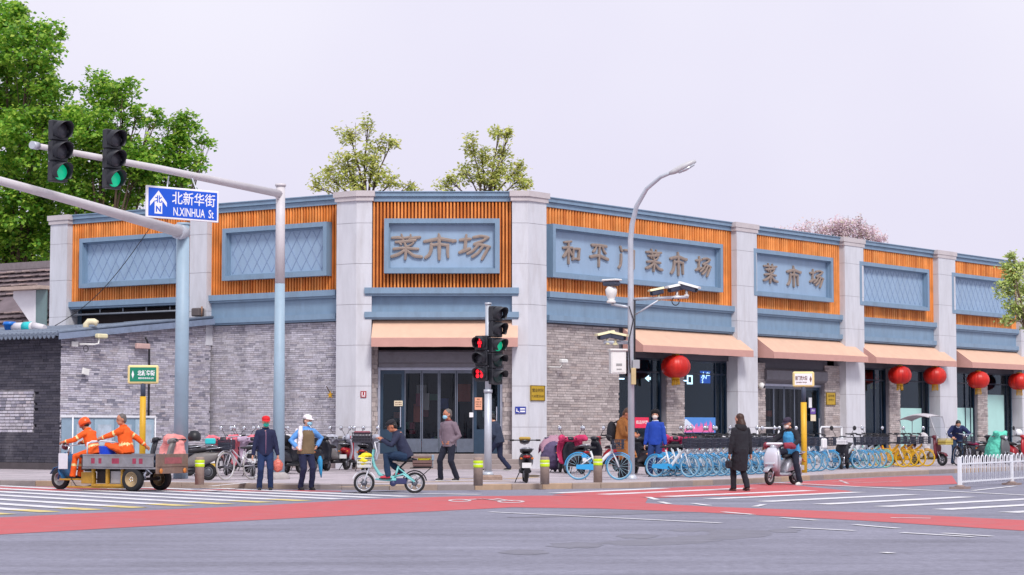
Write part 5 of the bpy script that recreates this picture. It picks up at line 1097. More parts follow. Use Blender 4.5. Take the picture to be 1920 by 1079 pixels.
    if legs:
        l = MB(); l.tube([P+up*.06*k, P-Vector((0,0,.06*k))], [.145*k,.15*k], 12); l.ell(tuple(P-Vector((0,0,.03))),(.125*k,.165*k,.11*k),12,8)
        for h, kn, a in ((hipL,kL,aL),(hipR,kR,aR)): l.tube([h+(P-h)*.3, h-Vector((0,0,.02)), h.lerp(kn,.5), kn, kn.lerp(a,.5), a+(a-kn).normalized()*.035], [.1*k,.108*k,.092*k,.077*k,.07*k,.068*k], 10)
        fn = None
        if bands:
            sg = [(kL.lerp(aL,.45),(aL-kL).normalized(),.025,.12),(kR.lerp(aR,.45),(aR-kR).normalized(),.025,.12)]
            fn = lambda c: 1 if any(abs((c-o).dot(d)) < hw and ((c-o)-d*(c-o).dot(d)).length < rr for o, d, hw, rr in sg) else 0
        blob(l, 'trousers', [legs]+([bands] if bands else []), t, .013, 3, .6, .015, 12, fn)
    for a in (aL, aR):
        td = Vector((math.cos(R(foot_dir)),math.sin(R(foot_dir)),0)) if not toe else Vector(toe).normalized(); dn = Vector((0,0,1)); sd = td.cross(dn)
        q = MB(); q.tube([a-td*.05*k-dn*.04*k, a-dn*.045*k, a+td*.08*k-dn*.05*k, a+td*.17*k-dn*.055*k], [.036*k,.044*k,.042*k,.03*k], 10); q.tube([a+dn*.03, a-dn*.04*k],[.047*k,.048*k],10); sb = blob(q, 'shoe', shoe or BLK, t, .01, 2)
        q = MB(); pts = [(-.085,.03),(-.07,-.035)] ; q.add([tuple(a+td*x*k+sd*y*k-dn*z*k) for z in (.082,.06) for x, y in ((-.08,-.028),(-.08,.028),(.06,.044),(.16,.038),(.2,.0),(.16,-.038),(.06,-.044))], [tuple(range(6,-1,-1)), tuple(range(7,14))]+[(i,(i+1)%7,7+(i+1)%7,7+i) for i in range(7)]); q.build('sole', K('sole_white',206,204,202,rough=.6) if shoe is not None and shoe.name.startswith('sneaker') else K('sole_dark',30,28,30,rough=.7), sb)
    t['_j'] = 0; del t['_j']
    return t, dict(P=P,N=N,up=up,fwd=fwd,side=side,wL=wL,wR=wR,hc=hc,MH=MH,shL=shL,shR=shR,eL=eL,eR=eR)
# ================================================================== POLES, SIGNALS, SIGNS
GALV = K('galvanised',192,198,208,rough=.45,metal=.35,var=.1,scale=3,dirt=.25,dcol=(.22,.2,.19)); POLEB = K('pole_blue_grey',152,176,194,rough=.5,var=.07,scale=2,dirt=.25,dcol=(.22,.23,.24)); POLEW = K('pole_pale',206,202,206,rough=.5,var=.06,scale=2,dirt=.25,dcol=(.3,.27,.25))
SIGB = K('signal_black',34,36,44,rough=.45,var=.12,dirt=.2,dcol=(.12,.11,.11)); LDARK = K('lens_dark',66,68,76,rough=.3,var=.2,scale=30); LGRN = K('lens_green',18,190,140,var=0,emit=.3,rough=.3); LRED = K('lens_red',255,34,52,var=0,emit=.6,rough=.3); LOFF = K('lens_offgreen',28,60,58,rough=.3,var=.2)
SIGNBLUE = K('sign_blue',12,84,206,rough=.4,var=.04); SIGNW = K('sign_white',238,238,242,rough=.45,var=.02); SIGNG = K('sign_green',8,128,100,rough=.4,var=.04); YELP = K('yellow_paint_pole',226,176,40,rough=.45,var=.08,dirt=.2); CREAMF = K('sign_cream_frame',236,214,150,rough=.45,var=.05)
def signal(t, mods, z0, pitch=.4, w=.19, lens=.15, y=0.0, x=0.0):
    """stack of lamp housings facing +x; mods from top: 'o' off, 'g' lit green, 'man', 'digits', 'v' half visor"""
    n = len(mods)
    for i, m in enumerate(mods):
        zc = z0+(n-1-i+.5)*pitch; h = MB(); h.bbox(x-.1, x+.06, y-w, y+w, zc-pitch/2+.006, zc+pitch/2-.006, .02); ho = h.build('housing', SIGB, t)
        Mx = Matrix.Translation((x+.06,y,zc)) @ Matrix.Rotation(R(90),4,'Y'); q = MB(); q.lathe([(lens,0),(lens*.9,.03),(lens*.5,.05),(.01,.056)], 20, 0, Mx)
        q.build('lens', {'o':LDARK,'g':LGRN,'man':SIGB,'digits':SIGB,'v':LOFF}[m], ho)
        v = MB(); N = 20; vs = []; L = .3
        rng = range(N+1); a0, a1 = (-40, 220) if m != 'v' else (0, 180)
        for j in rng:
            a = R(a0+(a1-a0)*j/N); ll = L*(.55+.45*max(0,math.sin(a)))
            for rr in (lens+.02, lens+.03): vs += [(x+.06, y+rr*math.cos(a), zc+rr*math.sin(a)), (x+.06+ll, y+rr*.97*math.cos(a), zc+rr*.97*math.sin(a)-.02)]
        v.add(vs, [f for j in range(N) for f in ((4*j,4*j+4,4*j+5,4*j+1),(4*j+2,4*j+3,4*j+7,4*j+6),(4*j+1,4*j+5,4*j+7,4*j+3))], 0, None, True); v.build('visor', SIGB, ho)
        if m == 'man':
            q = MB(); X = x+.122; q.ell((X,y,zc+.085),(.008,.026,.026),10,6); q.bbox(X-.006,X+.006,y-.035,y+.035,zc-.03,zc+.055,.004)
            for s in (1,-1): q.tube([(X,y+s*.042,zc+.045),(X,y+s*.05,zc-.03)],.011,6); q.tube([(X,y+s*.018,zc-.03),(X,y+s*.022,zc-.115)],.014,6)
            q.build('red_figure', LRED, ho)
        if m == 'digits':
            q = MB(); X = x+.118
            for yy in (-.06,.06):
                q.ell((X,y+yy,zc+.055),(.01,.05,.055),12,8); q.ell((X,y+yy,zc-.055),(.01,.05,.055),12,8)
            q.build('red_digits', LRED, ho)
P1 = Vector((ray(341,800).x*53, 53, PZ)); P2 = G(522, 899, PZ); Y2 = P2.y
arm2 = Vector((-890/F_PX*43.75, 43.75, 7.26)); top2 = Vector((P2.x, P2.y, 7.26))
t = thing('signal_pole', 'tall pole painted light blue below with a long arm carrying two green traffic lights', 'pole', P2[:])
mb = MB(); mb.tube([(0,0,4.95),(0,0,7.48)],[.125,.115],12); mb.tube([(0,0,7.44),(0,0,7.5)],[.14,.14],12); mb.build('upper_pole', POLEW, t)
mb = MB(); mb.tube([(0,0,0),(0,0,4.95)],[.155,.126],12); mb.build('lower_pole', POLEB, t)
mb = MB(); mb.tube([(0,0,-.05),(0,0,.1),(0,0,.18)],[.3,.28,.16],10); mb.build('foot', K('concrete',170,164,164,rough=.9,var=.15,dirt=.3), t)
d2 = (arm2-top2); mb = MB(); mb.tube([(0,0,7.24), d2*.55+Vector((0,0,7.29)), d2*1.02+Vector((0,0,7.27))],[.1,.085,.062],12); mb.tube([(0,0,7.05),d2.normalized()*.3+Vector((0,0,7.2))],[.03,.03],6); mb.build('arm', POLEW, t)
mb = MB(); mb.tube([d2*1.01+Vector((0,0,7.27)),d2*1.03+Vector((0,0,7.27))],.085,12); mb.build('arm_cap', GALV, t)
nA = Vector((.897,-.443,0)); uA = -d2.normalized()
def on_arm(px):
    lo, hi = 0.0, 1.1
    for _ in range(40):
        m = (lo+hi)/2; p = top2+d2*m; lo, hi = (m, hi) if 960+F_PX*p.x/p.y > px else (lo, m)
    return top2+d2*lo
rzA = math.atan2(nA.y, nA.x)
for px, lab, yc in ((91,'traffic light with a lit green lens hanging at the far left end of the arm',282),(193,'traffic light with a lit green lens on the arm, nearest the blue street sign',297)):
    p = on_arm(px); k = p.y/F_PX; zc = CAMH+(HOR-yc)*k; t = thing('traffic_light', lab, 'traffic light', (p+nA*.14+Vector((0,0,zc-.68-p.z)))[:], rzA-R(15), 'traffic lights on the long arm')
    signal(t, ('o','o','g'), 0, .445, .215, .18, x=.06)
    mb = MB(); mb.tube([(-.14,0,p.z-(zc-.68)),(.0,0,p.z-(zc-.68))],.05,8); mb.box(-.16,-.12,-.1,.1,p.z-(zc-.68)-.14,p.z-(zc-.68)+.14); mb.build('bracket', GALV, t)
# blue street name board
ctr_ = on_arm(331)+nA*.12; uS = Vector((.757,.654,0)).normalized(); L = 2.02*ctr_.y/49.5; pa = ctr_-uS*L*.5; zt = CAMH+(HOR-346)*pa.y/F_PX; hb = .75
t = thing('street_sign', 'blue hanging street name board with white characters and arrow', 'sign', pa[:], math.atan2(uS.y,uS.x)); z0 = zt-pa.z-hb
mb = MB(); mb.bbox(0,L,-.03,.03,z0,z0+hb,.012); pl = mb.build('sign_plate', SIGNW, t); mb = MB(); mb.bbox(.05,L-.05,-.036,-.0301,z0+.045,z0+hb-.045,.003); mb.build('blue_face', SIGNBLUE, pl)
def TX(x, z, y=-.0375): return Matrix.Translation((x,y,z))
letters(pl, '北新华街', .3, SIGNW, TX(L*.645, z0+hb*.68), w=L*.6, bold=.01); letters(pl, 'N.XINHUA  St', .2, SIGNW, TX(L*.645, z0+hb*.25), w=L*.56, bold=.012)
q = MB(); cx, cz, ww = L*.16, z0+hb*.5, L*.115; q.xprism([(cx,cz+.27),(cx+ww,cz+.0),(cx+ww,cz-.1),(cx+ww*.45,cz+.04),(cx+ww*.45,cz-.27),(cx-ww*.45,cz-.27),(cx-ww*.45,cz+.04),(cx-ww,cz-.1),(cx-ww,cz)],-.0385,-.0365); ar = q.build('arrow', SIGNW, pl)
letters(pl, '北', .17, SIGNBLUE, TX(cx, cz+.07, -.0395), w=ww*.85, bold=.03); letters(pl, 'N', .14, SIGNBLUE, TX(cx, cz-.16, -.0395), w=ww*.6, bold=.04)
for f in (.3,.7): MB().tube([(L*f,.0,z0+hb-.05),(L*f,.04,z0+hb+.02),(L*.5+(L*f-L*.5)*.8,.1,.05)],.018,6).build('hanger', GALV, t)
# near-left pole, arm over the street
t = thing('signal_pole', 'thick blue-grey pole at the left whose arm reaches out of the frame', 'pole', P1[:])
mb = MB(); mb.tube([(0,0,0),(0,0,6.5)],[.19,.165],10); mb.build('lower_pole', POLEB, t); mb = MB(); mb.tube([(0,0,6.5),(0,0,6.56)],[.18,.17],10); mb.build('pole_cap', POLEB, t)
e1 = Vector((-10.64-P1.x, 43-P1.y, 6.42)); e1 = Vector((0,0,6.3))+(e1-Vector((0,0,6.3)))*1.3; mb = MB(); mb.tube([(0,0,6.3), Vector((0,0,6.3)).lerp(e1,.5)+Vector((0,0,.02)), e1],[.15,.11,.08],10); mb.build('arm', POLEW, t); mb = MB(); mb.tube([Vector((0,0,6.3))+e1.normalized()*0, (Vector((0,0,6.3))).lerp(e1,.03)],[.2,.2],10); mb.build('arm_flange', GALV, t)

# small street-name post, green plate (left) and white plate (right)
def name_post(name, label, base, zc, w_, h_, plate, txt1, txt2, tcol, arrow_right, rz=0.0, ytop=0, ybot=0):
    t = thing(name, label, 'sign', base[:], rz); mb = MB(); mb.tube([(0,0,0),(0,0,ybot-base.z)],[.085,.085],10); mb.build('yellow_post', YELP, t); mb = MB(); mb.tube([(0,0,ybot-base.z),(0,0,zc-base.z)],[.07,.07],10); mb.build('dark_post', K('post_slate',74,84,104,rough=.5,var=.1), t)
    z = zc-base.z; mb = MB(); mb.bbox(-w_/2,w_/2,-.09,.09,z-h_/2,z+h_/2,.035); fr = mb.build('sign_box', CREAMF, t); mb = MB(); mb.bbox(-w_/2+.06,w_/2-.06,-.098,-.0901,z-h_/2+.06,z+h_/2-.06,.004); mb.build('sign_face', plate, fr)
    sx = -1 if arrow_right else 1; cx = w_*.1*sx
    letters(fr, txt1, h_*.3, tcol, Matrix.Translation((cx,-.1005,z+h_*.08)), w=w_*.56, bold=.03); letters(fr, txt2, h_*.11, tcol, Matrix.Translation((cx,-.1005,z-h_*.21)), w=w_*.5, bold=.03)
    ax = -w_*.33*sx; q = MB(); q.xprism([(ax,z+h_*.22),(ax+.035,z),(ax,z-h_*.22),(ax-.035,z)],-.1015,-.0995); q.build('compass_mark', tcol, fr)
b = Vector((ray(269,800).x*57, 57, PZ)); k = 57/F_PX
name_post('street_name_post', 'green street name box on a yellow post before the grey brick gable', b, CAMH+(HOR-703)*k, 57*k, 35*k, SIGNG, '北新华街', 'BEIXINHUA JIE', SIGNW, False, R(6), ybot=CAMH+(HOR-744)*k)
b = Vector((ray(1506,800).x*60, 60, PZ)); k = 60/F_PX
name_post('street_name_post', 'white street name box on a yellow post before the second shop doorway', b, CAMH+(HOR-712)*k, 40*k, 29*k, SIGNW, '前门西大街', 'QIANMEN XIDAJIE', K('sign_brown',120,84,76), True, R(-6), ybot=CAMH+(HOR-755)*k)

# pedestrian signal post on its block
P3 = G(915, 900, PZ); k = P3.y/F_PX; t = thing('pedestrian_signal', 'signal post with a red standing figure and red countdown before the entrance', 'signal post', P3[:], 0)
zz = lambda y: CAMH+(HOR-y)*k-PZ
mb = MB(); mb.tube([(0,0,.1),(0,0,zz(735))],[.095,.09],10); mb.tube([(0,0,zz(735)),(0,0,zz(570))],[.075,.07],10); mb.tube([(0,0,zz(572)),(0,0,zz(568))],[.085,.085],10); mb.tube([(0,0,zz(737)),(0,0,zz(731))],[.11,.11],10); mb.tube([(0,0,.1),(0,0,.2)],[.16,.11],10); mb.build('post', GALV, t)
mb = MB(); mb.bbox(-.3,.36,-.3,.22,-.05,.12,.04); mb.build('concrete_block', K('rough_concrete',150,128,116,rough=.95,var=.25,scale=9,bump=.5), t)
t2 = thing('traffic_light', 'low pedestrian light box with glowing red figure, mounted left of its post', 'traffic light', (P3.x-.16,P3.y-.05,PZ+zz(716)), R(-115)); signal(t2, ('man','o','digits'), 0, .385, .17, .135)
t2 = thing('traffic_light', 'five-lamp traffic light turned to the right on the entrance-side post', 'traffic light', (P3.x+.2,P3.y-.04,PZ+zz(722)), R(-46)); signal(t2, ('o','o','g','v','v'), 0, .395, .18, .15)
mb = MB(); mb.tube([(-.25,-.02,1.6),(-.02,0,1.6)],.02,6); mb.tube([(-.25,-.02,.4),(-.02,0,.4)],.02,6); mb.build('bracket', GALV, t2)

# street lamp carrying surveillance cameras
P4 = G(1184, 899, PZ); k = P4.y/F_PX; Z4 = lambda y: CAMH+(HOR-y)*k-PZ; X4 = lambda x: (x-1184)*k
t = thing('street_lamp', 'curved-arm grey street lamp with cameras, rising in front of the long sign', 'street lamp', P4[:])
mb = MB(); mb.tube([(0,0,0),(0,0,Z4(560)),(0,0,Z4(450)),(X4(1187),-.05,Z4(420)),(X4(1195),-.15,Z4(387)),(X4(1213),-.35,Z4(356)),(X4(1238),-.6,Z4(336)),(X4(1262),-.8,Z4(327))],[.085,.078,.07,.066,.06,.055,.05,.045],12); mb.build('pole', GALV, t)
mb = MB(); mb.tube([(0,0,-.05),(0,0,.05),(0,0,.12)],[.14,.14,.09],12); mb.build('base_flange', GALV, t)
Mh = Matrix.Translation((X4(1278),-.9,Z4(321))) @ Matrix.Rotation(R(-24),4,'Y'); mb = MB(); mb.loft([(-.38,0,.05,.04),(-.25,.0,.1,.07),(0,.01,.14,.085),(.25,.02,.12,.07),(.36,.02,.05,.035)],14,0,Mh,2.2); lh = mb.build('lamp_head', K('lamp_head_grey',188,188,192,rough=.4,var=.06,dirt=.2), t)
mb = MB(); mb.loft([(-.15,-.06,.09,.04),(.05,-.065,.11,.045),(.28,-.04,.09,.035)],12,0,Mh,2.2); mb.build('lamp_glass', CLRL, lh)
mb = MB(); mb.tube([(.0,0,Z4(562)),(X4(1262),-.35,Z4(560)),(X4(1290),-.38,Z4(559))],.04,8); mb.build('cross_arm', GALV, t); mb = MB(); mb.tube([(X4(1190),-.03,Z4(592)),(X4(1234),-.25,Z4(565))],.022,6); mb.build('brace', GALV, t); mb = MB(); mb.tube([(0,0,Z4(577)),(X4(1148),.2,Z4(570))],.032,8); mb.build('stub_arm', GALV, t); mb = MB(); mb.tube([(0,0,Z4(643)),(X4(1133),-.15,Z4(643))],.045,8); mb.build('short_arm', GALV, t)
mb = MB(); mb.tube([(.09,-.03,Z4(700)),(.1,-.05,Z4(560))],.022,6); mb.tube([(-.03,-.1,Z4(700)),(-.06,-.09,Z4(640)),(.06,-.1,Z4(600)),(-.05,-.09,Z4(575))],.014,5); mb.build('cables', BLK, t)
CAMW = K('camera_white',226,226,224,rough=.4,var=.05,dirt=.15); CAMC = K('camera_cream',226,218,178,rough=.45,var=.06,dirt=.25); CAMY = K('camera_trim',196,176,60,rough=.5)
def bullet(label, p, rz, col=CAMW, L=.34, tilt=12, group=None, mount=True):
    t = thing('security_camera', label, 'camera', p[:], rz, group); Mt = Matrix.Rotation(R(tilt),4,'Y'); mb = MB(); mb.bbox(-L*.5,L*.45,-.075,.075,-.07,.06,.02,0,Mt); bd = mb.build('camera_body', K('camera_dark',60,66,84,rough=.4,var=.1), t)
    mb = MB(); mb.add([tuple(Mt@Vector(v)) for v in ((-L*.55,-.095,.05),(L*.6,-.095,.05),(L*.6,.095,.05),(-L*.55,.095,.05),(-L*.55,-.07,.1),(L*.6,-.07,.1),(L*.6,.07,.1),(-L*.55,.07,.1))],[(0,3,2,1),(4,5,6,7),(0,1,5,4),(1,2,6,5),(2,3,7,6),(3,0,4,7)]); mb.build('sun_shield', col, bd)
    mb = MB(); mb.lathe([(.05,0),(.05,.03),(.035,.035)],12,0,Mt@Matrix.Translation((L*.45,0,-.005))@Matrix.Rotation(R(90),4,'Y')); mb.build('camera_lens', K('lens_glass',18,26,40,rough=.1,var=0), bd)
    if mount: mb = MB(); mb.tube([(-.05,0,-.06),(-.05,0,-.2)],.03,8); mb.bbox(-.1,.0,-.05,.05,-.22,-.17,.01); mb.build('mount', col, t)
    return t
W4 = lambda x, y, dy=0: Vector((P4.x+X4(x), P4.y+dy, PZ+Z4(y)))
bullet('cream bullet camera midway along the street lamp cross arm', W4(1232,549,-.2), R(-160), CAMC)
bullet('left half of the white camera pair at the end of the cross arm', W4(1266,543,-.35), R(-145), CAMW, .45); bullet('right half of the white camera pair at the end of the cross arm', W4(1290,542,-.4), R(-30), CAMW, .5, 16)
bullet('cream camera pointing left on the short arm above the white box', W4(1136,631,-.15), R(-150), CAMC, .45); bullet('cream camera pointing right on the short arm above the white box', W4(1158,632,-.15), R(-25), CAMC, .45)
mb = MB(); mb.torus((0,0,0),.1,.014,20,6,0,Matrix.Translation(W4(1266,567,-.36))@Matrix.Rotation(R(20),4,'Z')); tag(mb.build('cable_coil', BLK, None), 'small dark cable loop hanging under the cross arm camera pair', 'cable')
pz = W4(1148,568,.2); t = thing('dome_camera', 'white pan-tilt camera standing on the left stub of the street lamp', 'camera', pz[:], R(-40)); mb = MB(); mb.lathe([(.11,0),(.12,.05),(.08,.08),(.1,.14),(.14,.22),(.15,.34),(.1,.42)],16); mb.build('housing', CAMW, t); mb = MB(); mb.bbox(-.2,.22,-.12,.12,.44,.56,.03); hd = mb.build('camera_head', K('camera_dark',0,0,0), t); mb = MB(); mb.bbox(-.22,.26,-.14,.14,.561,.61,.02); mb.build('sun_shield', CAMW, hd)
t = thing('control_box', 'white metal equipment box strapped to the street lamp, below the camera pair', 'box', W4(1158,702,-.08)[:], R(8)); mb = MB(); mb.bbox(-.19,.2,-.15,.15,0,.58,.012); bo = mb.build('case', CAMW, t); mb = MB(); mb.bbox(-.22,.23,-.2,.17,.581,.63,.012); mb.build('roof_lid', CAMW, bo); mb = MB(); mb.bbox(-.16,.16,-.162,-.151,.04,.54,.003); dd = mb.build('box_door', CAMW, bo); mb = MB(); mb.box(-.05,.08,-.17,-.163,.1,.13); mb.box(-.06,.09,-.17,-.163,.2,.26); mb.build('vent', K('vent_grey',150,150,150), dd)
t = tag(MB().bbox(-.09,.09,-.07,.07,0,.22,.01).build('junction_box', K('jbox_grey',160,162,168,var=.08), None, loc=W4(1193,692,-.09)[:]), 'small grey junction box on the right of the street lamp pole', 'box')
t = tag(MB().bbox(-.06,.06,-.06,.06,0,.42,.01).build('junction_box', K('jbox_tan',196,176,132,var=.1), None, loc=W4(1188,722,-.12)[:]), 'narrow tan box on the street lamp pole beneath the grey one', 'box')

# bollards
BOLM = K('bollard_stone',150,132,122,rough=.85,var=.16,scale=6,bump=.3); LIME = K('lime_tape',196,226,30,rough=.4,var=.05)
for (x, y), lab in zip(((374,909),(896.5,911),(1021.5,908.5),(1121,905)), ('stone bollard with lime tape behind the cargo tricycle','stone bollard with lime tape beside the signal post block','stone bollard with lime tape between the parked moped and covered scooter','stone bollard with lime tape in front of the lone blue bicycle')):
    p = G(x,y,PZ); t = thing('bollard', lab, 'bollard', p[:], 0, 'stone bollards along the kerb'); mb = MB(); mb.lathe([(.105,0),(.105,.6),(.095,.625),(.06,.63)],18); mb.build('post', BOLM, t)
    for z in (.44,.525): mb = MB(); mb.lathe([(.109,z-.035),(.112,z-.03),(.112,z+.03),(.109,z+.035)],18); mb.build('reflective_band', LIME, t)
    mb = MB(); mb.lathe([(.110,.474),(.1125,.476),(.1125,.489),(.110,.491)],18); mb.build('white_band', SIGNW, t)

# white guard fence
fp = [G(1800,917), G(1897,909.5), G(1990,902), G(2080,896)]
for i in range(3):
    a, b = fp[i], fp[i+1]; d = b-a; L = d.length; rz = math.atan2(d.y,d.x)
    t = thing('guard_fence', ('white looped street fence panel nearest the crossing','white looped street fence panel cut by the right edge','white looped street fence panel beyond the right edge')[i], 'fence', a[:], rz, 'white street fence panels'); FW = WHT
    mb = MB(); mb.bbox(-.045,.045,-.045,.045,.05,.72,.008); mb.build('post', FW, t); mb = MB(); mb.tube([(0,0,.72),(0,0,.75)],[.05,.02],8); mb.build('post_cap', FW, t)
    mb = MB(); mb.prism([(-.25,-.18),(.25,-.18),(.25,.18),(-.25,.18)],0,.05); mb.lathe([(.14,.05),(.07,.09)],10); mb.build('foot', K('fence_foot',150,130,124,rough=.9,var=.2,dirt=.3), t)
    for z in (.16,.58): MB().box(.047,L-.047,-.016,.016,z-.018,z+.018).build('rail', FW, t)
    n = 13; st = (L-.1)/n
    for j in range(n):
        x = .05+st*(j+.5); r = st*.3; mb = MB(); mb.tube([(x-r,0,.1),(x-r,0,.68)]+[(x-r*math.cos(R(q)),0,.68+r*math.sin(R(q))) for q in range(30,180,30)]+[(x+r,0,.68),(x+r,0,.1)],.0135,6); mb.build('picket', FW, t)

# ================================================================== LANTERNS, PLAQUES, NOTICES ON THE FACADE
LANR = pal_mat('lantern_red', [S(190,24,22),S(222,44,30),S(206,34,26)], rough=.4, bump=.1, noise_sc=4, translucent=.15); GOLD = K('lantern_gold',222,170,30,rough=.4,var=.15)
def lantern(px, yc, rpx, label, out=.62):
    s = FR.s(px, out, 3.5); p = FR.P(s, out, 0); dep = p.y; r = rpx*dep/F_PX; z = CAMH+(HOR-yc)*dep/F_PX
    t = thing('red_lantern', label, 'lantern', (p.x,p.y,z), 0, 'red lanterns under the awnings'); mb = MB(); n = 20; 
    for k in range(n):     # puffed gores between the ribs
        vs = []; M_ = 9
        for i in range(M_+1):
            a = math.pi*i/M_; rr = max(.12*r, r*math.sin(a)**.75); zz_ = -math.cos(a)*r*.8
            for j, f in ((0,1.0),(.5,1.035),(1,1.0)): b_ = 2*math.pi*(k+j)/n; vs.append((rr*f*math.cos(b_), rr*f*math.sin(b_), zz_))
        mb.add(vs, [(3*i+j,3*i+j+1,3*i+j+4,3*i+j+3) for i in range(M_) for j in (0,1)], 0, None, True)
    mb.build('lantern_body', LANR, t)
    mb = MB(); mb.lathe([(.26*r,.76*r),(.26*r,.84*r),(.1*r,.86*r)],14); mb.lathe([(.3*r,-.84*r),(.3*r,-.74*r)],14); mb.build('gold_cap', GOLD, t)
    mb = MB(); 
    for k in range(14): a = 2*math.pi*k/14; mb.tube([(.24*r*math.cos(a),.24*r*math.sin(a),-.82*r),(.27*r*math.cos(a),.27*r*math.sin(a),-1.25*r-.05*random.random())],.02*r+.006,4)
    mb.build('tassel', GOLD, t); MB().tube([(0,0,.84*r),(0,0,max(.95*r,4.02-z))],.008,5).build('cord', BLK, t)
lantern(1267,688,27,'large red lantern with gold tassel under the first awning'); lantern(1687,704,21.5,'red lantern on the left under the third awning'); lantern(1753,705.5,21,'red lantern on the right under the third awning'); lantern(1834,713,20.5,'red lantern on the left under the last awning'); lantern(1911,716,20,'red lantern cut by the right edge of the photo')
lantern(1637,707,17,'dim red lantern inside the shop window, left of the third awning lanterns', out=-.9)
BRASS = K('brass_plaque',196,160,40,rough=.35,metal=.3,var=.1); DKB = K('plaque_ink',92,72,16,rough=.6)
ARR = Vector((ray(990,740).x*AY/ray(990,740).y, AY, 0))
FPR = Fac(ARR.x, ARR.y, FR.u.x, FR.u.y); FPC = Fac(ARR.x, ARR.y, 1, 0); ALL_ = Vector((ray(668,740).x*AY/ray(668,740).y, AY, 0)); FPLC = Fac(ALL_.x, ALL_.y, 1, 0)
def plaque(name, label, fac, x0, x1, y0, y1, col, out=.012, th=.02, lines=(), lcol=None, cat='plaque', border=None):
    z = lambda y, s: CAMH+(HOR-y)*fac.P(s,out,0).y/F_PX
    a, b = fac.s(x0,out,z(y0,0)), fac.s(x1,out,z(y0,0)); z1, z0 = z(y0,a), z(y1,a); o = fac.P(a,out,z0); w_, h_ = b-a, z1-z0
    t = thing(name, label, cat, o[:], math.atan2(fac.u.y,fac.u.x)); mb = MB(); mb.bbox(0,w_,-th,0.008,0,h_,.004); pl = mb.build('board', col, t)
    if border: mb = MB(); mb.box(0,w_,-th-.006,-th-.001,0,h_*.04); mb.box(0,w_,-th-.006,-th-.001,h_*.96,h_); mb.box(0,w_*.04,-th-.006,-th-.001,h_*.041,h_*.959); mb.box(w_*.96,w_,-th-.006,-th-.001,h_*.041,h_*.959); mb.build('border', border, pl)
    for txt, zc, hh, ww in lines: letters(pl, txt, h_*hh, lcol, Matrix.Translation((w_*.5,-th-.003,h_*zc)), w=w_*ww, bold=.02)
    return t, pl, w_, h_, th
plaque('brass_plaque','brass plaque with opening hours on the right corner pillar',FPR,994,1021,723,752,BRASS,lines=(('营业时间',.68,.24,.78),('7:30至20:00',.3,.17,.84)),lcol=DKB,border=DKB)
t, pl, w_, h_, th = plaque('access_sign','small blue wheelchair access sign on the right corner pillar',FPC,966,986,763,776,K('access_blue',30,52,150,rough=.4),cat='sign')
q = MB(); q.xprism([(w_*.1,h_*.25),(w_*.3,h_*.25),(w_*.36,h_*.12),(w_*.4,h_*.15),(w_*.34,h_*.36),(w_*.2,h_*.36),(w_*.18,h_*.75),(w_*.12,h_*.75)],-th-.003,-th-.0005); q.box(w_*.46,w_*.92,-th-.003,-th-.0005,h_*.58,h_*.78); q.box(w_*.46,w_*.92,-th-.003,-th-.0005,h_*.2,h_*.42); q.build('wheelchair_mark', SIGNW, pl)
t, pl, w_, h_, th = plaque('fire_sign','small red square sign on the left corner pillar beside the entrance',FPLC,676,687,734,746,K('fire_red',160,40,46,rough=.4),cat='sign'); q = MB(); q.box(w_*.2,w_*.8,-th-.003,-th-.0005,h_*.15,h_*.3); q.box(w_*.2,w_*.36,-th-.003,-th-.0005,h_*.35,h_*.85); q.box(w_*.64,w_*.8,-th-.003,-th-.0005,h_*.35,h_*.85); q.build('fire_mark', SIGNW, pl)
plaque('brass_plaque','brass plaque on the brick pier right of the second doorway',FR,1549,1566,736,760,BRASS,lines=(('菜市场',.72,.2,.7),('和平门',.4,.16,.6)),lcol=DKB,border=DKB,out=.03)
plaque('brass_plaque','yellow plaque on the brick pier left of the second doorway',FR,1409.5,1420,728,755,BRASS,out=.03,lines=(),lcol=DKB,border=DKB)
NOTE = K('paper_cream',232,218,190,rough=.7,var=.04); NOTEP = K('paper_pink',236,170,140,rough=.7,var=.05); INK = K('ink_brown',120,80,60,rough=.7)
plaque('door_notice','cream paper notice on the left door leaf of the entrance',FC,739,755,752,762,NOTE,out=-.26,th=.006,lines=(('请勿停车',.68,.3,.8),('进出通道',.3,.24,.8)),lcol=INK,cat='notice')
plaque('door_notice','pinkish paper notice on the right door leaf of the entrance',FC,890,904,746,769,NOTEP,out=-.26,th=.006,lines=(('通知',.86,.12,.4),('请佩戴口罩',.64,.1,.8),('测量体温',.46,.1,.7),('谢谢配合',.28,.1,.75)),lcol=INK,cat='notice')
plaque('door_notice','small white card on the plastic curtain of the entrance',FC,880,887.5,774,783,SIGNW,out=-.22,th=.006,cat='notice')
plaque('door_notice','violet notice on the curtain of the second doorway',FR,1519.5,1529,766,777,K('paper_violet',104,74,160,rough=.6),out=-.18,th=.006,lines=(('提示',.6,.4,.6),),lcol=SIGNW,cat='notice')
plaque('door_notice','white card under the violet notice at the second doorway',FR,1520,1529.5,778,790,NOTE,out=-.18,th=.006,cat='notice')
plaque('door_notice','tall white strip above the violet notice at the second doorway',FR,1516.5,1522,746,765,SIGNW,out=-.18,th=.006,cat='notice')
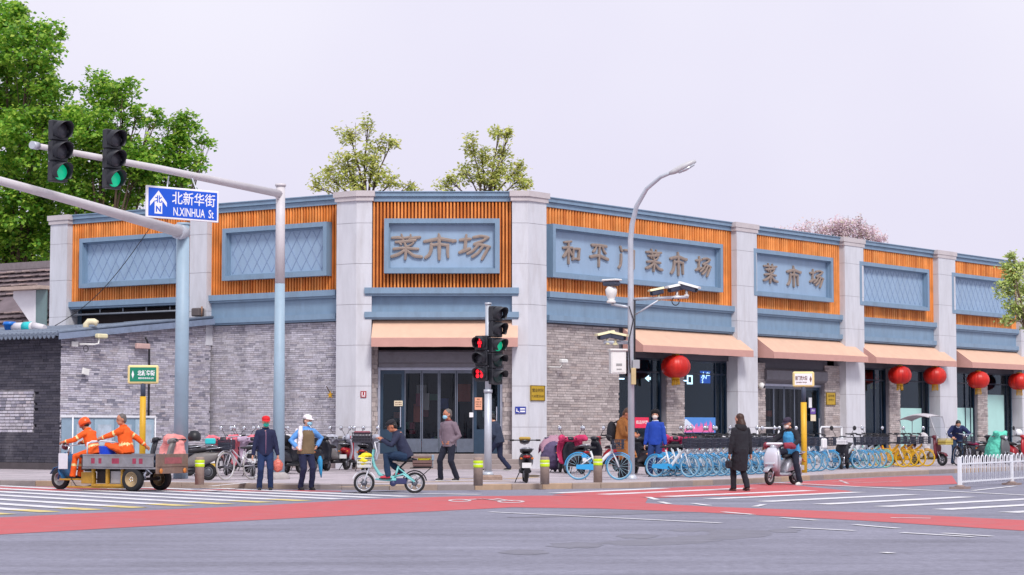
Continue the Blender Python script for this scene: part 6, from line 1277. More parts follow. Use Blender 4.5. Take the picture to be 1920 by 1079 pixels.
# painted banners in the shop window
t, pl, w_, h_, th = plaque('window_banner','blue and pink banner along the bottom of the second shop window',FR,1280,1341,783,812,K('banner_blue',80,140,214,rough=.6,var=.1,scale=2),out=-.12,th=.012,cat='banner')
q = MB(); rnd = random.Random(9)
for i in range(22):
    x = w_*(.05+.9*i/22); hh = h_*(.25+.5*abs(math.sin(i*.9))*(.4+.6*i/22)); q.xprism([(x-.05,.02),(x+.07,.02),(x+.03,hh),(x+.0,hh*1.15),(x-.03,hh*.8)],-th-.004-.0003*i,-th-.001)
q.build('pink_shapes', K('banner_pink',232,110,168,rough=.6,var=.15), pl); q = MB(); q.xprism([(0.02,.02),(w_*.5,.02),(w_*.3,h_*.5),(w_*.1,h_*.9),(.02,h_*.8)],-th-.0008,-th-.0002); q.build('pale_shape', K('banner_pale',214,224,238), pl)
plaque('window_banner','red banner with white characters inside the first shop window',FR,1190,1216,783,803,K('banner_red',226,44,84,rough=.6,var=.05),out=-.12,th=.012,lines=(('商品特惠',.55,.34,.86),),lcol=K('banner_white',240,214,216),cat='banner')
# lit signs inside the shop
SGN = K('lit_sign',236,244,255,var=0,emit=1.3); SGB = K('lit_blue',40,92,190,var=0,emit=.55)
def lit(label, x0, x1, y0, y1, fn, out=-1.1):
    s0 = FR.s(x0,out,3); s1 = FR.s(x1,out,3); d = FR.P(s0,out,0).y; zt, zb = CAMH+(HOR-y0)*d/F_PX, CAMH+(HOR-y1)*d/F_PX; t = thing('hanging_sign', label, 'sign', FR.P(s0,out,zb)[:], math.atan2(FR.u.y,FR.u.x)); fn(t, s1-s0, zt-zb)
    MB().tube([((s1-s0)/2,.02,zt-zb),((s1-s0)/2,.02,4.1-zb)],.01,5).build('cord', BLK, t)
def f_arrow(t,w_,h_): MB().xprism([(0,h_*.5),(w_*.5,h_),(w_*.5,h_*.72),(w_,h_*.72),(w_,h_*.28),(w_*.5,h_*.28),(w_*.5,0)],-.02,0).build('arrow', SGN, t)
def f_box(t,w_,h_):
    q = MB(); e = w_*.18; q.box(0,e,-.02,0,0,h_); q.box(w_-e,w_,-.02,0,0,h_); q.box(e,w_-e,-.02,0,0,e); q.box(e,w_-e,-.02,0,h_-e,h_); q.build('light_frame', SGN, t)
def f_txt(t,w_,h_):
    MB().bbox(0,w_,0,.04,0,h_,.01).build('light_board', SGB, t); letters(t,'水产品',h_*.6,SGN,Matrix.Translation((w_*.5,-.004,h_*.62)),w=w_*.95,bold=.02); letters(t,'S',h_*.3,SGN,Matrix.Translation((w_*.12,-.004,h_*.16)),bold=.03)
lit('lit white arrow pointing left inside the first shop window',1209,1223,704,716,f_arrow,out=-.45); lit('lit white rectangle frame inside the second shop window',1288,1298,704,721,f_box); lit('lit blue and white hanging sign inside the second shop window',1314,1340,696,719,f_txt)
# lamps and cameras fixed to the walls
t = thing('wall_camera','white camera on a bent arm fixed to the grey brick gable','camera',FG.P(FG.s(140,.02,3.6),.02,CAMH+(HOR-647)*65/F_PX)[:],math.atan2(FG.u.y,FG.u.x)); mb = MB(); mb.bbox(-.16,.1,-.06,.0,-.08,.08,.01); mb.build('back_box', CAMW, t); mb = MB(); mb.tube([(.1,-.1,0),(.5,-.35,0),(.62,-.4,.03),(.64,-.4,.2)],.028,8); mb.build('arm', CAMW, t); mb = MB(); mb.bbox(.52,.95,-.5,-.32,.2,.34,.03); mb.build('camera_head', CAMC, t); mb = MB(); mb.torus((.28,-.2,-.14),.1,.012,18,5); mb.build('cable_loop', BLK, t)
t = tag(MB().bbox(-.14,.14,-.06,0,-.1,.1,.01).build('junction_box', CAMW, None, loc=FG.P(FG.s(158,.02,3.2),.05,CAMH+(HOR-698)*65.2/F_PX)[:]), 'small white box tilted on the grey brick gable', 'box'); t.rotation_euler = (0,R(10),math.atan2(FG.u.y,FG.u.x))
t = thing('wall_camera','small white camera on a thin arm right of the brass plaque','camera',FR.P(FR.s(1027,.1,3.3),.12,CAMH+(HOR-688)*67/F_PX)[:],math.atan2(FR.u.y,FR.u.x)); mb = MB(); mb.tube([(0,0,0),(.45,-.15,0),(.55,-.18,.14)],.018,6); mb.build('arm', CAMW, t); mb = MB(); mb.bbox(.42,.75,-.26,-.1,.13,.27,.03); mb.build('camera_head', CAMW, t)
t = thing('dome_camera','round white dome camera left of the second doorway','camera',FR.P(FR.s(1426,.1,2.8),.1,CAMH+(HOR-724)*77/F_PX)[:],math.atan2(FR.u.y,FR.u.x)); mb = MB(); mb.ell((0,-.05,0),(.12,.12,.13),14,10); mb.build('housing', CAMW, t); mb = MB(); mb.ell((.02,-.12,-.03),(.07,.07,.07),12,8); mb.build('camera_lens', K('lens_glass',0,0,0), t)
t = thing('pipe_bracket','black curved pipe with a pinkish bracket on the grey brick gable','pipe',FG.P(FG.s(272,.05,3),.06,1.6)[:],math.atan2(FG.u.y,FG.u.x)); zq = lambda y: CAMH+(HOR-y)*67/F_PX-1.6; mb = MB(); mb.tube([(.12,-.05,.0),(.12,-.05,zq(680)),(.1,-.06,zq(655)),(.0,-.06,zq(640)),(-.06,-.04,zq(633))],.035,8); mb.build('pipe', BLK, t); mb = MB(); mb.bbox(-.5,.1,-.12,0,zq(655),zq(645),.02); mb.build('bracket', K('bracket_pink',196,164,158,rough=.7,var=.15), t)
t = thing('gold_star','small gold star ornament on a stick, on the grey brickwork','ornament',FL.P(FL.s(619,.05,2.5),.03,CAMH+(HOR-741)*66.8/F_PX)[:],math.atan2(FL.u.y,FL.u.x)); mb = MB(); mb.xprism([((.12 if i%2==0 else .045)*math.sin(math.pi*i/5),(.12 if i%2==0 else .045)*math.cos(math.pi*i/5)) for i in range(10)],-.03,0); mb.build('star', GOLD, t); mb = MB(); mb.tube([(0,-.01,.05),(-.16,-.01,.28)],.018,5); mb.build('stick', K('stick',70,52,36), t)
# blue and white cabinets against the gable
s0, s1 = FG.s(134,.5,1), FG.s(287,.5,1); t = thing('metal_cabinet','row of pale blue metal cabinets with white rail top against the gable','cabinet',FG.P(s0,.55,PZ)[:],math.atan2(FG.u.y,FG.u.x)); L = s1-s0; CABB = K('cabinet_blue',140,164,182,rough=.4,var=.14,scale=2,dirt=.2)
mb = MB(); mb.box(0,L,.02,.5,.05,1.6); mb.build('cabinet_body', CABB, t); mb = MB(); mb.bbox(-.04,L+.04,-.04,.52,1.61,1.68,.012); mb.build('top_rail', WHT, t)
for i in range(4):
    a, b = L*i/4+.03, L*(i+1)/4-.03; mb = MB(); mb.bbox(a,b,-.012,.019,.12,1.56,.006); dd = mb.build('cabinet_door', K('cabinet_door%d'%(i%2),*((160,184,200) if i%2 else (134,160,180)),rough=.35,var=.2,scale=1.5), t); mb = MB(); mb.box(a+.12,b-.12,-.016,-.0125,.75,1.4); mb.build('poster', K('cabinet_poster',176,190,204,rough=.4,var=.35,scale=3), dd); MB().box(b-.08,b-.05,-.04,-.0125,.75,.95).build('cabinet_handle', CHR, dd)
for x in (-.02,L+.02): MB().tube([(x,-.02,0),(x,-.02,1.62)],.025,6).build('cabinet_post', WHT, t)
# handrails beside the second doorway, service kiosk under the left pillar
for (x0,x1,y,yb,lab) in ((1538,1578,801,812,'white metal handrail right of the second doorway'),(1420,1460,803,812,'white metal handrail left of the second doorway')):
    s0,s1 = FR.s(x0,.8,1.4),FR.s(x1,.8,1.4); d = FR.P(s0,.8,0).y; z = CAMH+(HOR-y)*d/F_PX-PZ; t = thing('handrail',lab,'handrail',FR.P(s0,.8,PZ)[:],math.atan2(FR.u.y,FR.u.x)); mb = MB(); mb.tube([(0,0,0),(0,0,z-.08),(.08,0,z),(s1-s0,0,z)],.035,8); mb.tube([(s1-s0,0,z),(s1-s0,0,0)],.035,8); mb.build('rail_tube', WHT, t)
# ================================================================== CARGO TRICYCLE WITH TWO WORKERS
FW_ = G(95,919.5); hdT = Vector((-.895,.446,0)); rzT = math.atan2(hdT.y,hdT.x)
NR = G(249,922); LT = NR - Vector((-hdT.y,hdT.x,0))*.52     # rear axle centre on the ground
WORN = K('cart_grey_steel',142,140,146,rough=.5,metal=.3,var=.22,scale=4,dirt=.45,dcol=(.13,.08,.05)); CARTY = K('cart_ochre',176,132,40,rough=.55,var=.2,scale=5,dirt=.45,dcol=(.1,.07,.04)); CARTB = K('cart_blue',36,98,150,rough=.45,var=.12,dirt=.3)
TR = thing('cargo_tricycle','rusty grey flatbed cargo tricycle driving left on the crossing with two orange-clad workers','tricycle',LT[:],rzT)
RIMY = K('rim_tan',176,150,112,rough=.55,var=.2,scale=8,dirt=.3); RIMG = K('rim_grey',170,168,170,rough=.45,metal=.4,var=.1)
def cart_wheel(x, y, Rw, wd, rim):
    t_ = MB(); Mx = Matrix.Translation((0,0,0)) @ Matrix.Rotation(R(90),4,'X'); t_.lathe([(Rw*.62,-wd),(Rw*.9,-wd),(Rw*.985,-wd*.7),(Rw,-wd*.3),(Rw,wd*.3),(Rw*.985,wd*.7),(Rw*.9,wd),(Rw*.62,wd)],30,0,Mx,cap=False); o = t_.build('wheel',RUB,TR,loc=(x,y,Rw))
    q = MB(); q.lathe([(Rw*.64,-wd*.9),(Rw*.6,-wd*.98),(Rw*.52,-wd*.6),(Rw*.3,-wd*.5),(Rw*.22,-wd*.9),(Rw*.1,-wd*.95),(Rw*.1,wd*.95),(Rw*.22,wd*.9),(Rw*.3,wd*.5),(Rw*.52,wd*.6),(Rw*.6,wd*.98),(Rw*.64,wd*.9)],26,0,Mx); rm = q.build('rim',rim,o)
    q = MB()
    for i in range(5): a = 2*math.pi*i/5; q.lathe([(.014,-wd*1.02),(.014,wd*1.02)],6,0,Mx @ Matrix.Translation((Rw*.16*math.cos(a),Rw*.16*math.sin(a),0)))
    q.build('wheel_bolts',CHR,rm)
    return o
cart_wheel(0,.52,.272,.075,RIMY); cart_wheel(0,-.52,.272,.075,RIMY); cart_wheel(2.45,0,.245,.055,RIMG)
mb = MB(); mb.bbox(-.68,1.36,-.6,.6,.5,.54,.008); mb.build('bed_floor',WORN,TR)
for y in (.585,-.615): mb = MB(); mb.bbox(-.62,1.34,y,y+.03,.545,.8,.006); mb.box(-.62,1.34,y-.008,y+.038,.8,.83); sb = mb.build('side_board',WORN,TR)
if True:
    q = MB()
    for i,(x,ww) in enumerate(((.42,.1),(1.05,.05),(.85,.04),(-.1,.05),(-.28,.05))): q.box(x-ww,x+ww,.616,.6185,.62,.74)
    q.build('red_paint_marks',K('cart_red',150,52,78,rough=.6,var=.3,scale=14),TR)
mb = MB(); mb.bbox(-.7,-.67,-.6,.6,.4,.84,.006); mb.box(-.715,-.7,-.58,.58,.56,.6); tg = mb.build('tailgate',K('cart_rust',130,108,98,rough=.6,metal=.2,var=.3,scale=5,dirt=.5,dcol=(.2,.1,.05)),TR)
q = MB(); q.box(-.705,-.7005,-.35,.3,.62,.76); q.build('tailgate_paint',K('cart_red2',150,84,88,rough=.6,var=.3,scale=10),tg); q = MB(); q.ell((-.72,-.45,.46),(.02,.06,.06),10,6); q.ell((-.72,.45,.46),(.02,.06,.06),10,6); q.build('tail_lamp',K('tail_amber',200,120,50,rough=.4),tg)
mb = MB()
for y in (.32,-.32): mb.bbox(-.6,1.5,y-.03,y+.03,.43,.495,.006)
mb.tube([(0,-.5,.27),(0,.5,.27)],.035,8); mb.build('chassis',K('cart_dark',48,44,44,rough=.7,dirt=.3),TR)
mb = MB()
for x0,x1 in ((.3,.36),(.72,.78),(1.12,1.18)): mb.bbox(x0,x1,.42,.5,.16,.5,.005)
mb.bbox(.3,1.18,.42,.5,.1,.159,.005); mb.bbox(.3,1.9,.4,.46,.06,.098,.005); mb.bbox(1.181,1.5,.3,.46,.16,.42,.008); mb.build('side_frame',CARTY,TR)
mb = MB(); mb.bbox(.37,.71,.2,.41,.17,.45,.01); mb.build('battery_box',K('battery_grey',170,168,172,rough=.5,var=.1,dirt=.3),TR); mb = MB(); mb.bbox(.79,1.11,.0,.39,.17,.45,.01); mb.build('tool_box',K('tool_dark',40,30,32,rough=.7),TR)
mb = MB(); mb.tube([(-.35,.45,.5),(-.3,.5,.38),(-.28,.45,.28)],.03,6); mb.tube([(.35,.5,.5),(.2,.55,.56),(-.2,.55,.56),(-.42,.55,.5),(-.5,.5,.4)],.022,6); mb.build('mudguard_stay',CHR,TR)
mb = MB(); mb.bbox(1.35,1.62,-.32,.32,.46,.74,.02); mb.build('seat_base',K('cart_dark2',70,60,58,rough=.6,dirt=.4),TR); mb = MB(); mb.bbox(1.28,1.66,-.34,.34,.741,.82,.025); mb.build('seat_cushion',SADL,TR)
mb = MB(); mb.tube([(1.3,.5,.8),(1.3,.5,1.06),(1.2,.46,1.12),(1.05,.42,1.12)],.02,6); mb.tube([(1.3,-.5,.8),(1.3,-.5,1.1),(1.3,.0,1.12),(1.3,.5,1.08)],.02,6); mb.build('front_rail',WHT,TR)
mb = MB(); mb.bbox(1.6,2.25,-.3,.3,.22,.26,.008); mb.build('foot_floor',CARTY,TR)
mb = MB(); sweep(mb,[(2.2,.24,.26,.03,60),(2.3,.42,.28,.035,80),(2.3,.62,.28,.03,95),(2.26,.82,.22,.03,100)]); mb.build('front_apron',CARTB,TR)
mb = MB(); mb.bbox(2.33,2.35,-.22,.22,.42,.82,.004); mb.build('white_board',K('board_white',214,212,220,rough=.6,var=.08,dirt=.2),TR); mb = MB(); mb.bbox(2.02,2.28,.285,.3,.48,.84,.004); mb.build('side_card',K('board_white',0,0,0),TR)
mb = MB()
for y in (.09,-.09): mb.tube([(2.25,y,.86),(2.36,y,.6),(2.45,y,.245)],.022,7)
sweep(mb,[(2.72,.36,.07,.01,-60),(2.6,.5,.075,.012,-30),(2.45,.53,.075,.012,0),(2.28,.47,.075,.012,30)],10); mb.build('front_fork',CARTB,TR)
mb = MB(); mb.tube([(2.25,0,.8),(2.22,0,1.0)],.03,8); mb.tube([(2.1,.34,1.06),(2.2,.25,1.03),(2.24,0,1.0),(2.2,-.25,1.03),(2.1,-.34,1.06)],.016,7); mb.build('handlebar',CHR,TR)
mb = MB(); mb.ell((2.32,0,1.0),(.09,.1,.09),14,10); hl_ = mb.build('headlight',K('maroon',96,34,46,rough=.35),TR); mb = MB(); mb.ell((2.385,0,1.0),(.04,.075,.075),12,8); mb.build('headlight_lens',CLRL,hl_)
for s in (1,-1): MB().tube([(2.12,s*.33,1.055),(2.02,s*.38,1.07)],.02,7).build('grip',RUB,TR)
mb = MB(); mb.tube([(1.9,.3,.26),(1.75,.32,.1),(1.5,.3,.08),(1.3,.3,.12),(.9,.3,.06)],.012,5); mb.build('wiring',BLK,TR)
for nm,lab,prof,col,x,y in (('blue_bucket','blue plastic basin on the cargo tricycle bed behind the driver',[(.17,0),(.19,.04),(.2,.2),(.21,.22)],K('bucket_blue',30,74,214,rough=.4),.92,.25),('green_bottle','green bag standing on the cargo tricycle bed before the passenger',[(.1,0),(.12,.05),(.11,.18),(.05,.27),(.04,.31)],K('bag_green',40,176,60,rough=.5,var=.2),.68,-.1)):
    p = LT+Vector((hdT.x*x-hdT.y*y, hdT.y*x+hdT.x*y, .54)); 
    if nm == 'blue_bucket': prof = [(r,z+.25) for r,z in prof]; prof[0] = (prof[0][0],0)
    tag(MB().lathe(prof,18).build(nm,col,None,loc=p[:]),lab,'bucket' if 'bucket' in nm else 'bag')
mb = MB(); rnd = random.Random(2)
for i in range(26): x,y = -.5+rnd.random()*.55, -.4+rnd.random()*.8; mb.tube([(x,y,.56),(x+rnd.uniform(-.2,.2),y+rnd.uniform(-.2,.2),.62+rnd.random()*.22),(x+rnd.uniform(-.3,.3),y+rnd.uniform(-.3,.3),.6)],.035,6)
tag(blob(mb,'rag_heap',K('rag_slate',78,90,112,rough=.9,var=.3,scale=9),None,.02,2,None,.012,14),'heap of dark slate rags on the tail of the cargo tricycle bed','rags'); o = bpy.context.scene.objects['rag_heap']; o.location = LT; o.rotation_euler = (0,0,rzT)
ORG = K('workwear_orange',236,92,20,rough=.8,var=.1,scale=6); TAPE = K('reflective_tape',232,214,150,rough=.35,var=.08); BLKSH = K('shoe_black',34,32,34,rough=.6)
person('orange-uniformed worker in an orange helmet steering the cargo tricycle',LT[:],rzT,1.7,(1.5,0,.9),lean=22,hl=(2.1,.33,1.1),hr=(2.1,-.33,1.1),fl=(1.98,.16,.34),fr=(2.0,-.14,.34),kh=(.6,0,1),el=(0,.7,-.6),er=(0,-.7,-.6),head=(0,6),top=ORG,legs=ORG,shoe=BLKSH,skin=SKIN2,hat=('helmet',K('helmet_orange',240,88,24,rough=.3,var=.03)),bands=TAPE,mask=None,palmn=(0,0,-1))
person('bareheaded orange-uniformed worker sitting on the cargo tricycle bed',LT[:],rzT,1.72,(.42,.22,.94),lean=10,twist=18,hl=(1.02,.46,1.16),hr=(.05,-.35,.86),fl=(.95,.3,.62),fr=(.9,-.1,.62),kh=(.3,.2,1),el=(0,.6,-.6),er=(-.6,-.6,-.1),head=(38,2),top=ORG,legs=ORG,shoe=BLKSH,skin=SKIN2,hair=HAIRG,bands=TAPE,bulk=1.08)

# ================================================================== TEAL E-BIKE AND RIDER
c, rzE = (G(683,925.5)+G(777,925.5))/2, math.pi
TEAL = K('teal_enamel',130,206,206,rough=.35,var=.05,dirt=.15); E = thing('electric_bicycle','small teal electric bicycle with yellow bag in its front basket, ridden left','electric bicycle',c[:],rzE)
ms = wheel_meshes(.23, RUB, K('rim_silver',190,190,196,rough=.35,metal=.5), .03, 6, .07); wheel(E,-.55,.23,ms); wheel(E,.55,.23,ms)
mb = MB(); mb.tube([(.38,0,.82),(.33,0,.6),(.22,0,.42),(.05,0,.34),(-.12,0,.34)],[.03,.034,.038,.042,.045],9); mb.tube([(-.12,0,.34),(-.2,0,.6)],.026,8)
for y in (.07,-.07): mb.tube([(-.12,y*.6,.36),(-.3,y,.42),(-.55,y,.25)],.022,7); mb.tube([(-.2,y*.6,.55),(-.55,y,.27)],.014,6)
mb.tube([(.38,0,.7),(.34,0,.95)],.03,8); mb.build('frame',TEAL,E)
mb = MB(); sweep(mb,[(.3,.31,.1,.02,0),(.0,.29,.11,.03,0),(-.15,.3,.09,.04,0)],10); mb.build('footboard',TEAL,E)
mb = MB(); 
for y in (.06,-.06): mb.tube([(.4,y*.7,.68),(.46,y,.5),(.55,y,.23)],.016,7)
mb.torus((.55,0,.23),.26,.014,14,5,0,None,20,160); mb.build('fork',WHT,E); mb = MB(); mb.torus((-.55,0,.23),.26,.016,14,5,0,None,20,170); mb.build('mudguard',BLK,E)
mb = MB(); mb.tube([(.34,0,.95),(.32,0,1.08)],.02,6); mb.tube([(.2,.27,1.12),(.28,.22,1.12),(.33,0,1.08),(.28,-.22,1.12),(.2,-.27,1.12)],.014,6); mb.build('handlebar',CHR,E)
mb = MB(); mb.tube([(.3,.16,.8),(.27,.2,.93),(.31,.2,1.12)],.012,6); mb.build('cables',WHT,E)
for s in (1,-1): MB().tube([(.22,s*.27,1.12),(.12,s*.29,1.12)],.02,7).build('grip',RUB,E)
mb = MB(); sweep(mb,[(-.6,.72,.05,.03,0),(-.48,.73,.12,.05,0),(-.3,.73,.09,.05,0),(-.16,.72,.04,.03,0)],12); mb.tube([(-.22,0,.55),(-.38,0,.7)],.022,7); mb.build('saddle',SADL,E)
mb = MB(); mb.bbox(-.38,-.12,-.07,.07,.2,.33,.02); mb.lathe([(.05,-.1),(.07,-.06),(.07,.06),(.05,.1)],14,0,Matrix.Translation((-.08,0,.22))@Matrix.Rotation(R(90),4,'X')); mb.build('battery',K('battery_navy',50,54,96,rough=.5,dirt=.3),E)
mb = MB()
for y in (-.09,0,.09): mb.tube([(-.45,y,.55),(-.95,y,.56)],.009,5)
mb.tube([(-.9,.09,.55),(-.6,.07,.28)],.009,5); mb.tube([(-.9,-.09,.55),(-.6,-.07,.28)],.009,5); mb.bbox(-.92,-.52,-.12,.12,.565,.585,.005); mb.build('rear_rack',BLK,E); crk = crate(E,-.72,.59,K('rack_brown',110,84,80,rough=.7,var=.2),.14,.2,.1)
mb = MB(); mb.tube([(-.95,.1,.56),(-.95,.1,.72)],.008,5); mb.bbox(-.98,-.92,.07,.13,.72,.84,.01); mb.build('rear_lamp',K('lamp_smoke',130,150,166,rough=.3),E)
mb = MB(); mb.ell((.56,0,.72),(.15,.16,.14)); mb.ell((.5,0,.82),(.13,.15,.06)); mb.ell((.62,0,.64),(.08,.12,.09)); p = blob(mb,'yellow_bag',K('bag_yellow',232,214,30,rough=.7,var=.18,scale=14),None,.016,2,None,.03,22); tag(p,'bright yellow crumpled bag filling the front basket of the teal electric bicycle','bag'); p.location = c; p.rotation_euler = (0,0,rzE)
crate(E,.54,.56,K('basket_white',206,206,204,rough=.6),.13,.15,.22)
mb = MB(); mb.bbox(-.9,-.62,-.12,.12,.7,.79,.03); o = tag(mb.build('yellow_box',K('box_yellow',222,214,40,rough=.5,var=.1),None,loc=c[:]),'yellow box on the rear rack of the teal electric bicycle','box'); o.rotation_euler = (0,0,rzE)
NAVY = K('cloth_navy',34,40,66,rough=.85,var=.15); DENIM = K('cloth_denim',26,50,78,rough=.9,var=.2,scale=9); DKCL = K('cloth_black',28,29,38,rough=.85,var=.15)
_, J = person('person in dark cap and navy jacket riding the teal electric bicycle',c[:],rzE,1.7,(-.36,0,.86),lean=25,hl=(.16,.28,1.17),hr=(.16,-.28,1.17),fl=(.02,.14,.4),fr=(-.26,-.12,.46),kh=(1,.1,.6),el=(-.2,.5,-.7),er=(-.2,-.5,-.7),head=(4,2),top=NAVY,legs=DENIM,shoe=K('shoe_red',190,40,66,rough=.6),skin=SKIN2,hat=('cap',DKCL),mask=None,palmn=(0,0,-1))

# ================================================================== PEDESTRIANS
def at_px(x, y, z=PZ): return G(x, y, z)[:]
SNK = K('sneaker_black',40,38,42,rough=.6); BLUJ = K('cloth_dark_blue',26,32,66,rough=.85,var=.15); JEAN = K('jeans',22,44,84,rough=.9,var=.2,scale=9)
t,J = person('person in red cap, green mask and dark blue zipped jacket standing at the kerb',at_px(497,919.8,0),R(-80),1.66,(0,0,.9),lean=2,hl=(.06,.3,.72),hr=(.05,-.3,.74),fl=(.04,.12,.085),fr=(-.02,-.13,.085),head=(4,6),top=BLUJ,legs=JEAN,shoe=BLKSH,skin=SKIN,hair=HAIRG,mask=K('mask_green',40,180,160,rough=.7),hat=('flat',K('cap_red',206,26,36,rough=.8)),bulk=1.05,topmat=K('zip_pink',168,120,150))
w_ = t.matrix_basis @ J['wL']; o = thing('shopping_bag','small red and clear plastic bag held by the person in the red cap','bag',(w_.x,w_.y-.03,w_.z-.36)); mb = MB(); mb.ell((0,0,.12),(.13,.07,.15)); mb.tube([(0,0,.2),(0,0,.34)],[.04,.015],6); blob(mb,'bag_sack',K('bag_red',204,110,96,rough=.4,var=.45,scale=16),o,.012,2,None,.014,16)
SHB = K('shirt_blue',92,150,214,rough=.85,var=.1); BRV = K('vest_brown',116,98,74,rough=.9,var=.12)
t,J = person('man in white cap, blue mask and brown vest with a hand on his hip',at_px(573,919.5,0),R(-62),1.68,(0,0,.92),lean=3,hl=(.02,.26,1.0),hr=(.12,-.26,.98),fl=(.06,.12,.085),fr=(-.02,-.12,.085),head=(26,2),top=SHB,legs=K('trousers_navy',24,30,62,rough=.9,var=.15),shoe=BLKSH,skin=SKIN,hair=HAIRG,mask=MASKB,hat=('cap',K('cap_white',232,226,230,rough=.8)),vest=BRV,bulk=1.08,el=(-.3,.8,-.1),er=(-.5,-.6,-.2))
mb = MB(); S1 = J['shR']; mb.tube([S1+Vector((-.05,.05,.07)),S1+Vector((.06,0,.08)),S1+Vector((.13,-.03,-.1)),S1+Vector((.13,-.05,-.42))],[.05,.075,.08,.07],10,sy=.7); mb.tube([S1+Vector((-.06,0,.05)),S1+Vector((-.1,-.06,-.15)),S1+Vector((-.02,-.1,-.4))],[.08,.09,.08],10,sy=.8); o = blob(mb,'draped_jacket',K('jacket_white',228,222,226,rough=.85,var=.06),None,.014,3,None,.02,14); tag(o,'white jacket slung over the shoulder of the man in the brown vest','jacket'); o.location = t.location; o.rotation_euler = t.rotation_euler
w_ = t.matrix_basis @ (J['wL']+Vector((-.05,.08,-.1))); o = thing('folded_umbrella','folded blue umbrella hanging beside the man in the brown vest','umbrella',(w_.x+.02,w_.y+.03,w_.z-.62),0); mb = MB(); mb.tube([(.03,0,0),(.02,0,.12),(0,0,.4),(0,0,.5)],[.01,.035,.06,.02],10); mb.build('canopy',K('umbrella_blue',40,140,190,rough=.5,var=.12),o); mb = MB(); mb.tube([(0,0,.48),(0,0,.66)],.012,6); mb.build('shaft',BLK,o)
MAUV = K('jacket_mauve_grey',122,106,118,rough=.85,var=.1)
t,J = person('balding man in grey jacket and blue mask standing before the entrance',at_px(842,902.5),R(-128),1.72,(0,0,.94),lean=2,hl=(.09,.13,.95),hr=(.09,-.13,.95),fl=(-.06,.2,.085),fr=(.08,-.2,.085),head=(-18,4),top=MAUV,legs=K('trousers_black',22,26,44,rough=.9,var=.15),shoe=SNK,skin=SKIN2,hair=HAIRG,mask=MASKB,bulk=1.12,el=(-.6,.7,0),er=(-.6,-.7,0),collar=K('collar_maroon',104,40,48,rough=.8),topmat=MAUV)
q = MB(); q.box(-.05,.05,-.004,.0,-.02,.02); o = letters(t,'AF',.05,SIGNW,Matrix.Translation(J['N']-J['up']*.12+J['fwd']*.178-J['side']*-.07) @ Matrix(((J['side'].x,-J['fwd'].x,0,0),(J['side'].y,-J['fwd'].y,0,0),(0,0,1,0),(0,0,0,1))),bold=.03,name='chest_print') if False else None
person('dark-clad person walking into the entrance, half hidden by the signal post',at_px(934,883.5),R(158),1.78,(0,0,.93),lean=14,hl=(.25,.24,.95),hr=(.05,-.26,.82),fl=(.3,.1,.085),fr=(-.32,-.1,.1),head=(0,10),top=K('coat_slate',40,50,72,rough=.85,var=.12),legs=K('trousers_blue_black',26,34,62,rough=.9,var=.15),shoe=SNK,hair=HAIRB,hairstyle='short',bulk=1.14)
CAMEL = K('coat_camel',166,106,52,rough=.8,var=.14)
t,J = person('man in camel coat with backpack looking down at his phone',at_px(1166,897.5),R(-22),1.82,(0,0,.98),lean=5,hl=(.36,.1,1.12),hr=(.36,-.1,1.1),fl=(.04,.12,.085),fr=(0,-.12,.085),head=(0,34),top=CAMEL,coat=.34,legs=DKCL,shoe=BLKSH,skin=SKIN2,hair=K('hair_brown',92,64,48,rough=.6,var=.2),bulk=1.12,el=(-.5,.6,-.4),er=(-.5,-.6,-.4))
o = thing('backpack','dark backpack worn by the man in the camel coat','backpack',t.location[:],t.rotation_euler.z); mb = MB(); mb.ell((-.27,0,1.2),(.13,.17,.27)); mb.ell((-.3,0,1.08),(.12,.15,.14)); blob(mb,'pack',DKCL,o,.016,3,None,.01,12); mb = MB()
for s in (1,-1): mb.tube([(-.18,s*.11,1.42),(.0,s*.13,1.5),(.14,s*.12,1.4),(.16,s*.13,1.2)],.02,6)
mb.build('straps',DKCL,o)
w_ = t.matrix_basis @ Vector((.42,0,1.14)); o = thing('mobile_phone','phone held by the man in the camel coat','phone',w_[:],R(-22)); mb = MB(); mb.bbox(-.008,.008,-.04,.04,-.075,.075,.004); mb.build('case',BLK,o); mb = MB(); mb.box(-.0095,-.0082,-.036,.036,-.068,.068); mb.build('screen',K('phone_screen',60,80,120,rough=.1,var=0),o)
BLUC = K('coat_royal_blue',24,66,168,rough=.8,var=.12)
person('person in black fur hat, white mask and bright blue jacket beside the shop window',at_px(1229,894),R(-104),1.74,(0,0,.94),lean=-2,hl=(.08,.3,.78),hr=(.06,-.28,.78),fl=(.02,.13,.085),fr=(0,-.13,.085),head=(4,-4),top=BLUC,legs=K('trousers_blue',30,54,110,rough=.9,var=.15),shoe=BLKSH,skin=SKIN,mask=K('mask_white',226,214,206,rough=.7),hat=('fur',K('fur_black',20,20,26,rough=.95,var=.3,scale=40)),bulk=1.08,collar=K('collar_white',206,214,224,rough=.8))
t,J = person('long-haired woman in long black coat walking away over the crossing',at_px(1390,921.5,0),R(112),1.7,(0,0,.94),lean=2,hl=(.04,.27,.8),hr=(.02,-.27,.76),fl=(.14,.12,.085),fr=(-.1,-.1,.1),head=(20,0),top=DKCL,coat=.48,legs=K('leggings_black',24,24,34,rough=.9),shoe=K('boot_brown',72,36,30,rough=.5),skin=SKIN,hair=K('hair_dark_brown',62,38,28,rough=.55,var=.3,scale=40),hairstyle='long',scarf=K('hood_black',30,30,36,rough=.9),bulk=1.05)
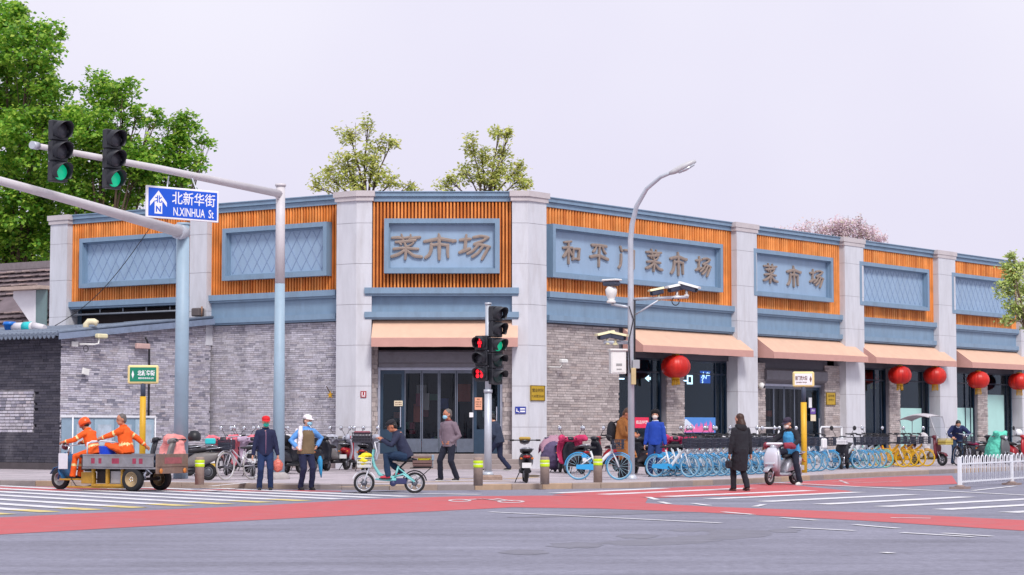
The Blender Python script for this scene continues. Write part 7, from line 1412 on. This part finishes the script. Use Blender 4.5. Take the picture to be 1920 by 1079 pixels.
w_ = t.matrix_basis @ J['wL']; o = thing('handbag','small dark handbag carried low by the woman in the black coat','handbag',(w_.x-.03,w_.y-.02,w_.z-.32),R(100)); mb = MB(); mb.bbox(-.13,.13,-.05,.05,0,.18,.03); mb.build('pouch',DKCL,o); mb = MB(); mb.tube([(-.1,0,.17),(-.05,0,.27),(.05,0,.27),(.1,0,.17)],.008,6); mb.build('handle',DKCL,o)
t,J = person('person in dark blue jacket bending over a parked bicycle at the far right',at_px(1795,872),R(-96),1.74,(0,0,.95),lean=38,hl=(.55,.24,.98),hr=(.55,-.2,.96),fl=(.06,.15,.085),fr=(-.04,-.15,.085),head=(0,42),top=K('jacket_ink',28,40,84,rough=.85,var=.15),legs=K('trousers_steel',40,64,92,rough=.9,var=.2),shoe=SNK,hair=HAIRB,mask=K('mask_pale',190,204,224,rough=.7),bulk=1.15,el=(-.2,.8,0),er=(-.2,-.8,0))

# ================================================================== GREY SCOOTER AND ITS RIDER
hdG = Vector((math.cos(R(-128)),math.sin(R(-128)),0)); f = G(1443,910.5); c = f-hdG*.66
SG = scooter('motor_scooter','pale grey electric scooter facing the camera on the crossing, with red mitts',SIL,c[:],R(-128),trim=SIL,mirrors=False,rimc=RIMG)
mb = MB(); sweep(mb,[(.56,.36,.17,.04,70),(.6,.55,.2,.05,85),(.58,.75,.19,.05,100),(.52,.92,.13,.04,110)]); mb.build('front_panel',K('scooter_pale',196,198,210,rough=.3,var=.04),SG); mb = MB(); sweep(mb,[(.645,.5,.14,.012,85),(.655,.56,.16,.012,85)],10); mb.build('light_bar',CLRL,SG)
mb = MB(); mb.bbox(.3,.52,-.2,.2,.99,1.06,.03); mb.build('dash',WHT,SG)
for s in (1,-1): q = MB(); q.tube([(.34,s*.22,.99),(.2,s*.36,.98),(.06,s*.38,.95)],[.07,.09,.055],10); blob(q,'mitt',K('mitt_red',140,52,70,rough=.85,var=.25,scale=16),SG,.018,3,None,.02,12)
person('scooter rider in cap, white mask and light blue vest with one foot down',c[:],R(-128),1.72,(-.34,.06,.88),lean=12,hl=(.12,.36,.99),hr=(.12,-.36,.99),fl=(-.1,.42,.085),fr=(.15,-.12,.36),kh=(1,.3,.2),khr=(1,-.1,.6),el=(-.3,.7,-.5),er=(-.3,-.7,-.5),head=(-12,8),top=DKCL,legs=K('trousers_black',0,0,0),shoe=K('sneaker_white',222,218,214,rough=.6),mask=K('mask_white',0,0,0),hat=('cap',K('cap_plum',50,40,62,rough=.8)),vest=K('vest_sky',70,160,214,rough=.8,var=.1),bulk=1.06,palmn=(0,0,-1))

# ================================================================== BICYCLES
TB = K('tyre_blue',84,142,178,rough=.55,var=.12,scale=5); RB = K('rim_blue',160,196,214,rough=.4,var=.08); GB = K('guard_blue',52,160,220,rough=.4,var=.06); FWH = K('frame_white',222,228,234,rough=.3,var=.04,dirt=.12)
TYL = K('tyre_yellow',206,160,24,rough=.55,var=.1); RYL = K('rim_yellow',224,184,40,rough=.4,var=.08); FYL = K('frame_yellow',222,160,20,rough=.35,var=.06); TGR = K('tyre_green',110,178,170,rough=.5,var=.1); RGR = K('rim_green',150,206,196,rough=.4,var=.08)
SILF = K('frame_silver',206,204,212,rough=.3,metal=.3,var=.05); RIMS = K('rim_silver2',206,206,214,rough=.3,metal=.5,var=.05)
c, rz = G(448,900.5,PZ), R(-122); bicycle('bicycle','pale silver city bicycle with front basket, parked between trike and red cap',SILF,K('tyre_cream',172,168,164,rough=.6),RIMS,SILF,None,c[:],rz,Rw=.355,style='city',rack=True)
c, rz = heading((1159,902.5),(1087,898.5)); rz = R(-12); bicycle('shared_bicycle','lone blue and white shared bicycle beside the street lamp',FWH,TB,RB,FWH,GB,c[:],rz,Rw=.33,group='blue shared bicycles')
d = Vector((math.cos(R(-27)),math.sin(R(-27)),0)); random.seed(31)
proto = None
ORD = ('first','second','third','fourth','fifth','sixth','seventh','eighth','ninth','tenth','eleventh','twelfth','thirteenth','fourteenth','fifteenth')
rowA = [1293,1309,1319,1335,1352,1364,1378,1393,1408,1424,1437,1452,1467,1481,1494]
def place(pr, px, py, rz, label, group):
    f = G(px, py, PZ); dd = Vector((math.cos(rz),math.sin(rz),0)); p = f-dd*.52
    o = copy_tree(pr); o.location = p; o.rotation_euler = (R(random.uniform(-5,4)),0,rz); o['label'] = label; o['group'] = group; return o
pr = bicycle('shared_bicycle','x',FWH,TB,RB,FWH,GB,(0,0,0),0,Rw=.29)
labsA = {0:'front blue and white shared bicycle of the long row, nearest the street lamp'}
GA = 'blue shared bicycles'
for i, px in enumerate(rowA):
    rz = R(-27+random.uniform(-5,5)); lab = labsA.get(i, '%s blue shared bicycle of the long row, counted from the street lamp end' % ORD[i])
    place(pr, px, 896-(px-1293)*.049, rz, lab, GA)
for i, px in enumerate((1302,1317,1331,1346,1360,1374,1389,1403,1417,1431)): place(pr, px, 889.5-(px-1293)*.049, R(-27+random.uniform(-7,7)), '%s blue bicycle of the rear line behind the long row, counted from the street lamp' % ORD[i], GA)
for px, py, lb in ((1512,885.5,'blue shared bicycle closest behind the grey scooter rider'),(1524,885,'blue shared bicycle between the scooter rider and the white bag bicycle')): place(pr, px, py, R(-24+random.uniform(-4,4)), lb, GA)
place(pr, 1536.5, 884, R(-30), 'blue and white shared bicycle with a white bag on its basket, right of rider', GA); place(pr, 1559, 882.5, R(-24), 'blue shared bicycle with a wide gap around its front wheel, beside the black moped', GA)
for i, px in enumerate((1613,1625,1636,1647)): place(pr, px, 880.3-(px-1613)*.05, R(-22+random.uniform(-4,4)), '%s blue shared bicycle of the right-hand row, counted from the black moped' % ORD[i] if i else 'front blue shared bicycle of the right-hand row, beside the black moped', GA)
for o in [pr]:
    def rm(x):
        for ch in list(x.children): rm(ch)
        bpy.data.objects.remove(x)
    rm(o)
pg = bicycle('shared_bicycle','pale green shared bicycle between the blue and the yellow ones',K('frame_green',150,210,200,rough=.3),TGR,RGR,FWH,K('guard_green',90,190,176,rough=.4),(G(1659,878,PZ)-Vector((math.cos(R(-22)),math.sin(R(-22)),0))*.52)[:],R(-22),Rw=.29,group='blue shared bicycles')
for i,(px,py) in enumerate(((1694,876.8),(1707,876.2),(1721,875.8),(1738,875))):
    rz = R(-28+random.uniform(-3,3)); p = G(px,py,PZ)-Vector((math.cos(rz),math.sin(rz),0))*.52; lab = ('front yellow shared bicycle with its whole front wheel in view','second yellow shared bicycle, just behind the front yellow one','third yellow shared bicycle, between the second and the last','last yellow shared bicycle, beside the canopied scooter')[i]
    if i == 0: py_ = bicycle('shared_bicycle',lab,FYL,TYL,RYL,FWH,FYL,p[:],rz,Rw=.29,group='yellow shared bicycles')
    else: o = copy_tree(py_); o.location = p; o.rotation_euler = (0,0,rz); o['label'] = lab
f = G(1536.5,884,PZ)-Vector((math.cos(R(-30)),math.sin(R(-30)),0))*.52; o = thing('cloth_bag','white bag hung on a blue bicycle basket, right of the scooter rider','bag',f[:],R(-30)); mb = MB(); mb.bbox(.62,.72,-.16,.16,.68,.98,.03); mb.build('bag_body',K('bag_white',226,226,230,rough=.7,var=.08),o); mb = MB(); mb.tube([(.66,-.1,.97),(.6,0,1.05),(.66,.1,.97)],.008,5); mb.build('bag_handle',SIGNW,o)

# ================================================================== PARKED MOPEDS AND SCOOTERS
PINK = K('quilt_pink',232,150,146,rough=.85,var=.1,scale=8); ROSE = K('quilt_rose',226,120,134,rough=.85,var=.12,scale=8); SILQ = K('quilt_silver',170,172,186,rough=.5,var=.12,scale=6); PALEQ = K('quilt_pale',206,204,208,rough=.8,var=.08); TEALQ = K('quilt_teal',96,202,178,rough=.8,var=.08); MAG = K('cloth_magenta',196,52,100,rough=.85,var=.25,scale=18); PUR = K('cover_purple',84,72,104,rough=.85,var=.15)
REDB = K('body_red',170,30,44,rough=.35,var=.06); BLKB = K('body_black',30,32,42,rough=.35,var=.1); GRYB = K('body_grey',120,116,116,rough=.4,var=.1,dirt=.2); BRN = K('body_brown',96,74,60,rough=.5,var=.15); WB = K('body_white',216,214,220,rough=.35,var=.05); NVB = K('body_navy',40,44,84,rough=.4,var=.1)
def S_(px, py, rz, label, body, **k): return scooter('moped', label, body, G(px,py,PZ)[:], R(rz), **k)
S_(352,901,172,'moped under a pale pink wind quilt behind the cargo tricycle',GRYB,mirrors=False)
S_(318,893,200,'dark moped with bare handlebars behind the tricycle bed and yellow post',BLKB,mirrors=False,shield=True)
t = S_(412,893,82,'moped with rose pink wind quilt and a turquoise box, seen from behind',BLKB,quiltc=ROSE,mirrors=False); mb = MB(); mb.bbox(-.98,-.86,-.14,.14,.86,1.02,.03); mb.build('turquoise_box',K('turquoise',50,196,200,rough=.4),t); mb = MB(); mb.box(-.862,-.852,-.12,.12,.14,.35); mb.build('yellow_plate',K('plate_yellow',206,168,60,rough=.5,var=.2,scale=20),t)
S_(474,893,95,'black moped under a pale lilac sheet behind the silver bicycle',BLKB,quiltc=K('quilt_lilac',204,182,206,rough=.8),mirrors=False)
S_(446,888,70,'moped with a second rose quilt behind the silver city bicycle',BLKB,quiltc=ROSE,mirrors=True)
S_(462,884,100,'dark scooter under a red quilt against the grey brick wall',BLKB,quiltc=K('quilt_red',190,60,74,rough=.85,var=.15),mirrors=True)
S_(432,882,85,'black scooter with two mirrors, nearest the grey brick wall',BLKB,mirrors=True)
S_(560,883,100,'dark scooter with pale quilt behind the man in the brown vest',GRYB,quiltc=PALEQ,mirrors=True)
S_(656,881,80,'dark red scooter between the silver-quilted and the crate scooters',REDB,mirrors=True)
S_(524,887,120,'dark moped with a raised mirror behind the person in the red cap',BLKB,mirrors=True)
S_(600,884,75,'black scooter with a rear case, left of the silver-quilted scooter',BLKB,mirrors=False,box='case')
S_(540,889,65,'black moped with dark quilt between the two people at the kerb',BLKB,quiltc=DKCL,mirrors=True)
t = S_(628,882,62,'grey-black scooter with a silver quilt, seen from behind left of pillar',GRYB,quiltc=SILQ,mirrors=True,rimc=RIMG)
t = S_(684,884,88,'black scooter with a full dark crate on its rack before the left pillar',BLKB,quiltc=SILQ,mirrors=True); crate(t,-.78,.86,K('crate_dark',52,50,62,rough=.6),.28,.19,.3); mb = MB(); mb.bbox(-.92,-.62,-.24,.24,1.1,1.2,.03); mb.build('crate_goods',K('goods_plum',130,60,76,rough=.7,var=.4,scale=14),t)
t = S_(985,905,92,'small black moped with ochre handlebar cowl, seen from behind on the corner',BLKB,mirrors=False,shield=False); mb = MB(); mb.bbox(.24,.4,-.14,.14,1.0,1.08,.03); mb.build('cowl',K('cowl_ochre',170,140,60,rough=.5),t)
t = S_(1046,886,96,'scooter wrapped in purple cover under a patterned magenta blanket',NVB,mirrors=False)
q = MB(); q.ell((.3,0,.55),(.35,.42,.5)); q.ell((-.2,.15,.5),(.4,.38,.42)); q.ell((.1,.1,.85),(.3,.36,.2)); o = blob(q,'scooter_cover',PUR,None,.025,4,None,.05,5); o.location = t.location; o.rotation_euler = t.rotation_euler; tag(o,'dark purple cloth cover draped over the scooter by the corner pillar','cover')
mb = MB()
N = 14; vs = []
for i in range(N+1):
    for j in range(N+1):
        u, v = i/N-.5, j/N-.5; h_ = 1.02-.9*u*u-1.1*v*v+.02*math.sin(i*1.7)+.02*math.cos(j*2.1); vs.append((.05+u*.75, .08+v*.9, h_))
mb.add(vs,[(i*(N+1)+j,(i+1)*(N+1)+j,(i+1)*(N+1)+j+1,i*(N+1)+j+1) for i in range(N) for j in range(N)],0,None,True)
bm = mat('blanket_pattern',S(150,60,110),rough=.9,var=.2,scale=10); nt_ = bm.node_tree; b_ = nt_.nodes['Principled BSDF']; tcx = nt_.nodes.new('ShaderNodeTexCoord'); wv = nt_.nodes.new('ShaderNodeTexWave'); wv.inputs['Scale'].default_value = 14; wv.inputs['Distortion'].default_value = 2; wv.bands_direction = 'DIAGONAL'; crx = nt_.nodes.new('ShaderNodeValToRGB'); crx.color_ramp.elements[0].color = (*S(108,50,96),1); crx.color_ramp.elements[1].color = (*S(206,170,180),1); nt_.links.new(tcx.outputs['Object'],wv.inputs['Vector']); nt_.links.new(wv.outputs['Fac'],crx.inputs['Fac']); nt_.links.new(crx.outputs[0],b_.inputs['Base Color'])
o = mb.build('blanket',bm,None); o.location = t.location+Vector((0,0,.06)); o.rotation_euler = t.rotation_euler; sm_ = o.modifiers.new('s','SOLIDIFY'); sm_.thickness = .02; tag(o,'patterned magenta and grey blanket on top of the purple scooter cover','blanket')
S_(1078,889,110,'scooter draped with a bright magenta cloth behind the lone blue bicycle',BLKB,quiltc=MAG,mirrors=True)
S_(1104,886,60,'black scooter with two mirrors in front of the buff brick wall',BLKB,mirrors=True)
S_(1136,884,128,'red and white scooter parked behind the man in the camel coat',REDB,mirrors=False,box='case',seat=BLKB)
t = S_(1204,890,105,'black scooter with hooded windshield between street lamp and blue jacket',BLKB,mirrors=False,quiltc=DKCL); mb = MB(); mb.bbox(-1.0,-.86,-.08,.08,.7,1.05,.02); mb.build('orange_flask',K('flask_orange',230,150,30,rough=.4),t)
S_(1272,886,100,'scooter with magenta cloth on its handlebars behind the long bicycle row',BLKB,quiltc=MAG,mirrors=True)
S_(1298,884,80,'red scooter behind the long bicycle row, below the banner window',REDB,mirrors=True)
S_(1322,883,100,'scooter with turquoise quilt behind the long bicycle row',GRYB,quiltc=K('quilt_turq',40,160,160,rough=.8,var=.12),mirrors=True)
S_(1345,882,75,'olive scooter behind the long bicycle row, right of the turquoise quilt',K('body_olive',120,122,84,rough=.5,var=.1),mirrors=True,box='crate')
S_(1368,880,100,'scooter with a pale quilt and two mirrors before the third pillar',WB,quiltc=PALEQ,mirrors=True)
S_(1412,880,95,'black scooter with one mirror up, right of the woman in black',BLKB,mirrors=True); S_(1440,878,80,'brown scooter behind the grey scooter rider',BRN,mirrors=True,box='case')
S_(1478,879,100,'dark scooter under a mauve hood, left of the yellow signpost',BLKB,quiltc=K('quilt_mauve',112,84,110,rough=.8,var=.12),mirrors=True)
t = S_(1584,880,-108,'black delivery moped with white front rack between two blue bicycle rows',BLKB,mirrors=True,shield=True); crate(t,.62,.78,K('rack_white',222,222,226,rough=.5),.17,.16,.16)
S_(1640,872,95,'dark scooter tucked behind the right-hand blue bicycles',BLKB,mirrors=True,box='crate'); S_(1716,870,90,'scooter with dark handlebars behind the yellow bicycles',GRYB,mirrors=True)
# canopied scooter
hdC = R(-48); cC = G(1767,874,PZ)-Vector((math.cos(hdC),math.sin(hdC),0))*.66
t = scooter('moped','maroon scooter with a cloth canopy roof and clear windshield, pale quilt',K('body_maroon',110,44,58,rough=.4,var=.1),cC[:],hdC,mirrors=False)
q = MB(); q.ell((.1,-.3,.75),(.3,.1,.4)); q.ell((-.05,-.32,.5),(.2,.08,.25)); blob(q,'pale_cover',PALEQ,t,.02,3,None,.04,7)
mb = MB(); vs = []
for i in range(9):
    u = i/8
    for j in range(5): v = j/4-.5; vs.append((.42-1.35*u, v*.85, 1.72-.25*v*v+.1*math.sin(math.pi*u)-.12*u*u))
mb.add(vs,[(i*5+j,i*5+j+1,(i+1)*5+j+1,(i+1)*5+j) for i in range(8) for j in range(4)],0,None,True); o = mb.build('canopy_roof',K('canopy_grey',186,182,188,rough=.7,var=.1),t); s_ = o.modifiers.new('s','SOLIDIFY'); s_.thickness = .02
mb = MB(); mb.add([(.42,-.34,1.68),(.42,.34,1.68),(.66,.3,1.0),(.66,-.3,1.0)],[(0,1,2,3)]); mb.build('windshield',glass_mat('plastic_shield',(.8,.8,.84),.18),t)
mb = MB()
for s in (1,-1): mb.tube([(.42,s*.36,1.7),(.67,s*.31,1.0),(.6,s*.25,.8)],.018,6); mb.tube([(-.75,s*.2,.75),(-.85,s*.35,1.55)],.014,6)
mb.build('canopy_poles',K('canopy_pole',170,170,176,rough=.4,metal=.4),t); crate(t,.8,.72,K('basket_straw',196,176,96,rough=.8,var=.2),.2,.16,.16)
c, rz = heading((1806,879),(1815,868)); bicycle('bicycle','dark city bicycle being handled by the bending person',K('frame_dark',40,44,54,rough=.4),RUB,RIMS,CHR,None,G(1806,874,PZ)[:],R(-78),Rw=.33,style='city',basket=True)
S_(1836,871,20,'black motor scooter with magenta seat cloth behind the white fence',BLKB,quiltc=None,seat=K('seat_magenta',150,40,84,rough=.8),mirrors=False,box='case')
S_(1868,873,-60,'scooter under a mint green rain cover behind the white fence',K('body_smoke',90,92,96,rough=.5),mirrors=False)
def tent(col, label, loc, rz, k=1.0):
    q = MB(); q.tube([(.05,0,.3),(.08,0,.6),(.12,0,.85),(.2,0,1.0),(.26,0,1.06)],[.36,.35,.3,.2,.1],18,sy=.85)
    for s in (1,-1): q.tube([(.2,s*.1,.98),(.12,s*.27,1.03),(-.02,s*.38,1.0),(-.12,s*.4,.94)],[.12,.13,.12,.05],10)
    o = blob(q,'wind_quilt',col,None,.02,3,None,.05,6); o.location = loc; o.rotation_euler = (0,0,rz); return tag(o,label,'cover')
q = MB(); q.tube([(.0,0,.3),(.05,0,.6),(.12,0,.85),(.22,0,1.02),(.3,0,1.1)],[.42,.4,.32,.22,.1],18,sy=.75); q.tube([(.2,-.1,1.0),(.3,-.22,1.12),(.36,-.3,1.16)],[.12,.11,.05],10); q.tube([(.2,.12,1.0),(.22,.26,1.1),(.2,.36,1.14)],[.12,.11,.05],10); o = blob(q,'rain_cover',TEALQ,None,.02,3,None,.05,6); o.location = G(1866,873,PZ); o.rotation_euler = (0,0,R(-60)); tag(o,'mint green rain cover bulging over a scooter behind the fence','cover')
S_(1906,871,-60,'red scooter with white helmet on its mirror at the right edge',REDB,mirrors=True); S_(1935,870,-70,'brown scooter just past the right edge behind the fence',BRN,mirrors=True)
p = G(1906,871,PZ); o = thing('crash_helmet','white helmet resting on the red scooter at the right edge','helmet',(p.x+.05,p.y-.15,p.z+1.02)); mb = MB(); mb.lathe([(.13,0),(.15,.06),(.14,.14),(.09,.21),(.02,.235)],18); mb.build('shell',WHT,o); mb = MB(); mb.torus((0,0,.02),.14,.012,20,6,0,Matrix.Rotation(R(90),4,'X')); mb.build('rim',BLK,o)
p = G(330,899,PZ); tent(PINK,'pale pink padded wind quilt hung on the moped behind the cargo tricycle',p[:],R(172))
p = G(372,899,PZ); o = thing('crash_helmet','black helmet resting on the moped saddle behind the first bollard','helmet',(p.x-.15,p.y+.25,p.z+.95)); mb = MB(); mb.lathe([(.14,0),(.17,.08),(.16,.18),(.1,.26),(.02,.28)],18); mb.build('shell',BLK,o); mb = MB(); mb.torus((0,0,.02),.15,.012,20,6,0,Matrix.Rotation(R(90),4,'X')); mb.build('rim',SIL,o)
mb = MB(); mb.lathe([(.12,0),(.2,.02),(.16,.04),(.05,.05)],16); tag(mb.build('drain_cap',K('drain_brown',100,88,76,rough=.9), None, loc=G(1000,894,PZ)[:]),'small brown metal cap on the pavement right of the black moped','cap')
